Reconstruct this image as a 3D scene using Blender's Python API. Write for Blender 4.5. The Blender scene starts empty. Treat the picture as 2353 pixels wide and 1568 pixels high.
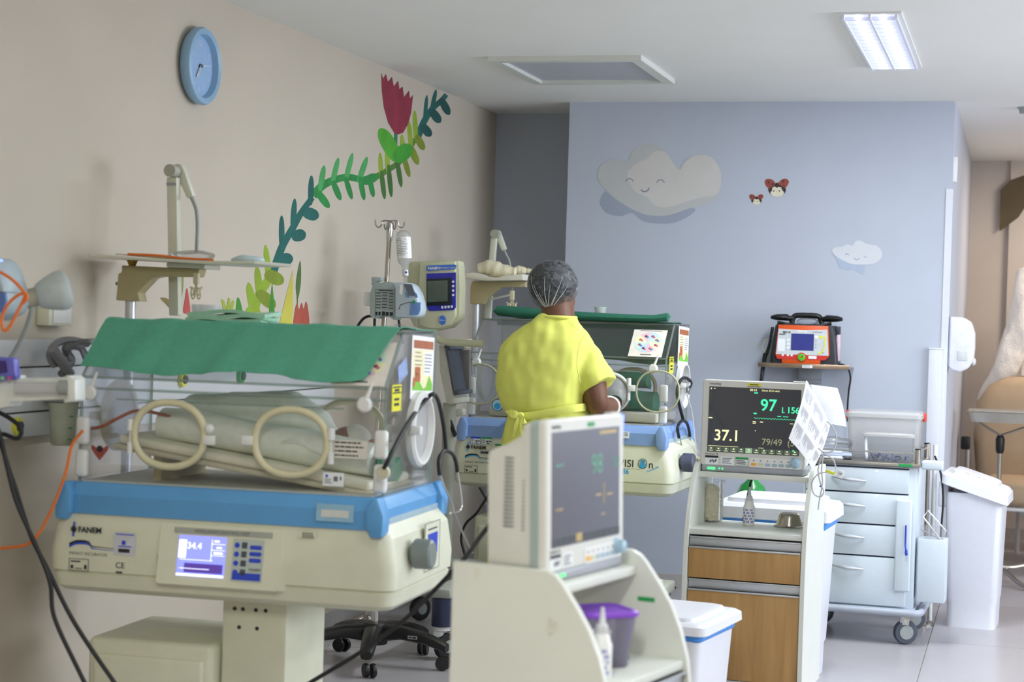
import bpy, bmesh, math, random
from mathutils import Vector, Matrix, Euler
random.seed(7)
PI = math.pi
C = bpy.context.scene.collection
SC = bpy.context.scene

# ---------------------------------------------------------------- camera
F_PX, IW, IH = 4200.0, 2353.0, 1568.0
YAW, PITCH, ROLL, CAM_H = math.radians(15.5), math.radians(0.80), 0.03, 1.4
CAM_R = Matrix.Rotation(YAW, 3, 'Z') @ Matrix.Rotation(PI / 2 - PITCH, 3, 'X') @ Matrix.Rotation(ROLL, 3, 'Z')
cam_data = bpy.data.cameras.new('camera')
cam_data.sensor_width = 36.0
cam_data.lens = F_PX / IW * 36.0
cam_data.clip_end = 60
cam_data.dof.use_dof = True
cam_data.dof.focus_distance = 7.5
cam_data.dof.aperture_fstop = 3.4
cam = bpy.data.objects.new('camera', cam_data)
cam.matrix_world = Matrix.Translation((0, 0, CAM_H)) @ CAM_R.to_4x4()
C.objects.link(cam)
SC.camera = cam

# ---------------------------------------------------------------- world, exposure
world = bpy.data.worlds.new('world')
SC.world = world
world.use_nodes = True
world.node_tree.nodes['Background'].inputs[0].default_value = (0.8, 0.87, 1.0, 1)
world.node_tree.nodes['Background'].inputs[1].default_value = 0.25
SC.view_settings.view_transform = 'Standard'
SC.view_settings.look = 'None'
SC.view_settings.exposure = 0.53
SC.view_settings.gamma = 1.0
SC.view_settings.use_curve_mapping = False
SC.cycles.max_bounces = 10
SC.cycles.diffuse_bounces = 5
SC.cycles.glossy_bounces = 4
SC.cycles.transmission_bounces = 6
SC.cycles.transparent_max_bounces = 48
SC.cycles.caustics_reflective = False
SC.cycles.caustics_refractive = False
SC.cycles.sample_clamp_indirect = 6.0

# ---------------------------------------------------------------- room lamps (ceiling fixtures are built further down around these)
CEIL = 2.54
FIXTURES = [(-0.563, 7.46), (-0.563, 4.2), (-0.563, 0.9), (1.75, 7.46), (1.75, 4.2), (1.75, 0.9)]
def area(name, loc, sx, sy, power, col, rot=(0, 0, 0)):
    l = bpy.data.lights.new(name, 'AREA'); l.shape = 'RECTANGLE'; l.size = sx; l.size_y = sy
    l.energy = power; l.color = col
    o = bpy.data.objects.new(name, l); o.location = loc; o.rotation_euler = rot
    C.objects.link(o); return o
FIX_POWER = [32, 5, 48, 13, 12, 40]
for (fx, fy), pw in zip(FIXTURES, FIX_POWER):
    area('ceiling_lamp_light', (fx, fy, CEIL - 0.022), 0.17, 1.3, pw, (0.90, 0.955, 1.0) if fy > 3 else (0.98, 1.0, 0.90))
# daylight through the long window in the right wall
area('window_daylight', (3.36, 7.0, 1.62), 1.3, 3.6, 78, (0.84, 0.91, 1.0), (0, math.radians(90), 0))
area('alcove_lamp_light', (0.75, 11.7, CEIL - 0.03), 0.5, 0.5, 20, (1.0, 0.84, 0.68))

# ---------------------------------------------------------------- helpers
def ray(px, py):
    return CAM_R @ Vector(((px - IW / 2) / F_PX, -(py - IH / 2) / F_PX, -1.0))
def atY(px, py, Y):          # the point of the place that stands at room depth Y
    r = ray(px, py); return Vector((0, 0, CAM_H)) + r * (Y / r.y)
def atX(px, py, X):
    r = ray(px, py); return Vector((0, 0, CAM_H)) + r * (X / r.x)
def atZ(px, py, z):
    r = ray(px, py); return Vector((0, 0, CAM_H)) + r * ((z - CAM_H) / r.z)

def s2l(h):
    h = h.lstrip('#'); out = []
    for i in (0, 2, 4):
        c = int(h[i:i + 2], 16) / 255.0
        out.append(c / 12.92 if c <= 0.04045 else ((c + 0.055) / 1.055) ** 2.4)
    return tuple(out)

MATS = {}
def mat(name, col='#ffffff', rough=0.5, metal=0.0, var=0.05, scale=30.0, bump=0.0, emit=0.0, emit_col=None, spec=0.5, coat=0.0, sheen=0.0, bscale=None, stretch=None, sss=0.0):
    if name in MATS: return MATS[name]
    m = bpy.data.materials.new(name); m.use_nodes = True
    nt = m.node_tree; b = nt.nodes['Principled BSDF']
    c = s2l(col) if isinstance(col, str) else col
    tc = nt.nodes.new('ShaderNodeTexCoord')
    src = tc.outputs['Object']
    if stretch:
        mp = nt.nodes.new('ShaderNodeMapping'); mp.inputs['Scale'].default_value = stretch
        nt.links.new(src, mp.inputs[0]); src = mp.outputs[0]
    nz = nt.nodes.new('ShaderNodeTexNoise'); nz.inputs['Scale'].default_value = scale; nz.inputs['Detail'].default_value = 3
    nt.links.new(src, nz.inputs[0])
    rp = nt.nodes.new('ShaderNodeMapRange')
    rp.inputs[1].default_value = 0.3; rp.inputs[2].default_value = 0.7
    rp.inputs[3].default_value = 1 - var; rp.inputs[4].default_value = 1 + var
    nt.links.new(nz.outputs[0], rp.inputs[0])
    mx = nt.nodes.new('ShaderNodeMix'); mx.data_type = 'RGBA'; mx.blend_type = 'MULTIPLY'; mx.inputs[0].default_value = 1.0
    mx.inputs[6].default_value = (*c, 1)
    nt.links.new(rp.outputs[0], mx.inputs[7])
    nt.links.new(mx.outputs[2], b.inputs['Base Color'])
    b.inputs['Roughness'].default_value = rough
    b.inputs['Metallic'].default_value = metal
    b.inputs['Specular IOR Level'].default_value = spec
    b.inputs['Coat Weight'].default_value = coat
    b.inputs['Sheen Weight'].default_value = sheen
    if sss:
        b.inputs['Subsurface Weight'].default_value = sss; b.inputs['Subsurface Radius'].default_value = (0.02, 0.008, 0.005)
    if emit:
        b.inputs['Emission Color'].default_value = (*(s2l(emit_col) if emit_col else c), 1)
        b.inputs['Emission Strength'].default_value = emit
    if bump:
        bn = nt.nodes.new('ShaderNodeTexNoise'); bn.inputs['Scale'].default_value = bscale or scale * 4; bn.inputs['Detail'].default_value = 4
        nt.links.new(src, bn.inputs[0])
        bp = nt.nodes.new('ShaderNodeBump'); bp.inputs['Strength'].default_value = bump; bp.inputs['Distance'].default_value = 0.01
        nt.links.new(bn.outputs[0], bp.inputs['Height']); nt.links.new(bp.outputs[0], b.inputs['Normal'])
    MATS[name] = m
    return m

def clear_mat(name, tint='#eef4f2', haze=0.05, haze_col='#ffffff', rough=0.04, gloss=1.0):
    if name in MATS: return MATS[name]
    m = bpy.data.materials.new(name); m.use_nodes = True
    nt = m.node_tree
    for n in list(nt.nodes):
        if n.type != 'OUTPUT_MATERIAL': nt.nodes.remove(n)
    out = [n for n in nt.nodes if n.type == 'OUTPUT_MATERIAL'][0]
    tr = nt.nodes.new('ShaderNodeBsdfTransparent'); tr.inputs[0].default_value = (*s2l(tint), 1)
    d1 = nt.nodes.new('ShaderNodeBsdfDiffuse'); d1.inputs[0].default_value = (*s2l(haze_col), 1)
    d2 = nt.nodes.new('ShaderNodeBsdfTranslucent'); d2.inputs[0].default_value = (*s2l(haze_col), 1)
    df = nt.nodes.new('ShaderNodeMixShader'); df.inputs[0].default_value = 0.5; df.name = 'haze_mix'
    nt.links.new(d1.outputs[0], df.inputs[1]); nt.links.new(d2.outputs[0], df.inputs[2])
    gl = nt.nodes.new('ShaderNodeBsdfGlossy'); gl.inputs['Roughness'].default_value = rough
    m1 = nt.nodes.new('ShaderNodeMixShader'); m1.name = 'film'; m1.inputs[0].default_value = haze
    nt.links.new(tr.outputs[0], m1.inputs[1]); nt.links.new(df.outputs[0], m1.inputs[2])
    fr = nt.nodes.new('ShaderNodeFresnel'); fr.inputs[0].default_value = 1.4
    mu = nt.nodes.new('ShaderNodeMath'); mu.operation = 'MULTIPLY'; mu.inputs[1].default_value = gloss
    nt.links.new(fr.outputs[0], mu.inputs[0])
    m2 = nt.nodes.new('ShaderNodeMixShader')
    nt.links.new(mu.outputs[0], m2.inputs[0]); nt.links.new(m1.outputs[0], m2.inputs[1]); nt.links.new(gl.outputs[0], m2.inputs[2])
    nt.links.new(m2.outputs[0], out.inputs[0])
    MATS[name] = m
    return m

def wood_mat(name, c1, c2):
    m = bpy.data.materials.new(name); m.use_nodes = True; nt = m.node_tree; b = nt.nodes['Principled BSDF']
    tc = nt.nodes.new('ShaderNodeTexCoord'); mp = nt.nodes.new('ShaderNodeMapping')
    mp.inputs['Scale'].default_value = (22, 22, 1.6)
    nt.links.new(tc.outputs['Object'], mp.inputs[0])
    nz = nt.nodes.new('ShaderNodeTexNoise'); nz.inputs['Scale'].default_value = 1.0; nz.inputs['Detail'].default_value = 6; nz.inputs['Distortion'].default_value = 0.8
    nt.links.new(mp.outputs[0], nz.inputs[0])
    r = nt.nodes.new('ShaderNodeValToRGB')
    r.color_ramp.elements[0].position = 0.3; r.color_ramp.elements[1].position = 0.7
    r.color_ramp.elements[0].color = (*s2l(c1), 1); r.color_ramp.elements[1].color = (*s2l(c2), 1)
    nt.links.new(nz.outputs[0], r.inputs[0]); nt.links.new(r.outputs[0], b.inputs['Base Color'])
    b.inputs['Roughness'].default_value = 0.45
    MATS[name] = m; return m

class MB:
    def __init__(s): s.v = []; s.f = []
    def add(s, vs, fs):
        o = len(s.v); s.v += [Vector(q) for q in vs]; s.f += [tuple(i + o for i in f) for f in fs]; return s
    def box(s, x0, x1, y0, y1, z0, z1):
        return s.add([(x0, y0, z0), (x1, y0, z0), (x1, y1, z0), (x0, y1, z0), (x0, y0, z1), (x1, y0, z1), (x1, y1, z1), (x0, y1, z1)],
                     [(3, 2, 1, 0), (4, 5, 6, 7), (0, 1, 5, 4), (1, 2, 6, 5), (2, 3, 7, 6), (3, 0, 4, 7)])
    def mbox(s, M, sx, sy, sz):
        hx, hy, hz = sx / 2, sy / 2, sz / 2
        vs = [M @ Vector(q) for q in ((-hx, -hy, -hz), (hx, -hy, -hz), (hx, hy, -hz), (-hx, hy, -hz), (-hx, -hy, hz), (hx, -hy, hz), (hx, hy, hz), (-hx, hy, hz))]
        return s.add(vs, [(3, 2, 1, 0), (4, 5, 6, 7), (0, 1, 5, 4), (1, 2, 6, 5), (2, 3, 7, 6), (3, 0, 4, 7)])
    def loft(s, rings, cap=True, closed=True):
        n = len(rings[0]); vs = [q for r in rings for q in r]; fs = []
        m = n if closed else n - 1
        for i in range(len(rings) - 1):
            for j in range(m):
                k = (j + 1) % n
                fs.append((i * n + j, i * n + k, (i + 1) * n + k, (i + 1) * n + j))
        if cap and closed:
            fs.append(tuple(range(n - 1, -1, -1))); fs.append(tuple((len(rings) - 1) * n + j for j in range(n)))
        return s.add(vs, fs)
    def tube(s, pts, r, n=10, cap=True, closed=False):
        pts = [Vector(p) for p in pts]; L = len(pts)
        rr = r if isinstance(r, (list, tuple)) else [r] * L
        rings = []; up = None
        for i, p in enumerate(pts):
            if closed: t = pts[(i + 1) % L] - pts[i - 1]
            else: t = pts[min(i + 1, L - 1)] - pts[max(i - 1, 0)]
            t.normalize()
            if up is None:
                up = Vector((0, 0, 1)) if abs(t.z) < 0.9 else Vector((1, 0, 0))
            a = t.cross(up)
            if a.length < 1e-4: a = t.cross(Vector((0, 1, 0.3)))
            a.normalize(); b = a.cross(t).normalized(); up = b
            rings.append([p + (a * math.cos(2 * PI * j / n) + b * math.sin(2 * PI * j / n)) * rr[i] for j in range(n)])
        if closed:
            rings.append(rings[0]); return s.loft(rings, cap=False)
        return s.loft(rings, cap=cap)
    def cyl(s, p0, p1, r0, r1=None, n=20):
        return s.tube([p0, p1], [r0, r0 if r1 is None else r1], n)
    def lathe(s, prof, M=None, n=28, cap=True):
        M = M or Matrix()
        return s.loft([[M @ Vector((r * math.cos(2 * PI * j / n), r * math.sin(2 * PI * j / n), z)) for j in range(n)] for r, z in prof], cap=cap)
    def prism(s, poly, M, th):
        n = len(poly)
        a = [M @ Vector((x, y, 0)) for x, y in poly]; b = [M @ Vector((x, y, th)) for x, y in poly]
        return s.add(a + b, [tuple(range(n - 1, -1, -1)), tuple(range(n, 2 * n))] + [(i, (i + 1) % n, n + (i + 1) % n, n + i) for i in range(n)])
    def ell(s, c, r, nu=20, nv=12, M=None):
        c = Vector(c); M = M or Matrix.Identity(3)
        rings = []
        for i in range(nv + 1):
            t = PI * (i / nv) ; t = min(max(t, 0.02), PI - 0.02)
            rings.append([c + M @ Vector((r[0] * math.sin(t) * math.cos(2 * PI * j / nu), r[1] * math.sin(t) * math.sin(2 * PI * j / nu), -r[2] * math.cos(t))) for j in range(nu)])
        return s.loft(rings)
    def sheet(s, fn, nu, nv, th=0.0015):
        g = [[Vector(fn(i / nu, j / nv)) for j in range(nv + 1)] for i in range(nu + 1)]
        N = (nu + 1) * (nv + 1); top = []; bot = []
        for i in range(nu + 1):
            for j in range(nv + 1):
                du = g[min(i + 1, nu)][j] - g[max(i - 1, 0)][j]; dv = g[i][min(j + 1, nv)] - g[i][max(j - 1, 0)]
                n = du.cross(dv)
                n = n.normalized() if n.length > 1e-9 else Vector((0, 0, 1))
                top.append(g[i][j] + n * th / 2); bot.append(g[i][j] - n * th / 2)
        fs = []; W = nv + 1
        for i in range(nu):
            for j in range(nv):
                a, b, c, d = i * W + j, (i + 1) * W + j, (i + 1) * W + j + 1, i * W + j + 1
                fs.append((a, b, c, d)); fs.append((N + d, N + c, N + b, N + a))
        edge = [i * W for i in range(nu + 1)] + [nu * W + j for j in range(1, nv + 1)] + [i * W + nv for i in range(nu - 1, -1, -1)] + [j for j in range(nv - 1, 0, -1)]
        for k in range(len(edge)):
            a, b = edge[k], edge[(k + 1) % len(edge)]
            fs.append((b, a, N + a, N + b))
        return s.add(top + bot, fs)
    def build(s, name, m, parent=None, bevel=0.0, seg=2, smooth=True, angle=40):
        me = bpy.data.meshes.new(name)
        me.from_pydata([tuple(q) for q in s.v], [], s.f)
        if bevel or True:
            bm = bmesh.new(); bm.from_mesh(me)
            if bevel:
                bmesh.ops.recalc_face_normals(bm, faces=bm.faces)
                es = [e for e in bm.edges if len(e.link_faces) == 2 and e.calc_face_angle(0) > math.radians(30)]
                bmesh.ops.bevel(bm, geom=es, offset=bevel, segments=seg, profile=0.5, affect='EDGES', clamp_overlap=True)
            bmesh.ops.recalc_face_normals(bm, faces=bm.faces)
            bm.to_mesh(me); bm.free()
        if smooth:
            me.shade_smooth(); me.set_sharp_from_angle(angle=math.radians(angle))
        o = bpy.data.objects.new(name, me); C.objects.link(o)
        if m is not None: me.materials.append(m)
        if parent is not None: o.parent = parent
        return o

def BX(name, m, parent, x0, x1, y0, y1, z0, z1, bevel=0.0, seg=2):
    return MB().box(x0, x1, y0, y1, z0, z1).build(name, m, parent, bevel, seg)
def tag(o, label, cat, group=None):
    o['label'] = label; o['category'] = cat
    if group: o['group'] = group
    return o
def thing(name, label, cat, loc=(0, 0, 0), rz=0.0, group=None):
    o = bpy.data.objects.new(name, None); C.objects.link(o)
    o.empty_display_size = 0.05
    o.location = loc; o.rotation_euler = (0, 0, rz)
    return tag(o, label, cat, group)
def struct(o, label=None):
    o['kind'] = 'structure'
    if label: o['label'] = label
    return o
def frame(o, u, v):                  # matrix with x along u, y along v, z out of the surface
    u = Vector(u).normalized(); v = Vector(v); v = (v - u * v.dot(u)).normalized(); n = u.cross(v)
    M = Matrix((u, v, n)).transposed().to_4x4(); M.translation = Vector(o); return M
def rrect(hx, hy, r, n=5, cx=0, cy=0):
    out = []
    for qx, qy, a0 in ((1, 1, 0), (-1, 1, PI / 2), (-1, -1, PI), (1, -1, 3 * PI / 2)):
        for k in range(n + 1):
            a = a0 + PI / 2 * k / n
            out.append((cx + qx * (hx - r) + r * math.cos(a), cy + qy * (hy - r) + r * math.sin(a)))
    return out
def ring3(pts, z): return [(x, y, z) for x, y in pts]
def spline(pts, k=8, closed=False):
    P = [Vector(p) for p in pts]; n = len(P); out = []
    for i in range(n if closed else n - 1):
        if closed: p0, p1, p2, p3 = P[i - 1], P[i], P[(i + 1) % n], P[(i + 2) % n]
        else: p0, p1, p2, p3 = P[max(i - 1, 0)], P[i], P[i + 1], P[min(i + 2, n - 1)]
        for j in range(k):
            t = j / k
            out.append(0.5 * ((2 * p1) + (p2 - p0) * t + (2 * p0 - 5 * p1 + 4 * p2 - p3) * t * t + (3 * p1 - p0 - 3 * p2 + p3) * t ** 3))
    if not closed: out.append(P[-1])
    return out
def TUBE(name, m, parent, pts, r, k=8, n=10, closed=False):
    return MB().tube(spline(pts, k, closed), r, n, closed=closed).build(name, m, parent)
def oval(rx, ry, n=32, p=2.0):
    out = []
    for j in range(n):
        a = 2 * PI * j / n; c, s_ = math.cos(a), math.sin(a)
        out.append((rx * math.copysign(abs(c) ** (2 / p), c), ry * math.copysign(abs(s_) ** (2 / p), s_)))
    return out
def TXT(name, body, size, M, m, parent=None, align='LEFT', ext=0.0003, sx=1.0, bold=0.0):
    cu = bpy.data.curves.new('t', 'FONT'); cu.body = body; cu.size = size; cu.extrude = ext; cu.align_x = align; cu.align_y = 'CENTER'
    cu.offset = bold; cu.resolution_u = 3
    o = bpy.data.objects.new('t', cu); C.objects.link(o)
    bpy.context.view_layer.update()
    me = bpy.data.meshes.new_from_object(o.evaluated_get(bpy.context.evaluated_depsgraph_get()))
    bpy.data.objects.remove(o); bpy.data.curves.remove(cu)
    me.transform(M @ Matrix.Diagonal((sx, 1, 1, 1)) @ Matrix.Translation((0, 0, ext)))
    me.name = name
    me.materials.clear(); me.materials.append(m)
    ob = bpy.data.objects.new(name, me); C.objects.link(ob)
    if parent is not None: ob.parent = parent
    return ob
def LINES(name, m, parent, M, rects, th=0.0006):     # flat print made of small bars (x, y, w, h)
    b = MB()
    for x, y, w, h in rects: b.prism([(x, y), (x + w, y), (x + w, y + h), (x, y + h)], M, th)
    return b.build(name, m, parent, smooth=False)
def PIECES(name, m, parent, M, rects, th=0.0006):     # the same, each bar an object of its own
    for q in rects: LINES(name, m, parent, M, [q], th)
def textlines(x, y, w, n, lh, seed=1, fill=0.45, ragged=True):
    r = random.Random(seed); out = []
    for i in range(n):
        cx = x; end = x + w * (1 - (r.random() * 0.35 if ragged else 0))
        while cx < end:
            ww = min((0.06 + r.random() * 0.16) * w, end - cx); out.append((cx, y - i * lh, ww, lh * fill)); cx += ww + 0.025 * w
    return out
def PLATE(name, m, parent, M, w, h, th=0.001, r=0.0):
    pts = rrect(w / 2, h / 2, r, 4, w / 2, h / 2) if r else [(0, 0), (w, 0), (w, h), (0, h)]
    return MB().prism(pts, M, th).build(name, m, parent, smooth=False)
def baked(bm_builder, name, m, parent, voxel=0.012, smooth=6, factor=0.5):
    o = bm_builder.build('tmp', m, None)
    md = o.modifiers.new('r', 'REMESH'); md.mode = 'VOXEL'; md.voxel_size = voxel
    if smooth:
        sm = o.modifiers.new('s', 'SMOOTH'); sm.iterations = smooth; sm.factor = factor
    bpy.context.view_layer.update()
    me = bpy.data.meshes.new_from_object(o.evaluated_get(bpy.context.evaluated_depsgraph_get()))
    bpy.data.objects.remove(o)
    me.name = name; me.materials.clear(); me.materials.append(m); me.shade_smooth()
    ob = bpy.data.objects.new(name, me); C.objects.link(ob)
    if parent is not None: ob.parent = parent
    return ob
def noise3(p, s=1.0):
    from mathutils import noise
    return noise.noise(Vector(p) * s)
def wrinkle(o, amp, scale, aniso=(1, 1, 1)):
    from mathutils import noise
    me = o.data
    ns = [v.normal.copy() for v in me.vertices]
    for v, n in zip(me.vertices, ns):
        q = Vector((v.co.x * aniso[0], v.co.y * aniso[1], v.co.z * aniso[2])) * scale
        v.co += n * amp * noise.noise(q)
    me.update()
def copy_tree(o, parent=None, label=None):
    c = o.copy(); C.objects.link(c); c.parent = parent
    if label: c['label'] = label
    for ch in list(o.children): copy_tree(ch, c)
    return c

# common materials
M_WHITE = mat('white_laminate', '#dcdfd8', 0.4, var=0.02, scale=8)
M_WPL = mat('white_plastic', '#e6e7e6', 0.35, var=0.02)
M_CREAM = mat('cream_plastic', '#dbdcc6', 0.4, var=0.03, scale=14)
M_IVORY = mat('ivory_ring', '#d8d2b0', 0.35, var=0.04)
M_BLACK = mat('black_plastic', '#141416', 0.4, var=0.1)
M_RUBBER = mat('black_rubber', '#1a1a1d', 0.55, var=0.1)
M_DGREY = mat('dark_grey_plastic', '#4a505c', 0.4, var=0.06)
M_GREY = mat('grey_plastic', '#9aa09f', 0.45, var=0.05)
M_CHROME = mat('chrome', '#c8c8c6', 0.18, metal=1.0, var=0.03)
M_STEEL = mat('brushed_steel', '#b3aea6', 0.3, metal=1.0, var=0.06, scale=40, stretch=(1, 40, 40))
M_ALU = mat('aluminium', '#c9ccd2', 0.38, metal=0.7, var=0.03)
M_INK = mat('black_print', '#22252b', 0.6, var=0.05)
M_GINK = mat('grey_print', '#6d7278', 0.6, var=0.05)
M_PAPER = mat('paper_white', '#eef0f4', 0.7, var=0.02)
M_ACRYL = clear_mat('clear_acrylic', '#ffffff', 0.03, gloss=0.5)
M_ACRYL_EDGE = clear_mat('acrylic_edge', '#dfece6', 0.30, '#e8f0ea', 0.1)
M_PLASTIC_CLEAR = clear_mat('clear_plastic', '#f6f8fa', 0.14, '#ffffff', 0.15, gloss=0.7)
M_FROST = clear_mat('frosted_plastic', '#f8fafc', 0.62, '#ffffff', 0.3, gloss=0.7)
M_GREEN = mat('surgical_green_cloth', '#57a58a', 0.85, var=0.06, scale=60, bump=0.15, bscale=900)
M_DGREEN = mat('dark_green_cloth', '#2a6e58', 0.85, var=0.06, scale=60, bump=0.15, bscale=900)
M_PALEGREEN = mat('pale_green_cloth', '#a9d4ba', 0.9, var=0.05, scale=50, bump=0.2, bscale=600)
M_SAGE = mat('sage_blanket', '#eef5ea', 0.9, var=0.05, scale=40, bump=0.2, bscale=500)
M_BLUEPR = mat('blue_print', '#2d48c8', 0.5, var=0.04)
M_LBLUE = mat('light_blue_print', '#3aa5dc', 0.5, var=0.04)
M_GREENLB = mat('green_label', '#1f9a50', 0.5, var=0.04)
M_YELLOW = mat('yellow_label', '#e3e02c', 0.5, var=0.04)
M_ORANGE = mat('orange_cable', '#e8772a', 0.5, var=0.05)
# ================================================================ THE ROOM
XL, YB, YP, XPR, YF, XR, YN = -2.889, 9.95, 9.42, -0.347, 12.76, 3.4, -1.6
wm_cream = mat('wall_cream', '#c4baab', 0.75, var=0.02, scale=3, bump=0.05, bscale=220)
wm_blue = mat('wall_blue', '#bcc3d2', 0.75, var=0.02, scale=3, bump=0.05, bscale=220)
wm_ceil = mat('ceiling_paint', '#eff0ed', 0.85, var=0.012, scale=2)
wm_warm = mat('wall_alcove', '#d2cac3', 0.75, var=0.02, scale=3)
M_FLOOR = mat('vinyl_floor', '#aca8ac', 0.32, var=0.035, scale=5, coat=0.1)
M_SEAM = mat('floor_seam', '#a09388', 0.6)
struct(BX('wall_left', wm_cream, None, XL - 0.12, XL, YN, YB + 0.12, 0, CEIL), 'cream painted side wall with plant mural')
struct(BX('wall_back', wm_blue, None, XL, -2.333, YB, YB + 0.12, 0, CEIL), 'blue recessed wall section in the corner')
struct(BX('wall_pillar', wm_blue, None, -2.333, XPR, YP, YF, 0, CEIL), 'pale blue wall block with painted clouds')
struct(BX('wall_alcove', wm_warm, None, XPR, 1.9, YF, YF + 0.12, 0, CEIL), 'far warm-lit wall of the side alcove')
struct(BX('wall_alcove_side', wm_warm, None, 1.9, 2.02, YP, YF + 0.12, 0, CEIL))
struct(BX('wall_right_back', wm_blue, None, 1.9, XR, YP - 0.12, YP, 0, CEIL))
struct(BX('wall_right', wm_cream, None, XR, XR + 0.12, YN, YP, 0, CEIL))
wn = struct(BX('window_1', mat('window_daylight', '#eef4ff', 0.3, emit=1.0, emit_col='#e4eeff'), None, XR - 0.006, XR, 5.2, 8.8, 0.97, 2.27))
for y in (5.2, 6.4, 7.6, 8.8): BX('window_bar', M_WPL, wn, XR - 0.03, XR - 0.004, y - 0.025, y + 0.025, 0.95, 2.29)
for z in (0.96, 2.28): BX('window_rail', M_WPL, wn, XR - 0.03, XR - 0.004, 5.2, 8.8, z - 0.025, z + 0.025)
struct(BX('wall_near', wm_cream, None, XL - 0.12, XR + 0.12, YN - 0.12, YN, 0, CEIL))
struct(BX('ceiling', wm_ceil, None, XL - 0.12, XR + 0.12, YN - 0.12, YF + 0.12, CEIL, CEIL + 0.1), 'plain white painted ceiling')
# pilaster step in the alcove's far wall
struct(BX('trim_1', wm_warm, None, -0.09, 0.6, YF - 0.05, YF, 0, CEIL))
fl = struct(BX('floor', M_SEAM, None, XL - 0.12, XR + 0.12, YN - 0.12, YF + 0.12, -0.1, -0.004), 'pale vinyl tile floor')
TS = 1.22
tile = None
gx0, gy0 = -0.345 - 3 * TS, 8.36 - 6 * TS
for i in range(6):
    for j in range(11):
        x0, y0 = gx0 + i * TS, gy0 + j * TS
        if x0 + TS < XL - 0.1: continue
        if tile is None:
            tile = MB().box(0.002, TS - 0.002, 0.002, TS - 0.002, -0.004, 0).build('floor_tile', M_FLOOR, fl, smooth=False)
            t = tile
        else:
            t = tile.copy(); C.objects.link(t); t.parent = fl
        t.location = (x0, y0, 0)
for nm, a in (('baseboard_left', (XL, XL + 0.012, YN, YB, 0, 0.075)), ('baseboard_pillar', (-2.333, XPR, YP - 0.012, YP, 0, 0.075)), ('baseboard_back', (XL, -2.333, YB - 0.012, YB, 0, 0.075)), ('baseboard_alcove', (XPR, 1.9, YF - 0.062, YF - 0.05, 0, 0.075))):
    struct(BX(nm, mat('skirting', '#b8b4b4', 0.5), None, *a))

# ---------------------------------------------------------------- ceiling fixtures
M_TUBE = mat('lit_tube', '#ffffff', 0.5, emit=2.2, emit_col='#e6ecff')
M_REFL = mat('louvre_mirror', '#eef0fa', 0.35, metal=0.3, var=0.02)
M_LIGHTBOX = mat('louvre_glow', '#eef2ff', 0.5, emit=0.42, emit_col='#cdd6ff')
def ceiling_light(label):
    t = thing('ceiling_light', label, 'ceiling light', group='recessed louvre ceiling lights')
    hx, hy = 0.095, 0.70
    b = MB(); b.box(-hx - 0.02, hx + 0.02, -hy - 0.02, -hy, -0.006, 0).box(-hx - 0.02, hx + 0.02, hy, hy + 0.02, -0.006, 0)
    b.box(-hx - 0.02, -hx, -hy, hy, -0.006, 0).box(hx, hx + 0.02, -hy, hy, -0.006, 0)
    b.build('frame', M_WPL, t)
    BX('reflector', M_LIGHTBOX, t, -hx, hx, -hy, hy, -0.0045, -0.0005)
    for s in (-1, 1):
        MB().cyl((s * 0.045, -hy + 0.03, -0.009), (s * 0.045, hy - 0.03, -0.009), 0.008, n=12).build('tube', M_TUBE, t)
    BX('divider', M_REFL, t, -0.004, 0.004, -hy, hy, -0.021, -0.004)
    for s in (-1, 1): BX('side_rail', M_REFL, t, s * hx - 0.004, s * hx + 0.004, -hy, hy, -0.021, -0.004)
    first = None
    for k in range(15):
        y = -hy + 0.05 + k * (2 * hy - 0.1) / 14
        if first is None: o = first = MB().box(-hx, hx, -0.0025, 0.0025, -0.020, -0.006).build('louvre', M_REFL, t)
        else:
            o = first.copy(); C.objects.link(o); o.parent = t
        o.location = (0, y, 0)
    return t
cl = ceiling_light('lit rectangular louvre light in the ceiling above the blue wall')
cl.location = (FIXTURES[0][0], FIXTURES[0][1], CEIL)
for i, (fx, fy) in enumerate(FIXTURES[1:]):
    c = copy_tree(cl, None, ['ceiling light between the nearest cabinet and the camera', 'ceiling light just in front of the camera', 'ceiling light right of the drawer cart', 'ceiling light near the middle of the right window', 'ceiling light at the near end of the right window'][i]); c.location = (fx, fy, CEIL)
# access hatch
h = thing('ceiling_hatch', 'white framed square access hatch with grey recessed panel in ceiling', 'hatch', (-1.955, 8.15, CEIL))
b = MB(); W, D = 0.345, 0.40
for a in ((-W, W, -D, -D + 0.055), (-W, W, D - 0.045, D), (-W, -W + 0.05, -D + 0.055, D - 0.045), (W - 0.05, W, -D + 0.055, D - 0.045)): b.box(*a, -0.022, 0)
b.build('frame', M_WHITE, h)
BX('panel', mat('hatch_panel', '#b9bec8', 0.6, var=0.02), h, -W + 0.05, W - 0.05, -D + 0.055, D - 0.045, -0.006, 0)
sp = atZ(2350, 247, CEIL)
tag(MB().lathe([(0.035, -0.03), (0.04, -0.008), (0.05, 0)], Matrix.Translation((sp.x + 0.02, sp.y, CEIL)), 20).build('smoke_detector', M_GREY, None), 'small grey detector on the ceiling at right edge', 'detector')

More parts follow.
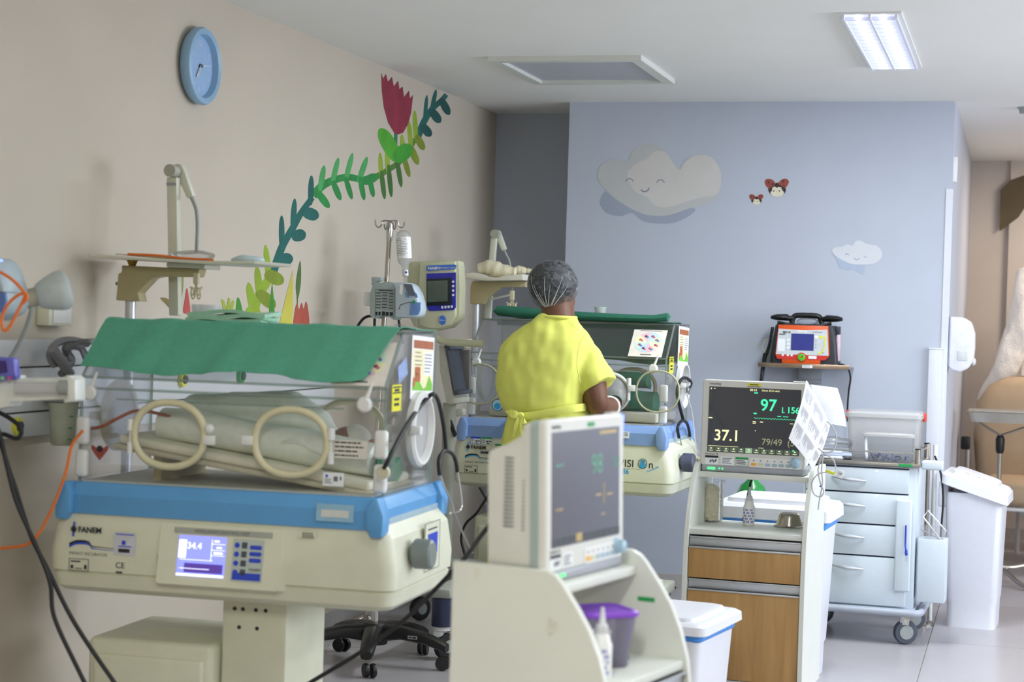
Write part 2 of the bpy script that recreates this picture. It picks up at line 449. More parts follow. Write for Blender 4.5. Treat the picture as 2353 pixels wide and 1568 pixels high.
# ---------------------------------------------------------------- wall clock
ck = thing('wall_clock', 'round pale blue wall clock on the cream wall', 'clock', (XL, 6.03, 2.262))
Mk = frame((0, 0, 0), (0, 1, 0), (0, 0, 1))
m_ck = mat('clock_blue', '#8fb4d2', 0.4, var=0.02)
MB().lathe([(0.095, 0.001), (0.125, 0.004), (0.138, 0.02), (0.140, 0.034), (0.134, 0.046), (0.124, 0.050), (0.114, 0.044), (0.109, 0.026), (0.108, 0.022)], Mk, 48, cap=False).build('case', m_ck, ck)
MB().lathe([(0.112, 0.001), (0.109, 0.0225)], Mk, 48).build('dial', mat('clock_dial', '#93b3da', 0.5, var=0.02), ck)
m_ckn = mat('clock_numerals', '#c3d0dd', 0.5)
for k in range(1, 13):
    a = PI / 2 - k * PI / 6
    TXT('numeral', str(k), 0.028, Mk @ Matrix.Translation((0.083 * math.cos(a), 0.083 * math.sin(a), 0.0225)), m_ckn, ck, 'CENTER')
def hand(name, ang, L, w, m, z):
    d = Vector((math.cos(ang), math.sin(ang))); n = Vector((-d.y, d.x)) * w / 2
    pts = [-d * 0.012 + n, -d * 0.012 - n, d * L - n * .7, d * L + n * .7]
    MB().prism([(p.x, p.y) for p in pts], Mk @ Matrix.Translation((0, 0, z)), 0.0015).build(name, m, ck, smooth=False)
hand('hour_hand', math.radians(234), 0.052, 0.008, M_WPL, 0.027)
hand('minute_hand', math.radians(240), 0.05, 0.006, m_ckn, 0.029)
hand('second_hand', math.radians(8), 0.07, 0.0025, M_WPL, 0.031)
MB().lathe([(0.006, 0.022), (0.006, 0.034)], Mk, 14).build('hub', M_DGREY, ck)

# ---------------------------------------------------------------- mural on the left wall (paint film on the plaster)
mu = thing('wall_mural', 'painted climbing vine with red tulip and grasses on the cream wall', 'mural', (XL, 7.6, 1.4))
def paint(name, c, pts, lift=0.0006, var=0.14, smooth=True):
    P = [atX(x, y, XL) for x, y in pts]
    q = [(p.y - 7.6, p.z - 1.4) for p in P]
    if smooth: q = [(v.x, v.y) for v in spline([Vector((a, b_, 0)) for a, b_ in q], 4, True)]
    return MB().prism(q, frame((lift - 0.0005, 0, 0), (0, 1, 0), (0, 0, 1)), 0.0008).build(name, mat('paint_' + c, c, 0.7, var=var, scale=9), mu, smooth=False)
def Z1(x, y): return (540 + x * 540 / 1323, 140 + y * 640 / 1568)     # reading positions off the enlarged view
def zz(l): return [Z1(x, y) for x, y in l]
TEAL, TEAL2, GRN, LIME, OLIVE, RED = '#185e58', '#164e4a', '#26843e', '#8aa62c', '#788a26', '#8c2a3e'
def leaf(name, c, base, tip, w, lift=0.0006):
    bx, by = base; tx, ty = tip; w *= 1.18; bx -= (tx - bx) * 0.12; by -= (ty - by) * 0.12; dx, dy = tx - bx, ty - by; L = math.hypot(dx, dy); nx, ny = -dy / L * w, dx / L * w
    paint(name, c, zz([(bx + nx * .55, by + ny * .55), (bx + dx * .35 + nx, by + dy * .35 + ny), (bx + dx * .8 + nx * .85, by + dy * .8 + ny * .85), (tx, ty), (bx + dx * .8 - nx * .85, by + dy * .8 - ny * .85), (bx + dx * .35 - nx, by + dy * .35 - ny), (bx - nx * .55, by - ny * .55)]), lift)
def stem(c, pts, w):
    L = [Vector((x, y, 0)) for x, y in pts]; S = spline(L, 5); a = []; b_ = []
    for i, p in enumerate(S):
        t = (S[min(i + 1, len(S) - 1)] - S[max(i - 1, 0)]).normalized(); n = Vector((-t.y, t.x, 0)); ww = w * 1.4 * (1 - 0.35 * i / len(S))
        a.append(p + n * ww); b_.append(p - n * ww)
    paint('stem', c, zz([(p.x, p.y) for p in a + b_[::-1]]), 0.0003, smooth=False)
# lower teal stem
stem(TEAL, [(205, 1215), (235, 1130), (268, 1040), (320, 950), (370, 860), (435, 770)], 17)
for base, tip, w in (((262, 1030), (262, 870), 13), ((325, 930), (336, 775), 13), ((425, 790), (430, 645), 13)): leaf('leaf', TEAL, base, tip, w)
for base, tip, w in (((250, 1120), (326, 1112), 28), ((330, 990), (398, 972), 28), ((395, 850), (470, 880), 28)): leaf('leaf', TEAL, base, tip, w, 0.0009)
# green stretch
stem(GRN, [(440, 760), (490, 705), (560, 670), (640, 655), (720, 668), (805, 650)], 17)
for base, tip, w in (((480, 715), (502, 588), 13), ((550, 675), (582, 545), 12), ((625, 660), (662, 518), 12), ((700, 665), (744, 540), 13)): leaf('leaf', '#48a058', base, tip, w)
for base, tip, w in (((470, 745), (530, 828), 17), ((555, 690), (594, 785), 14), ((625, 670), (658, 780), 12), ((705, 670), (727, 785), 12), ((760, 675), (779, 768), 12)): leaf('leaf', GRN, base, tip, w, 0.0009)
leaf('leaf', GRN, (730, 680), (805, 645), 22, 0.001)
# olive stretch up to the tulip
stem('#4f7a2a', [(800, 650), (860, 615), (920, 575), (960, 530), (1010, 450), (1030, 420)], 12)
for base, tip, w in (((822, 640), (816, 516), 10), ((860, 620), (854, 490), 11), ((950, 545), (938, 412), 11), ((990, 480), (978, 340), 11), ((1018, 430), (1010, 278), 11)): leaf('leaf', LIME, base, tip, w)
for base, tip, w in (((825, 640), (842, 780), 11), ((865, 610), (880, 768), 11), ((915, 580), (936, 712), 11)): leaf('leaf', '#3f6a2c', base, tip, w, 0.0009)
for base, tip, w in (((950, 545), (982, 655), 12), ((990, 490), (1030, 585), 16), ((1025, 430), (1064, 502), 17)): leaf('leaf', OLIVE, base, tip, w, 0.0009)
# upper teal end
stem(TEAL, [(1028, 430), (1065, 340), (1110, 270), (1160, 225), (1190, 190)], 14)
for base, tip, w in (((1068, 330), (1080, 192), 9), ((1105, 285), (1132, 160), 10)): leaf('leaf', TEAL, base, tip, w)
for base, tip, w in (((1060, 370), (1102, 425), 20), ((1110, 285), (1155, 348), 20), ((1165, 225), (1206, 304), 18)): leaf('leaf', TEAL2, base, tip, w, 0.0009)
# tulip with its stalk
stem('#1f7a4a', [(905, 405), (905, 480), (912, 560), (922, 610)], 7)
leaf('leaf', '#4fa52c', (905, 540), (815, 380), 34, 0.0012)
leaf('leaf', '#3f9a30', (912, 550), (990, 475), 36, 0.0014)
paint('tulip', RED, zz([(822, 68), (832, 102), (848, 74), (860, 120), (882, 90), (893, 145), (917, 112), (924, 160), (942, 145), (950, 205), (978, 168), (984, 212), (1001, 193), (990, 290), (975, 350), (945, 405), (915, 415), (895, 405), (862, 350), (838, 265), (826, 170)]), 0.0016, smooth=False)
# yellow-green lower plants and grasses
stem(LIME, [(150, 1480), (110, 1400), (140, 1310), (190, 1230), (205, 1200)], 22)
for base, tip, w in (((140, 1330), (122, 1155), 17), ((190, 1220), (170, 1036), 14), ((100, 1400), (75, 1248), 18)): leaf('leaf', LIME, base, tip, w)
leaf('leaf', OLIVE, (185, 1200), (272, 1250), 30, 0.0009); leaf('leaf', OLIVE, (140, 1310), (225, 1390), 28, 0.0009); leaf('leaf', LIME, (85, 1400), (150, 1490), 30, 0.0009)
paint('grass_blade', '#3f8a2a', zz([(184, 1490), (196, 1350), (208, 1250), (218, 1350), (226, 1490)]), 0.0012, smooth=False)
paint('grass_blade', '#c3bb50', zz([(246, 1490), (285, 1330), (324, 1178), (326, 1350), (322, 1490)]), 0.0012, smooth=False)
paint('grass_blade', '#3f8a2a', zz([(8, 1440), (5, 1380), (14, 1332), (30, 1360), (42, 1430)]), 0.0012)
paint('reed', '#4a6a34', zz([(348, 1330), (342, 1250), (366, 1125), (370, 1240), (356, 1330)]), 0.0012)
stem('#4a6a34', [(352, 1480), (350, 1330)], 3)
paint('grass_blade', '#d2a93c', zz([(75, 1490), (85, 1410), (104, 1490)]), 0.0012, smooth=False)
paint('protea_flower', '#a8503f', zz([(334, 1500), (334, 1420), (348, 1366), (360, 1400), (374, 1362), (386, 1398), (398, 1356), (410, 1400), (411, 1500)]), 0.0014)
paint('sprout', '#97a73e', [(514, 720), (508, 688), (514, 690), (520, 708), (524, 684), (529, 688), (528, 706), (534, 690), (538, 694), (532, 720)], 0.0012, smooth=False)
paint('grass_blade', '#7a6a36', [(368, 685), (385, 687), (400, 705), (395, 714), (382, 700)], 0.0012)
paint('reed', '#8a8a52', [(416, 640), (421, 632), (420, 665), (414, 690)], 0.0012)
paint('red_bud', '#b8504c', [(421, 718), (424, 690), (429, 662), (434, 690), (436, 718)], 0.0012)

# ---------------------------------------------------------------- clouds and ladybirds on the blue wall
def onwall(name, m, t, base, pts, lift=0.0006, sm=True):
    P = [atY(x, y, YP) for x, y in pts]; q = [(p.x - base.x, p.z - base.z) for p in P]
    if sm: q = [(v.x, v.y) for v in spline([Vector((a, b_, 0)) for a, b_ in q], 5, True)]
    return MB().prism(q, frame((0, -lift + 0.0006, 0), (1, 0, 0), (0, 0, 1)), 0.0008).build(name, m, t, smooth=False)
def Z2(x, y): return (1300 + x * 780 / 2353, 280 + y * 400 / 1207)
def z2(l): return [Z2(x, y) for x, y in l]
m_cl1 = mat('cloud_cream', '#d0cdcb', 0.8, var=0.03, scale=6); m_cl2 = mat('cloud_grey', '#bfc2c4', 0.8, var=0.03, scale=6); m_cl3 = mat('cloud_shadow', '#a0a9bb', 0.8, var=0.03, scale=6)
m_face = mat('cloud_face', '#7d8798', 0.8)
c0 = atY(1515, 425, YP); ct = thing('cloud_painting', 'large grey smiling cloud painted on the blue wall', 'wall painting', (c0.x, YP - 0.0005, c0.z))
onwall('shadow_puff', m_cl3, ct, c0, z2([(240, 550), (270, 490), (360, 480), (460, 560), (700, 600), (890, 600), (860, 650), (760, 698), (660, 706), (540, 690), (460, 632), (380, 655), (290, 635), (250, 590)]), 0.0006)
onwall('cloud_body', m_cl2, ct, c0, z2([(220, 370), (240, 310), (290, 272), (360, 260), (430, 268), (460, 210), (510, 168), (580, 150), (650, 170), (710, 220), (745, 285), (790, 330), (810, 290), (870, 240), (940, 228), (1010, 245), (1060, 310), (1080, 390), (1070, 470), (1040, 535), (960, 580), (860, 600), (700, 650), (560, 645), (450, 600), (340, 530), (280, 475), (235, 420)]), 0.0009)
onwall('cloud_highlight', m_cl1, ct, c0, z2([(430, 350), (490, 290), (560, 260), (620, 205), (690, 210), (740, 280), (790, 335), (820, 290), (880, 245), (940, 230), (1010, 248), (1060, 315), (1078, 400), (1050, 500), (960, 520), (860, 545), (720, 590), (620, 580), (560, 520), (490, 490), (440, 420)]), 0.0012)
def arc(name, t, base, cx, cy, r, a0, a1, w, m):
    P = [atY(*Z2(cx + r * math.cos(a), cy + r * math.sin(a)), YP - 0.0015) - Vector((base.x, YP - 0.0005, base.z)) for a in [a0 + (a1 - a0) * k / 10 for k in range(11)]]
    MB().tube(P, w, 6).build(name, m, t)
arc('eye', ct, c0, 442, 420, 26, PI + .2, 2 * PI - .2, 0.0022, m_face); arc('eye', ct, c0, 658, 428, 26, PI + .2, 2 * PI - .2, 0.0022, m_face); arc('mouth', ct, c0, 548, 455, 30, 0.1, PI - .5, 0.003, m_face)
c1 = atY(1970, 590, YP); cs = thing('cloud_painting', 'small pale winking cloud painted low on the blue wall', 'wall painting', (c1.x, YP - 0.0005, c1.z))
m_cs = mat('cloud_small', '#d3d7de', 0.8, var=0.03, scale=6); m_cs2 = mat('cloud_small_shadow', '#aebbd0', 0.8, var=0.03)
onwall('shadow_puff', m_cs2, cs, c1, z2([(1850, 900), (1880, 960), (1900, 1010), (1950, 1030), (1990, 1020), (2060, 1060), (2075, 1010), (2070, 980), (1980, 950)]), 0.0006)
onwall('cloud_body', m_cs, cs, c1, z2([(1846, 900), (1862, 872), (1920, 865), (1945, 850), (1990, 858), (2005, 832), (2040, 824), (2080, 845), (2110, 852), (2160, 862), (2192, 910), (2180, 955), (2130, 985), (2060, 990), (1980, 985), (1900, 950)]), 0.0009)
arc('eye', cs, c1, 1950, 928, 12, PI + .2, 2 * PI - .2, 0.0015, m_face); arc('eye', cs, c1, 2078, 930, 10, 0.2, PI - .2, 0.001, m_face); arc('mouth', cs, c1, 2018, 940, 18, 0.3, PI - .3, 0.0014, m_face)
m_wing = mat('ladybird_wing', '#97493f', 0.7, var=0.1, scale=40); m_spot = mat('ladybird_black', '#33262a', 0.7); m_lf = mat('ladybird_face', '#e2dcc4', 0.7)
def ladybird(cx, cy, s, label):
    def q(x, y): return (cx + (x - 1340) * s, cy + (y - 660) * s)
    b0 = atY(cx, cy, YP)
    t = thing('ladybird_sticker', label, 'wall sticker', (b0.x, YP - 0.0005, b0.z), group='ladybird stickers on the blue wall')
    onwall('body', m_spot, t, b0, [q(*p) for p in ((1035, 690), (1150, 600), (1290, 490), (1400, 480), (1530, 600), (1655, 670), (1660, 780), (1600, 880), (1500, 930), (1180, 930), (1060, 800))], 0.0006)
    onwall('wing', m_wing, t, b0, [q(*p) for p in ((910, 430), (960, 350), (1080, 335), (1200, 380), (1290, 500), (1200, 600), (1080, 670), (1000, 640), (930, 540))], 0.0009)
    onwall('wing', m_wing, t, b0, [q(*p) for p in ((1390, 520), (1450, 420), (1560, 340), (1680, 330), (1760, 390), (1770, 480), (1700, 610), (1640, 670), (1540, 600))], 0.0009)
    onwall('face', m_lf, t, b0, [q(*p) for p in ((1170, 690), (1220, 625), (1290, 620), (1345, 660), (1410, 625), (1500, 650), (1525, 730), (1600, 830), (1560, 910), (1450, 965), (1340, 975), (1220, 950), (1130, 890), (1120, 820), (1170, 760))], 0.0012)
    for x, y, r in ((1040, 460, 36), (1185, 525, 34), (1565, 425, 34), (1600, 580, 24)):
        onwall('spot', m_spot, t, b0, [q(x + r * math.cos(a), y + r * math.sin(a)) for a in [k * PI / 4 for k in range(8)]], 0.0014)
    for x in (1235, 1432):
        onwall('eye', m_spot, t, b0, [q(x + 24 * math.cos(a), 770 + 30 * math.sin(a)) for a in [k * PI / 4 for k in range(8)]], 0.0016)
    onwall('nose', m_spot, t, b0, [q(1338 + 12 * math.cos(a), 795 + 10 * math.sin(a)) for a in [k * PI / 4 for k in range(8)]], 0.0016)
ladybird(1785, 432, 140 / 2195, 'larger red ladybird sticker with pale face on the blue wall')
ladybird(1738, 459, 82 / 2195, 'smaller red ladybird sticker with pale face on the blue wall')

# ---------------------------------------------------------------- fittings on the pillar
M_TRUNK = mat('trunking_white', '#d9dce6', 0.45, var=0.015)
a = atY(2135, 803, YP); b_ = atY(2166, 803, YP)
tr = thing('cable_trunking', 'white vertical cable trunking on the corner of the blue wall', 'trunking', (a.x, YP, 0))
BX('duct', M_TRUNK, tr, 0, 0.068, -0.028, 0, 0.05, a.z, 0.003); BX('cap', M_WPL, tr, -0.002, 0.07, -0.03, 0, a.z, a.z + 0.008, 0.002)
z0, z1 = atY(2188, 418, YP).z, atY(2188, 360, YP).z
tag(BX('door_sensor', M_WPL, None, XPR - 0.004, XPR + 0.02, YP + 0.01, YP + 0.05, z0, z1, 0.003), 'narrow white strip fixed high on the blue wall corner', 'sensor')
struct(BX('trim_2', M_TRUNK, None, XPR - 0.03, XPR + 0.004, YP - 0.004, YP + 0.004, 0.05, 2.1))
ds = thing('paper_dispenser', 'white paper towel dispenser beside the blue wall corner', 'dispenser', (XPR, YP + 0.16, 1.19))
prof = [(0, 0.02), (0.02, 0), (0.06, -0.01), (0.10, 0.01), (0.125, 0.05), (0.13, 0.12), (0.128, 0.19), (0.11, 0.245), (0.07, 0.27), (0, 0.272)]
MB().prism([(x, z) for x, z in prof], frame((0.003, 0.1, 0), (1, 0, 0), (0, 0, 1)), 0.2).build('cover', mat('dispenser_white', '#e2e3ec', 0.3, coat=0.3), ds, 0.012, 3)
BX('window', mat('dispenser_window', '#cfd2d4', 0.25), ds, 0.05, 0.1, -0.104, -0.099, 0.05, 0.10, 0.004)
MB().ell((0.127, 0, 0.045), (0.013, 0.05, 0.02)).build('lever', M_WPL, ds)
# ================================================================ INCUBATORS
def WC(o, parent):                     # a part modelled in room coordinates joins its thing
    M = Matrix.Translation(parent.location) @ Matrix.Rotation(parent.rotation_euler.z, 4, 'Z')
    o.parent = parent; o.matrix_parent_inverse = M.inverted(); return o
def pane_holes(x0, x1, z0, z1, y, th, holes, n=32):
    """upright acrylic wall in the xz plane with oval openings (cx, cz, rx, rz); returns an MB"""
    b = MB(); cells = []; xs = [x0]
    hs = sorted(holes)
    for i in range(len(hs) - 1): xs.append((hs[i][0] + hs[i + 1][0]) / 2)
    xs.append(x1)
    for i, (cx, cz, rx, rz) in enumerate(hs):
        a, c = xs[i], xs[i + 1]
        inn = [(cx + px_, cz + pz_) for px_, pz_ in oval(rx, rz, n, 2.3)]
        out = []
        for k in range(n):
            an = 2 * PI * k / n; dx, dz = math.cos(an), math.sin(an)
            t = min(((c - cx) / dx if dx > 1e-6 else 1e9), ((a - cx) / dx if dx < -1e-6 else 1e9), ((z1 - cz) / dz if dz > 1e-6 else 1e9), ((z0 - cz) / dz if dz < -1e-6 else 1e9))
            out.append((cx + dx * t, cz + dz * t))
        # snap the nearest points to the cell corners
        for qx, qz in ((a, z0), (a, z1), (c, z0), (c, z1)):
            k = min(range(n), key=lambda j: (out[j][0] - qx) ** 2 + (out[j][1] - qz) ** 2); out[k] = (qx, qz)
        vs = [(x, y, z) for x, z in inn] + [(x, y, z) for x, z in out] + [(x, y + th, z) for x, z in inn] + [(x, y + th, z) for x, z in out]
        fs = []
        for k in range(n):
            j = (k + 1) % n
            fs += [(k, j, n + j, n + k), (2 * n + k, 3 * n + k, 3 * n + j, 2 * n + j), (k, 2 * n + k, 2 * n + j, j)]
        b.add(vs, fs)
    return b
M_KHAKI = mat('khaki_metal', '#b9ad84', 0.45, var=0.03)
M_TRAYGREY = mat('tray_cream', '#d8d6c6', 0.4, var=0.03)
M_DECK = mat('deck_grey', '#bfc0b4', 0.5, var=0.04)
M_SCREENB = mat('incubator_screen', '#4a4fd0', 0.3, emit=1.1, emit_col='#7f86f0')
M_SCREENW = mat('incubator_screen_bright', '#e0e4ff', 0.3, emit=1.3, emit_col='#dfe4ff')
M_SCREEND = mat('incubator_screen_dark', '#4a2f80', 0.3, emit=0.45, emit_col='#5a44a8')
M_KEYPAD = mat('keypad_grey', '#b8c3bd', 0.5)
M_KNOBG = mat('side_knob', '#7d8683', 0.4)

def porthole(t, name, cx, cz, y, m_ring, m_pane, rx=0.108, rz=0.092, r=0.011, full=True):
    ring = [(cx + a, y, cz + c) for a, c in oval(rx, rz, 40, 2.2)]
    o = MB().tube(ring, r, 10, closed=True).build(name, m_ring, t)
    p = MB().prism(oval(rx - 0.004, rz - 0.004, 40, 2.2), frame((cx, y + 0.003, cz), (1, 0, 0), (0, 0, 1)), 0.005).build('door_pane', m_pane, o)
    return o
def latch(t, x, y, z):
    b = MB(); b.tube([(x, y, z + 0.012), (x, y, z + 0.045)], [0.011, 0.010], 10); b.tube([(x, y, z - 0.055), (x, y, z - 0.022)], [0.009, 0.009], 10)
    b.tube([(x, y, z - 0.03), (x, y, z + 0.02)], 0.004, 8)
    return b.build('latch', M_WPL, t, 0.0)
def hinge(t, x, y, z):
    return BX('hinge', M_WPL, t, x - 0.018, x + 0.018, y - 0.012, y + 0.004, z - 0.014, z + 0.014, 0.004)
def print_block(t, y, zr, dk, bl):     # maker's name, swoosh, wording and marks on the body front
    M = frame((-0.452, y, zr - 0.135), (1, 0, 0), (0, 0, 1))
    TXT('maker_name', 'FANEM', 0.023, M @ Matrix.Translation((0.026, 0, 0)), dk, t, bold=0.0006)
    b = MB(); b.prism([(0.008, -0.02), (0.014, -0.02), (0.017, 0.022), (0.011, 0.022)], M, 0.0006)
    b.build('emblem_bar', bl, t, smooth=False)
    b = MB(); b.prism([(0.0125 + (0.011 if k % 2 else 0.007) * math.cos(k * PI / 8), 0.001 + (0.011 if k % 2 else 0.007) * math.sin(k * PI / 8)) for k in range(16)], M, 0.0009)
    b.build('emblem_cog', dk, t, smooth=False)
    sw = [(0.0, -0.043), (0.02, -0.034), (0.045, -0.032), (0.062, -0.035), (0.07, -0.044), (0.085, -0.046), (0.14, -0.048)]
    for nm, m, dz, w in (('swoosh_dark', dk, 0.0, 0.004), ('swoosh_blue', bl, -0.006, 0.004)):
        S = [Vector((x, z + dz, 0)) for x, z in sw]; S = spline(S, 4)
        up = [(p.x, p.y + w * (1 - 0.9 * i / len(S))) for i, p in enumerate(S)]; lo = [(p.x, p.y - w * (1 - 0.9 * i / len(S))) for i, p in enumerate(S)]
        MB().prism(lo + up[::-1], M, 0.0006 if nm == 'swoosh_blue' else 0.0008).build(nm, m, t, smooth=False)
    TXT('wording', 'INFANT INCUBATOR', 0.0125, M @ Matrix.Translation((0, -0.068, 0)), dk, t)
    r = []
    for x, y2, w, h in ((0, -0.118, 0.062, 0.0015), (0, -0.0845, 0.062, 0.0015), (0, -0.118, 0.0015, 0.035), (0.0605, -0.118, 0.0015, 0.035)): r.append((x, y2, w, h))
    r += [(0.006, -0.093, 0.03, 0.004), (0.02, -0.112, 0.022, 0.002), (0.048, -0.112, 0.008, 0.012), (0.006, -0.112, 0.008, 0.010)]
    LINES('rating_plate', dk, t, M, r)
    TXT('ce_mark', 'CE', 0.024, M @ Matrix.Translation((0.145, -0.095, 0)), dk, t)
    LINES('ce_number', dk, t, M, [(0.147, -0.117, 0.02, 0.005)])

def incubator(label, loc, rz, zr, m_rail, near):
    t = thing('infant_incubator', label, 'incubator', loc, rz, 'infant incubators')
    # body
    R = []
    for z, hx, hy, r in ((-0.318, 0.43, 0.25, 0.06), (-0.312, 0.45, 0.275, 0.06), (-0.298, 0.464, 0.292, 0.06), (-0.262, 0.470, 0.300, 0.06), (-0.257, 0.464, 0.294, 0.058), (-0.252, 0.474, 0.303, 0.06), (-0.20, 0.476, 0.305, 0.06), (-0.11, 0.470, 0.300, 0.06), (-0.06, 0.455, 0.288, 0.06)):
        R.append(ring3(rrect(hx + (0.048 if z < -0.15 else 0.040 if z < -0.1 else 0.012), hy, r * 0.72, 6), zr + z))
    MB().loft(R).build('body', M_CREAM, t, angle=28)
    # rail
    R = []
    for z, hx, hy, r in ((-0.088, 0.462, 0.302, 0.03), (-0.034, 0.466, 0.306, 0.03), (-0.006, 0.452, 0.292, 0.03), (0.0, 0.445, 0.285, 0.03)):
        R.append(ring3(rrect(hx + 0.012, hy, r, 4), zr + z))
    MB().loft(R).build('rail', m_rail, t, angle=25)
    for sx in (-1, 1):
        for sy in (-1, 1):
            b = MB()
            prof = [(0.432, -0.086), (0.440, -0.092), (0.444, -0.106), (0.466, -0.106), (0.479, -0.102), (0.482, -0.045), (0.464, 0.002), (0.446, 0.002), (0.430, -0.03)]
            q = [(sx * (x + 0.012), z) for x, z in prof]
            M = frame((0, -0.322 if sy < 0 else 0.26, zr), (1, 0, 0), (0, 0, 1)); M = Matrix.Translation((0, 0.062, 0)) @ M
            b.prism(q, M, 0.062)
            b.build('rail_corner', m_rail, t, 0.006)
    BX('side_strip', mat('rail_strip', '#9fb6c4', 0.4), t, 0.467, 0.482, -0.24, 0.25, zr - 0.085, zr - 0.06, 0.002)
    # deck, column, storage box, base
    BX('deck', M_DECK, t, -0.44, 0.44, -0.26, 0.26, zr - 0.01, zr + 0.004)
    BX('column', M_CREAM, t, -0.035, 0.165, -0.17, 0.16, 0.16, zr - 0.30, 0.012)
    holes = MB()
    for x, z in ((0.005, -0.352), (0.03, -0.352), (0.07, -0.352), (0.10, -0.352), (0.02, -0.405), (0.075, -0.405)):
        holes.lathe([(0.006, 0.0), (0.006, 0.0015)], frame((x, -0.1695, zr + z), (1, 0, 0), (0, 0, 1)), 12)
    holes.build('screw_holes', M_INK, t)
    b = MB()
    b.box(-0.43, -0.04, -0.22, 0.20, 0.18, zr - 0.455); b.build('storage_box', M_CREAM, t, 0.02, 3)
    BX('drawer', M_CREAM, t, -0.405, -0.065, -0.232, -0.215, 0.2, zr - 0.50, 0.012, 3)
    b = MB(); b.box(-0.42, 0.42, -0.05, 0.05, 0.12, 0.2).box(-0.42, -0.34, -0.30, 0.30, 0.11, 0.16).box(0.34, 0.42, -0.30, 0.30, 0.11, 0.16)
    b.build('base', M_CREAM, t, 0.01)
    for sx in (-0.38, 0.38):
        for sy in (-0.27, 0.27):
            w = MB().lathe([(0.03, -0.014), (0.052, -0.012), (0.055, 0), (0.052, 0.012), (0.03, 0.014)], frame((sx, sy + 0.02, 0.055), (0, 1, 0), (0, 0, 1)), 20).build('caster', M_RUBBER, t)
            BX('fork', M_DGREY, w, sx - 0.02, sx + 0.02, sy - 0.01, sy + 0.03, 0.07, 0.115, 0.004)
    # hood
    holes = [(-0.18, zr + 0.145, 0.1, 0.084), (0.19, zr + 0.14, 0.1, 0.084)]
    pane_holes(-0.46, 0.46, zr, zr + 0.30, -0.233, 0.005, holes).build('front_wall', M_ACRYL, t)
    pane_holes(-0.46, 0.46, zr, zr + 0.45, 0.228, 0.005, [(-0.18, zr + 0.145, 0.1, 0.084), (0.2, zr + 0.145, 0.1, 0.084)]).build('rear_wall', M_ACRYL, t)
    d = Vector((0, 0.14, 0.15)).normalized()
    MB().prism([(-0.46, 0), (0.46, 0), (0.46, 0.205), (-0.46, 0.205)], frame((0, -0.23, zr + 0.30), (1, 0, 0), d), 0.005).build('sloped_lid', M_ACRYL, t)
    BX('top_wall', M_ACRYL, t, -0.46, 0.46, -0.09, 0.228, zr + 0.45, zr + 0.455)
    endp = [(-0.233, 0), (0.233, 0), (0.233, 0.455), (-0.09, 0.455), (-0.233, 0.30)]
    for x in (-0.465, 0.460):
        MB().prism([(y, z) for y, z in endp], frame((x, 0, zr), (0, 1, 0), (0, 0, 1)), 0.005).build('end_wall', M_ACRYL, t)
    b = MB(); e = 0.0045
    for x in (-0.462, 0.462):
        P = [(x, y, zr + z) for y, z in endp]
        for i in (1, 2, 3, 4): b.tube([P[i], P[(i + 1) % 5]], e, 6)
    for y, z in ((-0.233, 0.30), (-0.09, 0.455), (0.233, 0.455), (-0.233, 0.268)): b.tube([(-0.462, y, zr + z), (0.462, y, zr + z)], e, 6)
    b.tube([(-0.35, -0.236, zr + 0.24), (0.34, -0.236, zr + 0.24)], 0.003, 6)
    b.build('hood_edges', M_ACRYL_EDGE, t)
    m_ring = M_IVORY if near else mat('clear_ring', '#b4b394', 0.3, var=0.05)
    if near:
        for cx, cz, _, _ in holes: porthole(t, 'porthole', cx, cz, -0.243, m_ring, M_ACRYL)
        for x, dz in ((-0.30, 0.0), (0.31, 0.0)): latch(t, x, -0.245, zr + 0.14 + dz)
        hinge(t, -0.055, -0.243, zr + 0.135); hinge(t, 0.062, -0.243, zr + 0.14)
        MB().ell((-0.052, -0.255, zr + 0.168), (0.014, 0.01, 0.014)).build('hinge_knob', M_WPL, t)
    else:
        for cx, cz, _, _ in holes: MB().tube([(cx + a, -0.236, cz + c) for a, c in oval(0.104, 0.088, 40, 2.2)], 0.009, 10, closed=True).build('porthole', M_WPL, t)
        for cx in (-0.405, 0.435):
            porthole(t, 'open_porthole_door', cx, zr + 0.155, -0.268, m_ring, M_ACRYL, 0.098, 0.092, 0.0045)
        latch(t, 0.30, -0.262, zr + 0.165)
        hinge(t, 0.315, -0.262, zr + 0.165)
    # rear and end openings
    for cx in (-0.18, 0.2): MB().tube([(cx + a, 0.236, zr + 0.145 + c) for a, c in oval(0.108, 0.092, 40, 2.2)], 0.010, 8, closed=True).build('rear_porthole', m_ring, t)
    for sx in (-1, 1):
        x = sx * 0.468
        Me = frame((x, 0.05, zr + 0.175), (0, 1, 0), (0, 0, 1)) if sx > 0 else frame((x, 0.05, zr + 0.175), (0, -1, 0), (0, 0, 1))
        o = MB().lathe([(0.088, 0), (0.108, 0.0), (0.110, 0.018), (0.104, 0.026), (0.094, 0.026), (0.090, 0.008)], Me, 40, cap=False).build('iris_port', M_WPL if sx > 0 else m_ring, t)
        MB().lathe([(0.091, 0.004), (0.091, 0.008)], Me, 40).build('iris_sleeve', M_FROST, o)
        BX('iris_tab', M_WPL, o, x - 0.002 + (0.02 if sx > 0 else -0.05), x + (0.05 if sx > 0 else -0.02), -0.075, -0.05, zr + 0.165, zr + 0.19, 0.004)
    for x in (-0.43, 0.405):
        o = MB().lathe([(0.019, 0), (0.022, 0.004), (0.022, 0.016), (0.016, 0.022)], frame((x, -0.234, zr + 0.255), (1, 0, 0), (0, 0, 1)), 20).build('lid_knob', M_WPL, t)
        MB().tube([(x + 0.005, -0.248, zr + 0.27), (x + 0.022, -0.248, zr + 0.315)], [0.007, 0.004], 8).build('lever', M_WPL, o)
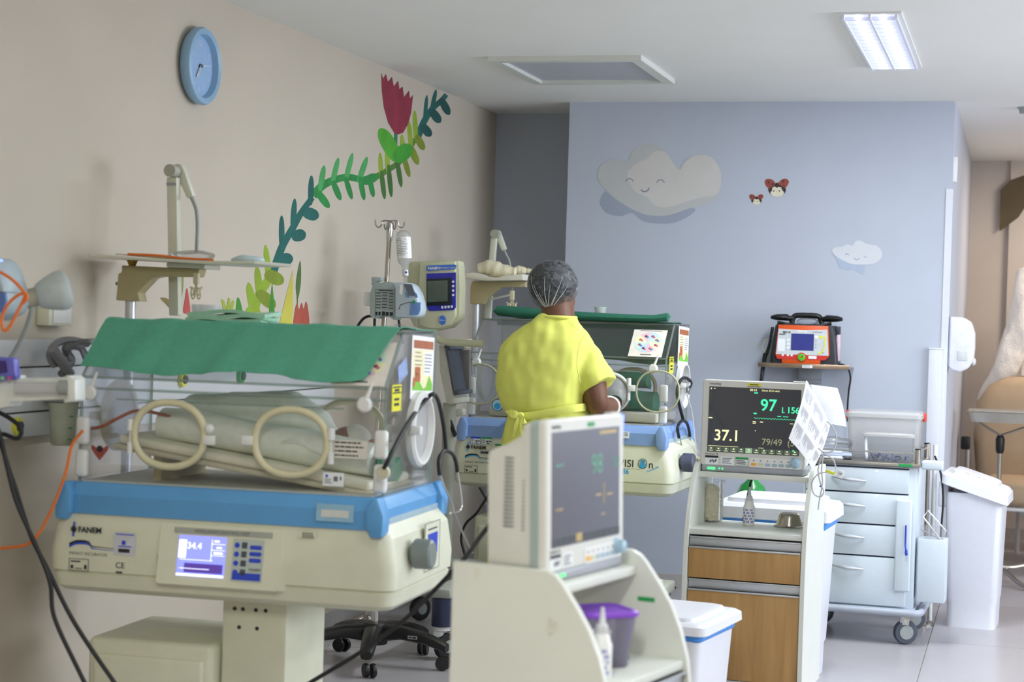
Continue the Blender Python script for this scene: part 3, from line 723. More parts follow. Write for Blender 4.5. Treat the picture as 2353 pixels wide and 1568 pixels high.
    for z in (0.055, 0.15):
        for x in (-0.455, 0.452):
            BX('wall_clip', M_WPL, t, x - 0.016, x + 0.022, -0.252, -0.225, zr + z - 0.045, zr + z + 0.035, 0.01, 3)
    # control knob and plate on the side
    Mk_ = frame((0.520, -0.14, zr - 0.165), (0, 1, 0), (0, 0, 1))
    MB().loft([[Mk_ @ Vector(((r + 0.002 * (j % 2)) * math.cos(2 * PI * j / 32), (r + 0.002 * (j % 2)) * math.sin(2 * PI * j / 32), z)) for j in range(32)] for r, z in ((0.024, 0), (0.026, 0.002), (0.041, 0.014), (0.040, 0.06), (0.034, 0.066))]).build('side_knob', M_KNOBG if near else mat('side_knob_dark', '#4a5064', 0.4), t)
    Ms = frame((0.5228, -0.02, zr - 0.235), (0, 1, 0), (0, 0, 1))
    if near:
        o = PLATE('side_plate', M_CREAM, t, Ms, 0.15, 0.14, 0.002)
        LINES('plate_line', M_INK, o, Ms @ Matrix.Translation((0, 0, 0.0022)), [(0, 0, 0.15, 0.0012), (0, 0.139, 0.15, 0.0012), (0, 0, 0.0012, 0.14), (0.149, 0, 0.0012, 0.14), (0.03, 0.118, 0.09, 0.004), (0.02, 0.02, 0.05, 0.003)])
        for k in range(3):
            PLATE('socket', M_BLUEPR, o, Ms @ Matrix.Translation((0.03 + k * 0.034, 0.045, 0.002)), 0.026, 0.062, 0.002)
    print_block(t, -0.3045, zr, M_INK, M_BLUEPR if near else M_LBLUE)
    if near:
        # raised control unit
        Mp = frame((-0.172, -0.318, zr - 0.272), (1, 0, 0), (0, 0.16, 1))
        b = MB(); top = [Mp @ Vector((x, y, 0.0)) for x, y in rrect(0.185, 0.0875, 0.008, 3, 0.185, 0.0875)]
        bot = [Vector((-0.172 + x, -0.29, zr - 0.272 + y)) for x, y in rrect(0.20, 0.098, 0.02, 3, 0.185, 0.0875)]
        front = [Mp @ Vector((x, y, 0.012)) for x, y in rrect(0.183, 0.0855, 0.008, 3, 0.185, 0.0875)]
        b.loft([bot, top, front]).build('control_unit', M_CREAM, t, angle=25)
        Q = Mp @ Matrix.Translation((0, 0, 0.0125))
        u = PLATE('keypad', M_KEYPAD, t, Q @ Matrix.Translation((0.226, 0.022, 0)), 0.092, 0.118, 0.0012)
        PLATE('title_strip', mat('strip_grey', '#a3a79f', 0.5), t, Q @ Matrix.Translation((0.045, 0.146, 0)), 0.295, 0.016, 0.0012)
        TXT('title', 'INTELLIGENT CONTROL UNIT', 0.012, Q @ Matrix.Translation((0.19, 0.154, 0.0013)), M_GINK, t, 'CENTER')
        s = PLATE('display', M_SCREENB, t, Q @ Matrix.Translation((0.062, 0.028, 0)), 0.142, 0.112, 0.0015)
        LINES('readout', M_SCREENW, s, Q @ Matrix.Translation((0.062, 0.028, 0.0016)), [(0, 0, 0.142, 0.006), (0.006, 0.045, 0.10, 0.0012), (0.1, 0.045, 0.0012, 0.06), (0.1, 0.075, 0.04, 0.0012), (0.1, 0.092, 0.04, 0.0012), (0.1, 0.06, 0.04, 0.0012), (0.108, 0.098, 0.014, 0.005), (0.115, 0.081, 0.016, 0.004), (0.108, 0.065, 0.026, 0.005), (0.002, 0.05, 0.022, 0.05), (0.008, 0.02, 0.09, 0.0015)])
        TXT('readout_value', '34.4', 0.026, Q @ Matrix.Translation((0.088, 0.112, 0.0016)), M_SCREENW, s)
        PLATE('readout_bar', M_SCREEND, s, Q @ Matrix.Translation((0.084, 0.038, 0.0015)), 0.116, 0.026, 0.0006)
        for k in range(4):
            MB().lathe([(0.0075, 0), (0.0075, 0.0015)], Q @ Matrix.Translation((0.238, 0.122 - k * 0.025, 0.001)), 16).build('key', M_BLUEPR, u)
            PLATE('pictogram', M_DGREY, u, Q @ Matrix.Translation((0.252, 0.114 - k * 0.025, 0.001)), 0.016, 0.017, 0.001, 0.002)
            if k < 3: PLATE('menu_key', M_BLUEPR, u, Q @ Matrix.Translation((0.276, 0.112 - k * 0.018, 0.001)), 0.036, 0.012, 0.001, 0.005)
        PLATE('blue_key', M_BLUEPR, u, Q @ Matrix.Translation((0.23, 0.026, 0.001)), 0.084, 0.02, 0.001)
        TXT('keypad_name', 'FANEM', 0.011, Q @ Matrix.Translation((0.278, 0.056, 0.0013)), M_INK, u)
        Ml = frame((-0.312, -0.3055, zr - 0.2), (1, 0, 0), (0, 0, 1))
        l = PLATE('inspection_label', mat('label_lilac', '#c9cbd6', 0.6), t, Ml, 0.066, 0.065)
        LINES('label_print', M_BLUEPR, l, Ml @ Matrix.Translation((0, 0, 0.001)), [(0.006, 0.058, 0.055, 0.003), (0.024, 0.03, 0.012, 0.012), (0.014, 0.024, 0.04, 0.003)])
        LINES('label_code', M_INK, l, Ml @ Matrix.Translation((0, 0, 0.001)), [(0.014, 0.008, 0.035, 0.011)])
        Ml = frame((0.245, -0.3055, zr - 0.118), (1, 0, 0), (0, 0, 1))
        l = PLATE('warning_label', M_CREAM, t, Ml, 0.05, 0.018); LINES('label_print', M_INK, l, Ml @ Matrix.Translation((0, 0, 0.001)), textlines(0.01, 0.013, 0.035, 4, 0.004, 3))
        Ml = frame((0.295, -0.3085, zr - 0.068), (1, 0, 0), (0, 0.05, 1))
        l = PLATE('rail_label', mat('label_clear_tape', '#8fb9d4', 0.4), t, Ml, 0.11, 0.048, 0.003); PLATE('rail_label_text', mat('label_pale', '#cfd2cf', 0.6), l, Ml @ Matrix.Translation((0.015, 0.012, 0.003)), 0.08, 0.02, 0.0006)
    else:
        Ml = frame((-0.427, -0.3055, zr - 0.118), (1, 0, 0), (0, 0, 1))
        for k, m in ((0, M_BLUEPR), (1, M_GREENLB)):
            Mq = Ml @ Matrix.Translation((k * 0.054, 0, 0)); l = PLATE('service_label', M_PAPER, t, Mq, 0.048, 0.032)
            LINES('label_band', m, l, Mq @ Matrix.Translation((0, 0, 0.001)), [(0, 0.024, 0.048, 0.008), (0, 0, 0.0012, 0.032), (0.0468, 0, 0.0012, 0.032), (0, 0, 0.048, 0.0012)])
            LINES('label_print', M_INK, l, Mq @ Matrix.Translation((0, 0, 0.0012)), textlines(0.004, 0.018, 0.014, 3, 0.006, 5) + [(0.02, 0.010, 0.004, 0.008), (0.026, 0.009, 0.005, 0.007), (0.034, 0.011, 0.004, 0.008), (0.04, 0.010, 0.005, 0.006), (0.024, 0.003, 0.014, 0.003)])
        Mq = Ml @ Matrix.Translation((0.118, -0.004, 0)); l = PLATE('green_label', M_GREENLB, t, Mq, 0.08, 0.009)
        Mq = Ml @ Matrix.Translation((0.1, -0.06, 0)); l = PLATE('paper_label', mat('label_cream', '#dcd8c8', 0.6), t, Mq, 0.085, 0.04); LINES('label_print', M_INK, l, Mq @ Matrix.Translation((0, 0, 0.001)), [(0.006, 0.012, 0.03, 0.005), (0.006, 0.032, 0.02, 0.004)])
        Mq = Ml @ Matrix.Translation((0.048, -0.045, 0)); l = PLATE('tag', M_GREY, t, Mq, 0.042, 0.015); LINES('label_print', M_INK, l, Mq @ Matrix.Translation((0, 0, 0.001)), [(0.004, 0.004, 0.018, 0.006), (0.024, 0.003, 0.014, 0.008)])
        Mv = frame((0.272, -0.3045, zr - 0.172), (1, 0, 0), (0, 0, 1)) @ Matrix.Diagonal((0.94, 0.94, 1, 1))
        TXT('model_name', 'VISI', 0.05, Mv @ Matrix.Translation((0.0, 0, 0)), M_INK, t, sx=1.0)
        TXT('model_name_end', 'n', 0.05, Mv @ Matrix.Translation((0.148, 0, 0)), M_INK, t)
        ring = [Mv @ Vector((0.12 + 0.021 * math.cos(a), 0.004 + 0.023 * math.sin(a), 0.0006)) for a in [k * PI / 12 for k in range(24)]]
        MB().tube(ring, 0.0012, 6, closed=True).build('logo_ring', M_INK, t)
        o = MB().prism([(0.12 + x, 0.001 + y) for x, y in ((-0.015, -0.012), (-0.008, -0.02), (0.008, -0.02), (0.015, -0.012), (0.015, 0.002), (0.009, 0.008), (0.011, 0.02), (-0.011, 0.02), (-0.009, 0.008), (-0.015, 0.002))], Mv, 0.0006).build('logo_bird', M_LBLUE, t, smooth=False)
        LINES('logo_bird_face', M_GINK, o, Mv, [(0.113, 0.011, 0.005, 0.004), (0.122, 0.011, 0.005, 0.004), (0.1185, 0.006, 0.003, 0.004)], 0.0009)
        LINES('logo_rule', M_INK, t, Mv, [(-0.02, -0.024, 0.13, 0.001)])
        TXT('model_number', '2286', 0.032, Mv @ Matrix.Translation((-0.01, -0.038, 0)), M_LBLUE, t, bold=0.0008)
        TXT('model_suffix', 'Advanced', 0.016, Mv @ Matrix.Translation((0.14, -0.034, 0)) @ Matrix.Rotation(0.45, 4, 'Z'), M_LBLUE, t)
        Ml = frame((0.23, -0.3085, zr - 0.058), (1, 0, 0), (0, 0.05, 1))
        l = PLATE('rail_label', M_PAPER, t, Ml, 0.09, 0.03, 0.002); LINES('label_print', M_GINK, l, Ml @ Matrix.Translation((0, 0, 0.002)), [(0.028, 0, 0.001, 0.03)] + textlines(0.032, 0.023, 0.055, 4, 0.006, 8) + [(0.006, 0.013, 0.018, 0.003)])
    return t

NR = mat('rail_blue_near', '#5d9fd6', 0.4, var=0.03, scale=12)
FR = mat('rail_blue_far', '#86a6dc', 0.4, var=0.03, scale=12)
ZN, ZF = 0.885, 0.925
NEAR = incubator('nearest infant incubator under a green cloth beside the cream wall', (-2.158, 5.02, 0), math.radians(1.5), ZN, NR, True)
FAR = incubator('farther infant incubator in front of the blue wall with nurse', (-1.972, 8.32, 0), math.radians(-2.0), ZF, FR, False)

# ---------------------------------------------------------------- shelf, pole and lamp arm fixed behind each incubator
def zc(x, y): return (200 + x / 3.733, 340 + y / 3.733)
def zf(x, y): return (800 + x / 4.126, 480 + y / 4.126)
def wprism(name, m, parent, pts, Y, depth, bevel=0.0):
    P = [atY(x, y, Y) for x, y in pts]
    o = MB().prism([(p.x, p.z) for p in P], frame((0, Y + depth / 2, 0), (1, 0, 0), (0, 0, 1)), depth).build(name, m, None, bevel)
    return WC(o, parent)
def wtube(name, m, parent, pts, Y, r, k=8, n=10):
    P = [atY(x, y, (Y[i] if isinstance(Y, (list, tuple)) else Y)) for i, (x, y) in enumerate(pts)]
    o = MB().tube(spline(P, k) if k > 1 else P, r, n).build(name, m, None)
    return WC(o, parent) if parent else o
YN1 = 5.36
p = atY(300, 700, YN1)
WC(MB().cyl((p.x, YN1, 0.5), (p.x, YN1, atY(300, 690, YN1).z), 0.0175).build('shelf_post', M_ALU, None), NEAR)
wprism('shelf_arm', M_KHAKI, NEAR, [zc(*q) for q in ((330, 1010), (1000, 1042), (975, 1110), (660, 1105), (590, 1118), (470, 1245), (488, 1320), (280, 1310), (300, 1080), (328, 1070))], YN1, 0.055, 0.004)
q0 = atY(*zc(250, 1165), YN1); WC(MB().cyl(q0, q0 + Vector((0.03, 0, 0)), 0.006).build('shelf_pin', M_GREY, None), NEAR)
wprism('shelf_tray', M_TRAYGREY, NEAR, [zc(*q) for q in ((192, 928), (215, 955), (760, 985), (1200, 1012), (1590, 1010), (1612, 985), (1200, 984), (700, 960), (240, 925))], YN1, 0.30, 0.002)
wprism('tray_mount', M_TRAYGREY, NEAR, [zc(*q) for q in ((752, 990), (1082, 1008), (1075, 1046), (750, 1028))], YN1, 0.12, 0.003)
q0 = atY(*zc(388, 985), YN1); WC(MB().lathe([(0.010, -0.012), (0.018, 0.006), (0.012, 0.016)], Matrix.Translation(q0), 16).build('shelf_knob', mat('amber_knob', '#b8903c', 0.4), None), NEAR)
YL = 5.42
wprism('lamp_post', mat('lamp_arm_cream', '#cfd0bf', 0.4, var=0.02), NEAR, [zc(*q) for q in ((698, 255), (785, 255), (800, 1440), (718, 1440))], YL, 0.03, 0.004)
wprism('post_ring', M_GREY, NEAR, [zc(*q) for q in ((700, 300), (783, 300), (783, 325), (700, 325))], YL, 0.034)
LAMPM = MATS['lamp_arm_cream']
q0 = atY(*zc(742, 200), YL)
WC(MB().cyl(q0 + Vector((0, -0.03, 0)), q0 + Vector((0, 0.01, 0)), 0.0205, n=28).build('lamp_joint', mat('joint_grey', '#a8a89a', 0.4), None), NEAR)
wprism('lamp_arm', LAMPM, NEAR, [zc(*q) for q in ((760, 140), (820, 138), (848, 190), (925, 415), (868, 438), (775, 220))], YL + 0.03, 0.03, 0.006)
wtube('lamp_gooseneck', M_GREY, NEAR, [zc(*q) for q in ((895, 425), (935, 520), (948, 640), (945, 780), (940, 900))], YL, 0.0065)

YF1 = 8.68
p = atY(*zf(1215, 950), YF1)
WC(MB().cyl((p.x, YF1, 0.55), (p.x, YF1, atY(*zf(1215, 905), YF1).z), 0.016).build('shelf_post', M_ALU, None), FAR)
wprism('shelf_arm', M_KHAKI, FAR, [zf(*q) for q in ((1190, 688), (1700, 690), (1690, 745), (1460, 745), (1340, 840), (1300, 905), (1170, 905), (1172, 740))], YF1, 0.055, 0.004)
wprism('shelf_tray', M_TRAYGREY, FAR, [zf(*q) for q in ((1180, 650), (1190, 625), (1270, 612), (1350, 632), (1405, 655), (1500, 660), (1560, 640), (1730, 628), (1730, 685), (1380, 690), (1190, 668))], YF1, 0.30, 0.003)
wprism('lamp_post', LAMPM, FAR, [zf(*q) for q in ((1358, 275), (1412, 275), (1352, 1060), (1292, 1060))], YF1 + 0.1, 0.03, 0.004)
q0 = atY(*zf(1402, 240), YF1 + 0.1)
WC(MB().cyl(q0 + Vector((0, -0.03, 0)), q0 + Vector((0, 0.01, 0)), 0.022, n=28).build('lamp_joint', MATS['joint_grey'], None), FAR)
wprism('lamp_arm', LAMPM, FAR, [zf(*q) for q in ((1400, 200), (1440, 205), (1505, 385), (1462, 405), (1405, 270))], YF1 + 0.13, 0.03, 0.006)
wtube('lamp_gooseneck', M_GREY, FAR, [zf(*q) for q in ((1480, 395), (1500, 440), (1525, 490), (1538, 560))], YF1 + 0.1, 0.006)
WC(MB().cyl(atX(1588, 1056, -1.50), atX(1622, 1055, -1.38), 0.011, n=14).build('side_spout', M_IVORY, None), FAR)
wtube('side_bar', M_WPL, FAR, [zf(*q) for q in ((1340, 862), (1530, 818))], YF1 + 0.02, 0.006, 1)
# ================================================================ CABINETS, MONITORS AND CART
M_WOOD = wood_mat('oak_veneer', '#a47c46', '#bf975e')
M_EDGE = mat('white_edge', '#e8eaea', 0.35, var=0.01)
def cabinet(label, loc, rz):
    t = thing('monitor_cabinet', label, 'cabinet', loc, rz, 'white monitor cabinets with curved sides')
    prof = [(0.19, 0.05), (0.19, 0.87), (-0.035, 0.87), (-0.056, 0.86), (-0.07, 0.846), (-0.105, 0.80), (-0.135, 0.755), (-0.16, 0.70), (-0.18, 0.63), (-0.19, 0.55), (-0.195, 0.45), (-0.195, 0.05)]
    for x in (-0.2275, 0.2095):
        MB().prism([(y, z) for y, z in prof], frame((x, 0, 0), (0, 1, 0), (0, 0, 1)), 0.018).build('side_panel', M_WHITE, t, 0.0015, 1)
    BX('top_shelf', M_WHITE, t, -0.2095, 0.2095, -0.05, 0.19, 0.815, 0.835, 0.001)
    BX('middle_shelf', M_WHITE, t, -0.2095, 0.2095, -0.172, 0.19, 0.612, 0.632, 0.001)
    BX('bottom_panel', M_WHITE, t, -0.2095, 0.2095, -0.18, 0.19, 0.055, 0.085, 0.001)
    BX('back_panel', M_WHITE, t, -0.2095, 0.2095, 0.178, 0.19, 0.085, 0.60)
    for nm, z0, z1 in (('drawer', 0.455, 0.606), ('door', 0.088, 0.45)):
        d = BX(nm, M_WOOD, t, -0.207, 0.207, -0.186, -0.168, z0, z1 - 0.036, 0.0008)
        b = MB(); b.box(-0.207, 0.207, -0.172, -0.168, z1 - 0.036, z1).box(-0.207, 0.207, -0.19, -0.168, z1 - 0.042, z1 - 0.036).box(-0.207, 0.207, -0.182, -0.168, z1 - 0.004, z1)
        b.build('handle_strip', M_ALU, d, 0.0006)
    for sx in (-0.19, 0.19):
        for sy in (-0.15, 0.15):
            MB().lathe([(0.018, -0.01), (0.027, -0.01), (0.027, 0.01), (0.018, 0.01)], frame((sx, sy, 0.027), (0, 1, 0), (0, 0, 1)), 16).build('caster', M_DGREY, t)
    return t
CA = cabinet('nearest white curved-side cabinet carrying the monitor turned aside', (-0.920, 3.919, 0), math.radians(78))
CB = cabinet('white curved-side cabinet with wood drawer fronts facing the viewer', (-0.932, 6.847, 0), math.radians(-3.5))
# green label on A's inner side, stain patch
Ml = frame((0.2085, -0.02, 0.752), (0, -1, 0), (0, 0, 1))
l = PLATE('green_label', M_GREENLB, CA, frame((0.2088, -0.055, 0.755), (0, -1, 0), (0, 0, 1)), 0.042, 0.010, 0.0006)
for x, y, rx, ry in ((0.05, 0.755, 0.014, 0.018), (-0.13, 0.85, 0.006, 0.014)):
    MB().prism([(x + a * (1 + 0.3 * math.sin(7 * i)), y + c * (1 + 0.3 * math.cos(5 * i))) for i, (a, c) in enumerate(oval(rx, ry, 14))], frame((-0.2276, 0, 0), (0, -1, 0), (0, 0, 1)), 0.0003).build('stain', mat('stain_beige', '#d2d3c8', 0.6, var=0.1, scale=60), CA, smooth=False)
# ------- patient monitors
M_BEZEL = mat('monitor_bezel', '#d9d9d4', 0.4, var=0.02)
M_BAND = mat('monitor_band', '#a5b4b4', 0.4, var=0.02)
M_BASEG = mat('monitor_base', '#a2a6b0', 0.4, var=0.03)
M_SCR = mat('monitor_screen', '#20242a', 0.12, var=0.02, emit=0.055, emit_col='#8f96a8', coat=0.5)
M_SCRA = mat('monitor_screen_haze_glow', '#3a3a42', 0.2, var=0.02, emit=0.14, emit_col='#a0a0b0', coat=0.5)  # even grey emission stands in for room reflection and slanted-view haze on the screen
def glow(n, c, e): return mat(n, c, 0.4, emit=e, emit_col=c)
G_GREEN, G_CREAM, G_LED, G_DIM = glow('glow_green', '#3fe0a0', 0.75), glow('glow_cream', '#e8e4a8', 0.75), glow('glow_led', '#46f07a', 1.2), glow('glow_dim', '#9a9a78', 0.4)
G_GREEND, G_ORD, G_BLUE = glow('glow_green_dim', '#4a8a70', 0.25), glow('glow_orange_dim', '#a08a58', 0.25), glow('alarm_blue', '#6f8cff', 2.0)
def monitor(label, loc, rz, lean=0.0):
    t = thing('patient_monitor', label, 'monitor', loc, rz, 'patient monitors on white cabinets')
    w, h = 0.40, 0.325
    Mf = frame((-w / 2, -0.02, 0.022), (1, 0, 0), (0, 0.03, 1))       # screen plane
    b = MB(); fr = rrect(w / 2, h / 2, 0.014, 4, w / 2, h / 2)
    b.loft([[Mf @ Vector((x, y, -0.014)) for x, y in fr], [Mf @ Vector((x, y, -0.002)) for x, y in fr], [Mf @ Vector((0.004 + x * (w - 0.008) / w, 0.004 + y * (h - 0.008) / h, 0.003)) for x, y in fr]])
    b.build('bezel', M_BEZEL, t, angle=30)
    MB().loft([[Mf @ Vector((x, y, z)) for x, y in rrect(w / 2 - i, h / 2 - i, 0.014, 4, w / 2, h / 2)] for z, i in ((-0.036, 0.003), (-0.014, 0.001))]).build('band', M_BAND, t, angle=30)
    MB().loft([[Mf @ Vector((x, y, z)) for x, y in rrect(w / 2 - i, hh / 2, 0.02, 4, w / 2, hh / 2 + 0.002)] for z, i, hh in ((-0.15, 0.03, h - 0.09), (-0.142, 0.015, h - 0.07), (-0.10, 0.010, h - 0.055), (-0.062, 0.006, h - 0.035), (-0.055, 0.006, h - 0.012), (-0.036, 0.004, h - 0.006))]).build('housing', M_BEZEL, t, angle=35)
    for sx in (-1, 1):
        for k in range(18): MB().box(sx * (w / 2 - 0.0085) - 0.001, sx * (w / 2 - 0.0085) + 0.001, 0.052, 0.085, 0.115 + k * 0.0085, 0.119 + k * 0.0085).build('vent_slot', M_GINK, t, smooth=False)
        for k in range(13): MB().box(sx * (w / 2 - 0.0065) - 0.001, sx * (w / 2 - 0.0065) + 0.001, 0.028, 0.040, 0.11 + k * 0.0085, 0.114 + k * 0.0085).build('vent_slot', M_GINK, t, smooth=False)
    MB().box(-w / 2 + 0.006, w / 2 - 0.006, -0.024, 0.10, 0.0, 0.026).build('base', M_BASEG, t, 0.008, 3)
    Q = Mf @ Matrix.Translation((0, 0, 0.003))
    s = PLATE('screen', M_SCR, t, Q @ Matrix.Translation((0.026, 0.052, 0)), 0.348, 0.246, 0.0008)
    TXT('maker_name', 'mindray', 0.014, Q @ Matrix.Translation((0.026, 0.309, 0)), M_INK, t)
    o = PLATE('key_panel', M_EDGE, t, Q @ Matrix.Translation((0.19, 0.002, 0)), 0.195, 0.036, 0.002, 0.006)
    for k in range(6):
        PLATE('key', [mat('key_orange', '#f0b448', 0.4), mat('key_pale', '#d6d6b8', 0.4), M_GREY, M_GREY, M_GREY, M_GREY][k] if k < 2 else mat('key_blue', '#a9bccb', 0.4), o, Q @ Matrix.Translation((0.196 + k * 0.026, 0.008, 0.002)), 0.02, 0.011, 0.002, 0.005)
        LINES('key_mark', M_GINK, o, Q @ Matrix.Translation((0.203 + k * 0.026, 0.026, 0.002)), [(0, 0, 0.005, 0.004)])
    MB().lathe([(0.020, 0), (0.018, 0.004), (0.015, 0.006), (0.0145, 0.02), (0.012, 0.022)], Q @ Matrix.Translation((0.36, 0.026, 0)), 24).build('dial_knob', mat('dial_blue', '#9fbdd0', 0.35), t)
    PLATE('power_led', G_LED, t, frame((-w / 2 + 0.03, -0.025, 0.008), (1, 0, 0), (0, 0, 1)), 0.03, 0.009, 0.0012, 0.003)
    for k in range(2): PLATE('status_led', G_LED, t, frame((-w / 2 + 0.073 + k * 0.012, -0.025, 0.010), (1, 0, 0), (0, 0, 1)), 0.005, 0.006, 0.001)
    BX('alarm_lamp', M_BEZEL, t, w / 2 - 0.06, w / 2 - 0.006, -0.01, 0.01, 0.022 + h - 0.002, 0.022 + h + 0.004, 0.002)
    Ml = Q @ Matrix.Translation((0.02, 0.006, 0))
    l = PLATE('asset_label', M_PAPER, t, Ml, 0.05, 0.032); LINES('label_print', M_INK, l, Ml @ Matrix.Translation((0, 0, 0.001)), [(0, 0.024, 0.05, 0.008)] + [(0.018 + k * 0.007, 0.006 + (k % 2) * 0.003, 0.004, 0.01) for k in range(4)])
    TXT('model_name', 'BeneView T8', 0.009, Q @ Matrix.Translation((0.02, 0.044, 0)), M_INK, t)
    Ml = Q @ Matrix.Translation((0.08, 0.006, 0))
    l = PLATE('notice_label', M_PAPER, t, Ml, 0.05, 0.03); LINES('label_print', M_GINK, l, Ml @ Matrix.Translation((0, 0, 0.001)), textlines(0.006, 0.023, 0.04, 4, 0.006, 4))
    return t, s, Q @ Matrix.Translation((0.026, 0.052, 0.001)), Q
YAWB = math.radians(-3.5)
def cab_pt(cab, x, y, z): return Matrix.Translation(cab.location) @ Matrix.Rotation(cab.rotation_euler.z, 4, 'Z') @ Vector((x, y, z))
MA, sA, QA, FA = monitor('nearest patient monitor, turned aside, its dim screen showing 98', cab_pt(CA, -0.008, 0.0, 0.8355), math.radians(78))
MBm, sB, QB, FBm = monitor('patient monitor facing the viewer with bright 97 and 37.1 readings', cab_pt(CB, -0.012, -0.005, 0.8355), math.radians(-3.5))
# screen A
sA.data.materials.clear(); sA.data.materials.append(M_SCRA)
TXT('reading', '98', 0.062, QA @ Matrix.Translation((0.195, 0.165, 0)), G_GREEND, sA); TXT('reading_small', '157', 0.03, QA @ Matrix.Translation((0.305, 0.165, 0)), G_GREEND, sA)
PIECES('screen_text', G_ORD, sA, QA, [(0.02, 0.078, 0.008, 0.004), (0.032, 0.078, 0.02, 0.004), (0.22, 0.096, 0.03, 0.004), (0.28, 0.094, 0.03, 0.004), (0.262, 0.078, 0.004, 0.045), (0.25, 0.052, 0.02, 0.003), (0.12, 0.004, 0.03, 0.018), (0.24, 0.232, 0.09, 0.008)])
LINES('screen_mark', G_GREEND, sA, QA, [(0.02, 0.172, 0.022, 0.004), (0.046, 0.173, 0.012, 0.004)])
PIECES('toolbar', mat('toolbar_grey', '#3c4446', 0.3, emit=0.05), sA, QA, [(0.004 + k * 0.029, 0.003, 0.026, 0.016) for k in range(12)], 0.0003)
Ml = FA @ Matrix.Translation((0.205, 0.303, 0)); PLATE('green_label', M_GREENLB, MA, Ml, 0.034, 0.010, 0.0012)
PLATE('alarm_light', G_BLUE, MA, frame((0.1985, -0.014, 0.27), (0, 0, 1), (0, 1, 0)), 0.075, 0.008, 0.003)
# screen B
TXT('spo2_reading', '97', 0.062, QB @ Matrix.Translation((0.196, 0.182, 0)), G_GREEN, sB, bold=0.0008); TXT('pulse_reading', '156', 0.032, QB @ Matrix.Translation((0.296, 0.168, 0)), G_GREEN, sB, bold=0.0005)
TXT('temperature_reading', '37.1', 0.058, QB @ Matrix.Translation((0.024, 0.062, 0)), G_CREAM, sB, bold=0.0006); TXT('pressure_reading', '79/49  (59)', 0.034, QB @ Matrix.Translation((0.206, 0.046, 0)), G_DIM, sB)
TXT('clock_text', '09:10', 0.012, QB @ Matrix.Translation((0.155, 0.238, 0)), G_CREAM, sB); TXT('lead_text', 'Deriv. ECG desl.', 0.010, QB @ Matrix.Translation((0.2, 0.238, 0)), G_CREAM, sB)
PIECES('screen_text', G_CREAM, sB, QB, [(0.002, 0.126, 0.014, 0.004), (0.17, 0.118, 0.012, 0.004), (0.17, 0.113, 0.012, 0.002), (0.197, 0.119, 0.012, 0.003), (0.31, 0.118, 0.012, 0.002), (0.004, 0.0225, 0.115, 0.0012), (0.195, 0.0225, 0.02, 0.0015), (0.006, 0.236, 0.004, 0.005), (0.017, 0.238, 0.007, 0.002), (0.18, 0.085, 0.002, 0.004)])
LINES('screen_mark', G_GREEN, sB, QB, [(0.172, 0.226, 0.014, 0.004), (0.172, 0.149, 0.012, 0.005), (0.262, 0.143, 0.014, 0.003), (0.283, 0.143, 0.02, 0.002), (0.279, 0.157, 0.003, 0.022), (0.284, 0.158, 0.004, 0.004), (0.322, 0.017, 0.008, 0.004)])
wv = []
for k in range(61):
    ph = k / 60 * 15 * 2 * PI; wv.append(QB @ Vector((0.174 + k * 0.0028, 0.134 + 0.0022 * math.sin(ph) + 0.0008 * math.sin(2 * ph), 0.0006)))
MB().tube(wv, 0.0007, 5).build('pulse_wave', G_GREEN, sB)
mt = mat('toolbar_green', '#4a5c50', 0.3, emit=0.12, emit_col='#8aa090'); mt2 = mat('toolbar_lit', '#7a9c80', 0.3, emit=0.35, emit_col='#9ac0a0')
PIECES('toolbar', mt, sB, QB, [(0.002 + k * 0.0288, 0.002, 0.026, 0.018) for k in range(12) if k != 5], 0.0003); LINES('toolbar_active', mt2, sB, QB, [(0.002 + 5 * 0.0288, 0.002, 0.026, 0.019)], 0.0004)
LINES('toolbar_marks', G_CREAM, sB, QB, [(0.012 + k * 0.0288, 0.012, 0.006, 0.004) for k in range(12)] + [(0.008 + k * 0.0288, 0.005, 0.014, 0.0016) for k in range(12)], 0.0005)
Ml = FBm @ Matrix.Translation((0.17, 0.306, 0)); l = PLATE('yellow_label', M_YELLOW, MBm, Ml, 0.052, 0.009, 0.0012)
LINES('label_print', M_INK, l, Ml @ Matrix.Translation((0, 0, 0.0013)), [(0.01, 0.003, 0.032, 0.003), (0.002, -0.004, 0.048, 0.0015)])
Ml = FBm @ Matrix.Translation((0.136, 0.005, 0)); l = PLATE('service_label', M_PAPER, MBm, Ml, 0.048, 0.032)
LINES('label_band', M_GREENLB, l, Ml @ Matrix.Translation((0, 0, 0.001)), [(0, 0.024, 0.048, 0.008), (0, 0, 0.0012, 0.032), (0.0468, 0, 0.0012, 0.032), (0, 0, 0.048, 0.0012)]); LINES('label_print', M_INK, l, Ml @ Matrix.Translation((0, 0, 0.001)), textlines(0.004, 0.018, 0.038, 3, 0.006, 9))
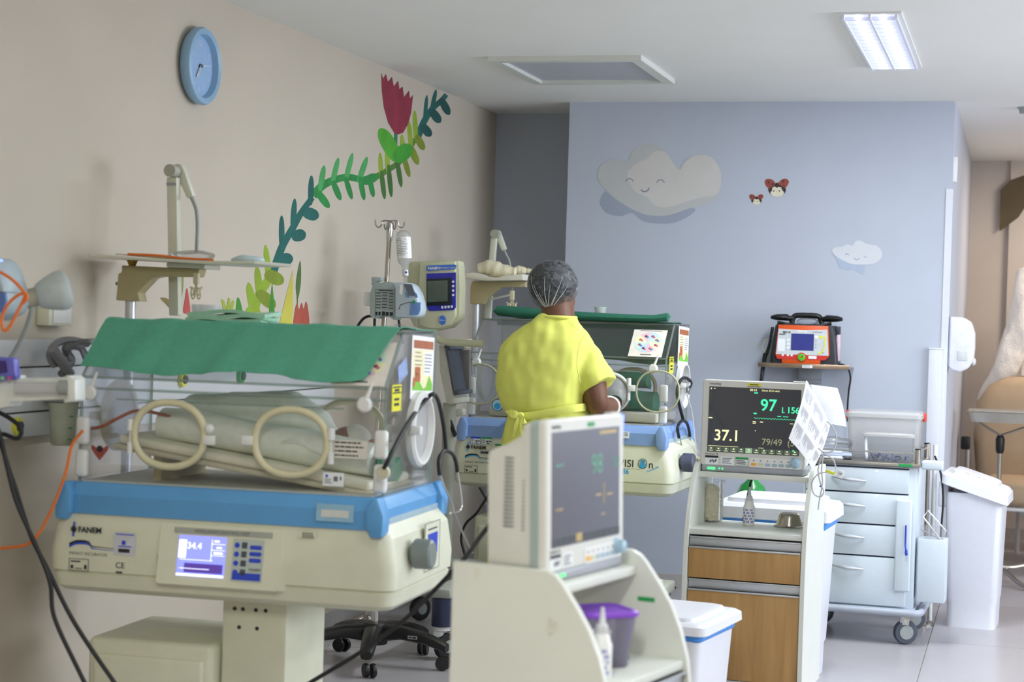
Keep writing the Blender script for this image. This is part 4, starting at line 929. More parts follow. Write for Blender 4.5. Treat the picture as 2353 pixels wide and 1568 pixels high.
# ------- things on the cabinets' middle shelves
def squeeze_bottle(label, p, print_m, s=1.0):
    t = thing('squeeze_bottle', label, 'bottle', p, 0, 'white squeeze bottles on cabinet shelves')
    MB().lathe([(0.020 * s, 0), (0.022 * s, 0.003), (0.022 * s, 0.070 * s), (0.018 * s, 0.078 * s), (0.0165 * s, 0.088 * s), (0.013 * s, 0.093 * s)], None, 24).build('bottle', M_WPL, t)
    MB().lathe([(0.0125 * s, 0.093 * s), (0.0125 * s, 0.108 * s), (0.009 * s, 0.112 * s), (0.007 * s, 0.114 * s), (0.0035 * s, 0.145 * s), (0.002 * s, 0.146 * s)], None, 20).build('nozzle', mat('nozzle_grey', '#cfd0d6', 0.4), t)
    MB().tube([(0.018 * s * math.cos(a), 0.0, 0.096 * s + 0.006 * s * math.sin(a)) for a in [k * PI / 8 for k in range(16)]], 0.0012, 6, closed=True).build('cap_strap', M_WPL, t)
    b = MB()
    for k in range(8):
        a0 = math.radians(-150 + k * 15); 
        for j in range(5):
            if (k + j) % 3 == 2: continue
            z0 = 0.012 * s + j * 0.011 * s
            pts = []
            for a in (a0, a0 + math.radians(11)):
                for r in (0.0219 * s, 0.0224 * s): pts.append((r * math.cos(a), r * math.sin(a)))
            (x0, y0), (x1, y1), (x2, y2), (x3, y3) = pts
            z1_ = z0 + 0.007 * s
            b.add([(x0, y0, z0), (x1, y1, z0), (x3, y3, z0), (x2, y2, z0), (x0, y0, z1_), (x1, y1, z1_), (x3, y3, z1_), (x2, y2, z1_)], [(0, 1, 2, 3), (4, 5, 6, 7), (0, 1, 5, 4), (1, 2, 6, 5), (2, 3, 7, 6), (3, 0, 4, 7)])
    b.build('label_print', print_m, t, smooth=False)
    return t
PV = mat('violet_print', '#7f7fd0', 0.6)
pb = atZ(1720, 1208, 0.632); squeeze_bottle('white squeeze bottle with violet print beside the jar of gauze', (pb.x, pb.y, 0.6325), PV)
pb = cab_pt(CA, -0.105, -0.11, 0.6325); squeeze_bottle('white squeeze bottle in front of the purple-lidded tub', pb, PV, 1.05)
pj = atZ(1632, 1198, 0.632)
j = thing('gauze_jar', 'clear jar packed with cream gauze on the cabinet shelf', 'jar', (pj.x, pj.y, 0.6325))
MB().lathe([(0.044, 0.0), (0.047, 0.004), (0.050, 0.145), (0.053, 0.149), (0.055, 0.155), (0.052, 0.158), (0.048, 0.153), (0.045, 0.006), (0.042, 0.004)], None, 32, cap=False).build('jar', clear_mat('jar_clear', '#fdfefe', 0.06, '#ffffff', 0.1, gloss=0.6), j)
b = MB()
rg = []
for i in range(31):
    z = 0.006 + 0.136 * i / 30; f = 1.0 if 2 < i < 27 else (0.85 if i < 3 else 0.9 - 0.2 * (i - 27))
    rg.append([Vector((0.0462 * f * math.cos(2 * PI * k / 48), 0.0462 * f * math.sin(2 * PI * k / 48), z)) for k in range(48)])
rg = [[v * 1.0 - Vector((v.x, v.y, 0)) * (0.0 + 0.30 * abs(noise3((v.x * 60, v.y * 60, v.z * 45))) + 0.12 * noise3(v * 140)) + Vector((0, 0, 0.004 * noise3(v * 60))) for v in q] for q in rg]
b.loft(rg)
o = b.build('gauze', mat('gauze_cream', '#fff6dc', 0.95, var=0.04, scale=70, bump=0.4, bscale=250), j); o['kind'] = 'stuff'
pw = atZ(1815, 1212, 0.632)
tag(MB().lathe([(0.058, 0.0), (0.060, 0.002), (0.052, 0.006), (0.045, 0.024), (0.040, 0.042), (0.034, 0.050), (0.024, 0.054), (0.006, 0.055)], Matrix.Translation((pw.x - 0.005, pw.y + 0.02, 0.6325)), 40).build('steel_bowl', mat('bowl_steel', '#b7b0a4', 0.16, metal=1.0, var=0.03), None), 'upturned stainless steel bowl on the cabinet shelf', 'bowl')
pt = cab_pt(CA, 0.045, -0.04, 0.6325)
tb = thing('storage_tub', 'translucent plastic tub with purple lid on the nearest cabinet', 'container', pt, math.radians(40))
MB().loft([ring3(rrect(hx, hx, 0.02, 4), z) for hx, z in ((0.048, 0.0), (0.05, 0.003), (0.062, 0.118))]).build('tub', clear_mat('tub_lilac', '#d6d2e4', 0.35, '#e0dcf0', 0.2), tb)
MB().loft([ring3(rrect(hx, hx, 0.024, 4), z) for hx, z in ((0.064, 0.112), (0.067, 0.114), (0.067, 0.122), (0.064, 0.125), (0.056, 0.125), (0.054, 0.122))]).build('lid', mat('purple_lid', '#8a4fd0', 0.35, var=0.03), tb)
tag(MB().lathe([(0.03, 0), (0.031, 0.004), (0.028, 0.008)], Matrix.Translation(cab_pt(CA, 0.13, -0.04, 0.6325)), 28).build('dark_lid', M_DGREY, None), 'small dark round lid behind the purple-lidded tub', 'lid')

# ------- pedal bins
M_BIN = mat('bin_white', '#e2e4ec', 0.35, var=0.012)
M_LINER = mat('blue_liner', '#3f8fe0', 0.4, var=0.08, scale=40, bump=0.5, bscale=60)
def bin_(label, loc, rz, wx, wy, h, liner, tilt=0.0):
    t = thing('waste_bin', label, 'bin', loc, rz, 'white waste bins')
    MB().loft([ring3(rrect(wx / 2 * f, wy / 2 * f, 0.03, 4), z) for f, z in ((0.80, 0.004), (0.82, 0.0), (0.83, h * 0.17), (0.86, h * 0.19), (0.97, h * 0.9), (0.98, h * 0.905))]).build('body', M_BIN, t, angle=25)
    if liner:
        bb = MB().loft([ring3(rrect(wx / 2 * f, wy / 2 * f, 0.03, 8), z) for f, z in ((0.975, h * 0.855), (1.0, h * 0.87), (1.0, h * 0.905))]).build('liner', M_LINER, t)
        for v in bb.data.vertices: v.co.z += 0.012 * noise3((v.co.x * 14, v.co.y * 14, 1)) if v.co.z < h * 0.89 else 0
    b = MB()
    def rg(hx, hy, z): return [(x, y, z + tilt * (-x)) for x, y in rrect(hx, hy, 0.035, 5)]
    b.loft([rg(wx / 2 + 0.016, wy / 2 + 0.016, h * 0.9), rg(wx / 2 + 0.02, wy / 2 + 0.02, h * 0.905), rg(wx / 2 + 0.018, wy / 2 + 0.018, h * 0.965), rg(wx / 2 + 0.004, wy / 2 + 0.004, h * 0.985), rg(wx / 2 - 0.03, wy / 2 - 0.02, h * 0.987), rg(wx / 2 - 0.034, wy / 2 - 0.024, h * 1.01), rg(wx / 2 - 0.045, wy / 2 - 0.03, h * 1.015)]).build('lid', M_BIN, t, angle=28)
    return t
bin_('white bin with blue liner just behind the nearest cabinet', (-1.075, 5.95, 0), math.radians(-8), 0.33, 0.40, 0.445, True)
bin_('wide white bin with blue liner behind the wood-fronted cabinet', (-0.905, 7.34, 0), math.radians(-3), 0.43, 0.36, 0.70, True)
B3 = bin_('tall white bin with sloping lid beside the crash cart', (-0.168, 8.95, 0), math.radians(-4), 0.27, 0.34, 0.70, False, tilt=0.30)
Ml = frame((-0.06, -0.13, 0.727), (1, 0, -0.30), (0, 1, 0))
l = PLATE('lid_label', mat('lid_label_grey', '#d5d6e2', 0.5), B3, Ml, 0.13, 0.05, 0.001)
for k, c in enumerate(('#c04848', '#b8b048', '#6a6a78', '#c04848')): LINES('label_mark', mat('mark_' + c, c, 0.6), l, Ml @ Matrix.Translation((0, 0, 0.001)), [(0.012 + k * 0.028, 0.014, 0.02, 0.016)])
BX('hinge_block', M_BIN, B3, -0.165, -0.12, -0.14, 0.1, 0.56, 0.68, 0.008)

# ------- crash cart
M_CART = mat('cart_paint', '#cdd8e2', 0.35, var=0.015, coat=0.2)
M_BUMP = mat('cart_bumper', '#a6adba', 0.4, var=0.03)
ct_ = thing('crash_cart', 'pale blue hospital drawer cart standing against the blue wall', 'cart', (-0.655, 8.46, 0), math.radians(-2))
BX('body', M_CART, ct_, -0.25, 0.25, -0.22, 0.24, 0.155, 0.785, 0.006)
dz = [(0.695, 0.775), (0.595, 0.685), (0.495, 0.585), (0.17, 0.485)]
dz = [(0.665, 0.77), (0.525, 0.658), (0.385, 0.518), (0.165, 0.378)]
for z0, z1 in dz:
    d = BX('drawer', M_CART, ct_, -0.235, 0.215, -0.236, -0.215, z0, z1, 0.003)
    zz_ = z1 - 0.05
    MB().tube([(-0.12 + 0.15 * u, -0.240 - 0.024 * math.sin(PI * u), zz_ + 0.006 - 0.012 * u) for u in [k / 10 for k in range(11)]], [0.003 + 0.006 * math.sin(PI * k / 10) for k in range(11)], 8).build('handle', M_ALU, d)
gap = MB()
for z in (0.6615, 0.5215, 0.3815, 0.7735): gap.box(-0.235, 0.215, -0.2215, -0.219, z - 0.0025, z + 0.0025)
gap.build('drawer_gaps', mat('gap_navy', '#20264a', 0.6), ct_, smooth=False)
BX('lock_bar', M_CART, ct_, 0.165, 0.235, -0.252, -0.236, 0.235, 0.64, 0.008, 3)
TUBE('seal', M_BLUEPR, ct_, [(0.212, -0.258, 0.53), (0.212, -0.256, 0.45), (0.215, -0.262, 0.425), (0.222, -0.262, 0.40)], 0.0035, 4, 8)
MB().ell((0.217, -0.263, 0.412), (0.006, 0.004, 0.016)).build('seal_tag', M_BLUEPR, ct_)
BX('worktop', M_STEEL, ct_, -0.265, 0.265, -0.245, 0.25, 0.785, 0.80, 0.003)
for x, y in ((-0.25, -0.23), (0.25, -0.23), (0.25, 0.235), (-0.25, 0.235)):
    o = MB().cyl((x, y, 0.80), (x, y, 0.862), 0.0115, n=14).build('rail_post', M_STEEL, ct_); MB().cyl((x, y, 0.862), (x, y, 0.867), 0.012, n=14).build('post_cap', M_BLACK, o)
MB().tube([(-0.25, -0.23, 0.845), (0.25, -0.23, 0.845), (0.25, 0.235, 0.845), (-0.25, 0.235, 0.845)], 0.004, 8, closed=True).build('guard_rail', M_CHROME, ct_)
MB().tube([(x, y, 0.145) for x, y in rrect(0.285, 0.275, 0.05, 5)], 0.016, 10, closed=True).build('bumper', M_BUMP, ct_)
BX('chassis', M_BUMP, ct_, -0.26, 0.26, -0.25, 0.25, 0.13, 0.158, 0.004)
for sx in (-0.21, 0.21):
    for sy in (-0.2, 0.2):
        w_ = MB().lathe([(0.03, -0.017), (0.05, -0.016), (0.054, -0.008), (0.054, 0.008), (0.05, 0.016), (0.03, 0.017)], frame((sx + 0.01, sy - 0.012, 0.054), (0.9, 0.43, 0), (0, 0, 1)), 24).build('caster', M_DGREY, ct_)
        MB().lathe([(0.031, -0.0185), (0.031, 0.0185)], frame((sx + 0.01, sy - 0.012, 0.054), (0.9, 0.43, 0), (0, 0, 1)), 24).build('hub', M_GREY, w_)
        BX('fork', M_CHROME, w_, sx - 0.014, sx + 0.028, sy - 0.036, sy + 0.012, 0.085, 0.132, 0.004)
PLATE('green_label', M_GREENLB, ct_, frame((0.17, -0.246, 0.786), (1, 0, 0), (0, 0, 1)), 0.06, 0.012, 0.0012)
# side file pocket
fp = [(0.262, -0.20), (0.40, -0.20)]
BX('file_pocket', M_CART, ct_, 0.262, 0.385, -0.21, -0.09, 0.19, 0.47, 0.006)
pk = MB()
pk.tube([(0.27, -0.2, 0.51), (0.36, -0.2, 0.47)], 0.003, 6).tube([(0.28, -0.2, 0.565), (0.30, -0.2, 0.595), (0.38, -0.2, 0.51), (0.36, -0.2, 0.47), (0.28, -0.2, 0.565)], 0.004, 6)
pk.build('wire_holder', M_WPL, ct_)
PLATE('pocket_window', M_PLASTIC_CLEAR, ct_, frame((0.27, -0.2, 0.47), (1, 0, 0), (0, 0, 1)), 0.1, 0.06, 0.003)
BX('push_handle', M_CART, ct_, 0.265, 0.36, -0.22, -0.15, 0.775, 0.815, 0.008, 3)
# clear boxes on the cart
def box_(label, loc, w, d, h, m, clips):
    t = thing('storage_box', label, 'storage box', loc, math.radians(-2), 'clear plastic boxes on the cart')
    MB().loft([ring3(rrect(w / 2 * f, d / 2 * f, 0.02, 4), z) for f, z in ((0.90, 0.0), (0.92, 0.004), (0.985, h * 0.88))]).build('box', m, t)
    MB().loft([ring3(rrect(w / 2 + o_, d / 2 + o_, 0.024, 4), z) for o_, z in ((0.0, h * 0.86), (0.006, h * 0.87), (0.006, h * 0.95), (-0.006, h * 0.97), (-0.008, h), (-0.02, h))]).build('lid', M_FROST, t)
    if clips:
        for s in (-1, 1): MB().box(s * (w / 2 + 0.008) - 0.008, s * (w / 2 + 0.008) + 0.008, -0.02, 0.02, h * 0.80, h * 0.98).build('clip', mat('clip_red', '#d84a44', 0.4), t, 0.004)
    return t
box_('large clear lidded box with red clips on the drawer cart', (-0.575, 8.52, 0.8005), 0.33, 0.24, 0.215, M_FROST, True)
bx2 = box_('small clear lidded box in front of the red-clip box', (-0.545, 8.322, 0.8005), 0.22, 0.09, 0.125, M_PLASTIC_CLEAR, False)
r_ = random.Random(5); cb = MB()
for k in range(26): cb.mbox(Matrix.Translation(((r_.random() - 0.5) * 0.16, (r_.random() - 0.5) * 0.05, 0.008 + 0.02 * r_.random())) @ Euler((r_.random(), r_.random(), r_.random() * 6)).to_matrix().to_4x4(), 0.03, 0.007, 0.005)
o = cb.build('small_vials', mat('vials_lilac', '#9aa0c8', 0.4, var=0.3, scale=90), bx2); o['kind'] = 'stuff'
def bagshape(name, label, cat, c, r, m, seed, n=16):
    t = random.Random(seed); b = MB()
    b.ell(c, r, 24, 14)
    o = b.build(name, m, None)
    for v in o.data.vertices: v.co += Vector((noise3(v.co * 22 + Vector((seed, 0, 0))), noise3(v.co * 22 + Vector((0, seed, 0))), noise3(v.co * 22 + Vector((0, 0, seed))))) * min(r) * 0.35
    return tag(o, label, cat)
for k, (dx, dz_) in enumerate(((0.0, 0.0), (0.03, 0.012), (-0.02, 0.024))):
    tag(MB().box(-0.09, 0.09, -0.06, 0.06, 0, 0.0115).build('sterile_packet', [M_PAPER, mat('packet_blue', '#b8c2d6', 0.4), mat('packet_grey', '#c8ccd2', 0.4)][k], None, 0.004), ['bottom', 'middle', 'top'][k] + ' flat packet in the pile on the drawer cart', 'packet', 'flat packets on the cart').matrix_world = Matrix.Translation((-0.83 + dx, 8.34, 0.8005 + dz_)) @ Matrix.Rotation(0.2 * k - 0.1, 4, 'Z')
bagshape('plastic_bag', 'crumpled clear plastic bag on packets on the cart', 'bag', (-0.80, 8.42, 0.868), (0.09, 0.05, 0.028), M_PLASTIC_CLEAR, 4)
# ------- pole with power strip beside the cart
pp = atZ(2128, 1432, 0.0)
st = thing('drip_pole', 'thin steel pole beside the cart with black cord', 'pole', (pp.x - 0.012, 8.82, 0))
MB().cyl((0, 0, 0.02), (0, 0, 0.86), 0.009, n=14).build('pole', M_STEEL, st); MB().cyl((0.03, 0.02, 0.02), (0.03, 0.02, 0.85), 0.011, n=14).build('sleeve', M_WPL, st)
MB().lathe([(0.05, 0), (0.05, 0.008), (0.012, 0.02)], None, 20).build('foot', M_STEEL, st)
TUBE('cord', M_RUBBER, st, [(0.03, -0.02, 0.80), (0.06, -0.03, 0.72), (0.075, -0.03, 0.60), (0.07, -0.03, 0.45), (0.068, -0.03, 0.36)], 0.005)
BX('plug', M_BLACK, st, 0.055, 0.085, -0.045, -0.015, 0.32, 0.36, 0.005)

# ------- defibrillator on its bracket
b0 = atY(1853, 843, 9.26)
sh = thing('wall_bracket', 'stainless steel wall bracket under the orange defibrillator', 'bracket', (b0.x - 0.002, YP, 1.185))
MB().box(-0.225, 0.225, -0.28, 0.0, 0.0, 0.004).box(-0.225, 0.225, -0.282, -0.278, -0.004, 0.018).build('tray', mat('bracket_steel', '#b59f8c', 0.28, metal=1.0, var=0.08, scale=20), sh, 0.001)
MB().box(-0.05, 0.07, -0.03, 0, -0.07, 0).box(-0.05, 0.07, -0.035, 0, -0.085, -0.068).build('mount', M_BASEG, sh, 0.002)
l = PLATE('bracket_label', M_PAPER, sh, frame((-0.005, -0.2825, -0.002), (1, 0, 0), (0, 0, 1)), 0.05, 0.014, 0.001); LINES('label_print', M_GINK, l, frame((-0.005, -0.2835, -0.002), (1, 0, 0), (0, 0, 1)), textlines(0.004, 0.009, 0.042, 2, 0.005, 6))
df = thing('defibrillator', 'orange and black portable defibrillator on the wall bracket', 'defibrillator', (b0.x - 0.006, 9.26, 1.1892))
M_OR = mat('defib_orange', '#e0581c', 0.4, var=0.03); M_RD = mat('defib_red', '#d0342c', 0.4); M_DK = mat('defib_dark', '#2a2c32', 0.45, var=0.05); M_PN = mat('defib_panel', '#ccd2d6', 0.45)
MB().loft([[(x, y, z) for x, y in rrect(hx, 0.09, 0.02, 4)] for hx, z in ((0.168, 0.0), (0.170, 0.006), (0.160, 0.12), (0.147, 0.20), (0.140, 0.208))]).build('case', M_DK, df)
Mf = frame((0, -0.0905, 0), (1, 0, 0), (0, 0.0, 1))
MB().prism([(-0.105, 0.0), (0.083, 0.0), (0.085, 0.04), (0.118, 0.045), (0.128, 0.06), (0.118, 0.205), (-0.128, 0.205), (-0.140, 0.06), (-0.128, 0.045), (-0.107, 0.04)], Mf, 0.010).build('front_shell', M_OR, df, 0.002)
MB().prism([(-0.137, 0.052), (-0.128, 0.034), (0.108, 0.034), (0.126, 0.052), (0.125, 0.06), (-0.138, 0.06)], Mf @ Matrix.Translation((0, 0, 0.0095)), 0.002).build('red_band', M_RD, df, smooth=False)
MB().prism([(-0.136, 0.058), (0.124, 0.058), (0.114, 0.187), (0.0, 0.181), (-0.126, 0.185)], Mf @ Matrix.Translation((0, 0, 0.0098)), 0.002).build('panel', M_PN, df, smooth=False)
Q = Mf @ Matrix.Translation((0, 0, 0.012))
PLATE('display', mat('defib_screen', '#343a80', 0.2, emit=0.06, emit_col='#4a56c0'), df, Q @ Matrix.Translation((-0.062, 0.08, 0)), 0.112, 0.083, 0.0015)
TXT('model_name', 'MD10', 0.015, Q @ Matrix.Translation((-0.105, 0.168, 0)), M_INK, df, bold=0.0005)
PLATE('paper_label', M_PAPER, df, Q @ Matrix.Translation((-0.128, 0.072, 0)), 0.035, 0.063, 0.001)
PLATE('top_label', M_PAPER, df, Q @ Matrix.Translation((-0.033, 0.166, 0)), 0.048, 0.013, 0.001)
LINES('panel_print', M_GINK, df, Q, [(-0.122, 0.155, 0.03, 0.006), (0.04, 0.172, 0.05, 0.002), (0.058, 0.094, 0.005, 0.004), (0.058, 0.111, 0.005, 0.004), (0.058, 0.128, 0.005, 0.004), (-0.03, 0.170, 0.04, 0.002), (0.09, 0.07, 0.012, 0.002)], 0.0012)
for k in range(3): PLATE('soft_key', M_PAPER, df, Q @ Matrix.Translation((-0.083, 0.085 + k * 0.019, 0)), 0.015, 0.013, 0.0012, 0.003)
PLATE('soft_key', M_PAPER, df, Q @ Matrix.Translation((0.052, 0.142, 0)), 0.018, 0.013, 0.0012, 0.004); PLATE('yellow_key', M_YELLOW, df, Q @ Matrix.Translation((0.076, 0.142, 0)), 0.016, 0.014, 0.0012, 0.003)
for k, (x, z) in enumerate(((0.103, 0.150), (0.104, 0.138), (0.104, 0.126), (0.104, 0.114), (0.103, 0.102), (0.100, 0.091), (0.094, 0.081), (0.086, 0.073), (0.076, 0.067))): MB().lathe([(0.005, 0), (0.004, 0.0015)], Q @ Matrix.Translation((x, z, 0)), 12).build('energy_key', M_YELLOW, df)
MB().lathe([(0.0235, 0), (0.0225, 0.003)], Q @ Matrix.Translation((-0.008, 0.046, 0)), 28).build('button_surround', M_RD, df)
o = MB().lathe([(0.0185, 0.002), (0.018, 0.006), (0.015, 0.007)], Q @ Matrix.Translation((-0.008, 0.046, 0)), 28).build('main_button', mat('defib_green', '#54c02a', 0.35), df)
MB().prism([(-0.013, 0.046), (-0.008, 0.040), (-0.003, 0.046), (-0.005, 0.051), (-0.008, 0.048), (-0.011, 0.051)], Q @ Matrix.Translation((0, 0, 0.0068)), 0.0008).build('heart_mark', M_RD, o, smooth=False); LINES('bolt_mark', M_INK, o, Q @ Matrix.Translation((0, 0, 0.0068)), [(-0.006, 0.049, 0.005, 0.007)], 0.0012)
for k, x in enumerate((-0.102, -0.077, -0.058)): MB().lathe([(0.0065, 0.0), (0.0055, 0.003)], Q @ Matrix.Translation((x, 0.054, 0)), 16).build('round_key', M_WPL, df)
PLATE('red_label', M_PAPER, df, Q @ Matrix.Translation((0.026, 0.040, 0)), 0.04, 0.015, 0.0012, 0.002)
# handle and paddles
hd = MB(); hd.tube(spline([(-0.075, 0, 0.205), (-0.07, 0, 0.235), (-0.055, 0, 0.253), (0.0, 0, 0.256), (0.055, 0, 0.253), (0.07, 0, 0.235), (0.078, 0, 0.205)], 6), 0.0135, 12); hd.build('handle', M_BLACK, df)
for s in (-1, 1):
    b = MB(); b.loft([[(s * x, y * wy, zc_ + z * wz) for y, z in oval(1, 1, 14)] for x, wy, wz, zc_ in ((0.06, 0.012, 0.010, 0.243), (0.085, 0.02, 0.014, 0.238), (0.10, 0.032, 0.018, 0.243), (0.15, 0.036, 0.016, 0.243), (0.178, 0.03, 0.009, 0.241))])
    b.build('paddle', M_BLACK, df)
def coil(name, m, parent, path, r, R, turns, n=8):
    S = spline(path, 12); L = len(S); pts = []
    N = turns * n
    for i in range(N + 1):
        u = i / N * (L - 1); k = min(int(u), L - 2); p_ = S[k].lerp(S[k + 1], u - k); t_ = (S[k + 1] - S[k]).normalized()
        a = t_.cross(Vector((0.3, 1, 0.2))).normalized(); c_ = t_.cross(a); an = 2 * PI * i / n
        pts.append(p_ + (a * math.cos(an) + c_ * math.sin(an)) * R)
    return MB().tube(pts, r, 6).build(name, m, parent)
coil('coiled_cord', M_BLACK, df, [(-0.135, -0.07, 0.216), (-0.05, -0.08, 0.206), (0.05, -0.08, 0.206), (0.13, -0.07, 0.218)], 0.003, 0.0065, 40)
coil('coiled_cord', M_BLACK, df, [(-0.165, -0.04, 0.19), (-0.175, -0.05, 0.11), (-0.192, -0.05, 0.05)], 0.003, 0.0065, 22)
coil('coiled_cord', M_BLACK, df, [(-0.195, -0.06, 0.055), (-0.20, -0.10, -0.03), (-0.205, -0.115, -0.12)], 0.003, 0.009, 26)
MB().tube(spline([(-0.17, -0.02, 0.13), (-0.20, -0.02, 0.125), (-0.214, -0.02, 0.09), (-0.20, -0.02, 0.065), (-0.17, -0.02, 0.055)], 6), 0.0025, 8).build('tube_loop', mat('yellow_tube', '#b8bc8c', 0.4), df)
BX('side_clip', M_DK, df, 0.148, 0.17, -0.05, 0.02, 0.165, 0.205, 0.004); BX('side_cover', mat('pad_pocket', '#d8c0c8', 0.4), df, 0.155, 0.172, -0.05, 0.03, 0.03, 0.165, 0.006)
BX('power_plug', M_BLACK, df, 0.165, 0.192, -0.05, -0.03, 0.008, 0.022, 0.004)
cd = [df.location + Vector(q) for q in ((0.19, -0.04, 0.014), (0.215, -0.04, 0.0), (0.228, -0.02, -0.05), (0.22, -0.0, -0.12), (0.215, 0.02, -0.20), (0.215, 0.05, -0.27))]
tag(TUBE('power_cord', M_RUBBER, None, cd, 0.0045), 'black power cord hanging from the defibrillator', 'cord')
bagshape('electrode_bag', 'crumpled clear bag under the defibrillator handle', 'bag', df.location + Vector((0.0, 0.02, 0.225)), (0.055, 0.03, 0.02), M_PLASTIC_CLEAR, 9)
# ================================================================ NURSE
YNU = 7.60
PER = thing('person', 'person in yellow short-sleeved scrubs and hair cap, seen from behind', 'person', (-1.93, YNU, 0))
M_SKIN = mat('brown_skin', '#6b4632', 0.5, var=0.05, scale=25, sss=0.05)
M_SCRUB = mat('yellow_scrubs', '#e2e670', 0.8, var=0.03, scale=20, bump=0.08, bscale=700)
M_HAIR = mat('black_hair', '#17161a', 0.6, var=0.3, scale=60, bump=0.6, bscale=120)
def NP(x, y, dy=0.0): return atY(x, y, YNU + dy)
def ering(py, xl, xr, b, dy=0.0, n=28, p=2.5):
    L, R_ = NP(xl, py, dy), NP(xr, py, dy); c = (L + R_) / 2; a = (R_ - L).length / 2
    return [(c.x + x * a, c.y + y * b, c.z) for x, y in oval(1, 1, n, p)]
hc = NP(1276, 662, 0.02)
def limb(b, pts, rads, n=14): b.tube(spline(pts, 6), [r for r in _interp(rads, 6)], n)
def _interp(r, k):
    out = []
    for i in range(len(r) - 1): out += [r[i] + (r[i + 1] - r[i]) * j / k for j in range(k)]
    return out + [r[-1]]
b = MB()
fd = Vector((0.62, 0.78, 0)).normalized(); fs = Vector((0.78, -0.62, 0))         # where the head looks, and its right side
b.ell(hc, (0.079, 0.095, 0.108), 24, 16, Matrix.Rotation(-0.67, 3, 'Z'))
b.ell(hc + fd * 0.03 + Vector((0, 0, -0.055)), (0.058, 0.068, 0.06), 18, 12, Matrix.Rotation(-0.67, 3, 'Z'))
b.ell(hc + fd * 0.1 + Vector((0, 0, -0.02)), (0.014, 0.018, 0.02), 10, 8)           # nose
b.ell(hc + fd * 0.088 + Vector((0, 0, -0.062)), (0.024, 0.018, 0.010), 10, 8, Matrix.Rotation(-0.67, 3, 'Z'))   # lips
for s in (-1, 1): b.ell(hc + fs * s * 0.078 + Vector((0, 0, -0.03)) - fd * 0.005, (0.012, 0.022, 0.032), 10, 8, Matrix.Rotation(-0.67, 3, 'Z'))
b.tube([NP(1284, 765, 0), NP(1283, 740, 0.0), NP(1280, 700, 0.01), NP(1277, 680, 0.02)], [0.09, 0.076, 0.070, 0.062], 18)
b.loft([ering(*r) for r in ((1040, 1172, 1358, 0.10), (960, 1180, 1345, 0.095), (880, 1165, 1350, 0.10), (800, 1185, 1340, 0.10), (770, 1205, 1330, 0.08), (750, 1238, 1315, 0.06))])
RS, RE, RW = NP(1330, 812, 0.0), NP(1372, 925, -0.03), NP(1412, 925, 0.42)
limb(b, [RS, NP(1362, 860, -0.02), RE, NP(1390, 940, 0.12), NP(1405, 930, 0.28), RW], [0.046, 0.052, 0.05, 0.046, 0.036, 0.027])
LS, LE, LW = NP(1185, 805, 0.0), NP(1195, 920, 0.04), NP(1225, 925, 0.42)
limb(b, [LS, NP(1184, 860, 0.0), LE, NP(1200, 935, 0.14), NP(1212, 930, 0.3), LW], [0.044, 0.048, 0.046, 0.044, 0.035, 0.027])
for s, W_ in ((1, RW), (-1, LW)):                                                # hands inside the hood
    b.ell(W_ + Vector((0, 0.04, -0.005)), (0.036, 0.045, 0.016), 14, 8)
    for k, (dx, L_) in enumerate(((-0.027, 0.060), (-0.009, 0.070), (0.009, 0.066), (0.026, 0.052))):
        q = W_ + Vector((dx, 0.075, -0.004)); b.tube([q, q + Vector((dx * 0.15, L_ * 0.5, 0.002)), q + Vector((dx * 0.2, L_ * 0.85, -0.018)), q + Vector((dx * 0.2, L_, -0.034))], [0.0095, 0.009, 0.008, 0.0065], 8)
    q = W_ + Vector((-s * 0.03, 0.03, -0.004)); b.tube([q, q + Vector((-s * 0.025, 0.025, -0.006)), q + Vector((-s * 0.03, 0.05, -0.018))], [0.012, 0.010, 0.008], 8)
for s in (-1, 1):
    hx = PER.location.x + s * 0.095
    limb(b, [(hx, YNU, 0.80), (hx, YNU + 0.01, 0.48), (hx, YNU - 0.02, 0.28), (hx, YNU, 0.06)], [0.095, 0.062, 0.056, 0.036])
    b.ell((hx, YNU + 0.05, 0.035), (0.04, 0.11, 0.033), 14, 8)
WC(baked(b, 'body', M_SKIN, None, 0.0075, 5), PER)
for s in (-1, 1):
    e = MB().ell(hc + fd * 0.083 + fs * s * 0.032 + Vector((0, 0, 0.0)), (0.012, 0.012, 0.008), 12, 8).build('eye', M_PAPER, None); WC(e, PER)
    e2 = MB().ell(hc + fd * 0.0925 + fs * s * 0.032, (0.005, 0.005, 0.005), 10, 8).build('pupil', M_BLACK, None); WC(e2, PER)
# scrubs
b = MB()
b.loft([ering(*r) for r in ((1330, 1120, 1385, 0.17), (1150, 1140, 1378, 0.165), (1060, 1152, 1370, 0.16), (1000, 1162, 1362, 0.15), (962, 1170, 1352, 0.135), (950, 1166, 1349, 0.133), (935, 1155, 1347, 0.142), (905, 1146, 1348, 0.150), (870, 1146, 1352, 0.150), (830, 1149, 1362, 0.148), (800, 1159, 1366, 0.140), (780, 1174, 1360, 0.130), (765, 1190, 1350, 0.116), (752, 1208, 1341, 0.100), (740, 1228, 1330, 0.086), (731, 1238, 1323, 0.080), (726, 1242, 1320, 0.078))])
limb(b, [NP(1318, 796, 0), NP(1335, 815, -0.005), NP(1358, 850, -0.02), NP(1379, 888, -0.03)], [0.05, 0.068, 0.074, 0.078], 20)
limb(b, [NP(1205, 800, 0), NP(1188, 820, 0.0), NP(1180, 855, 0.01), NP(1180, 900, 0.02)], [0.05, 0.062, 0.066, 0.066], 20)
sc_ = WC(baked(b, 'scrubs', M_SCRUB, None, 0.008, 5), PER)
wrinkle(sc_, 0.014, 10, (1.0, 1.0, 0.3)); wrinkle(sc_, 0.006, 24, (1, 1, 0.55))
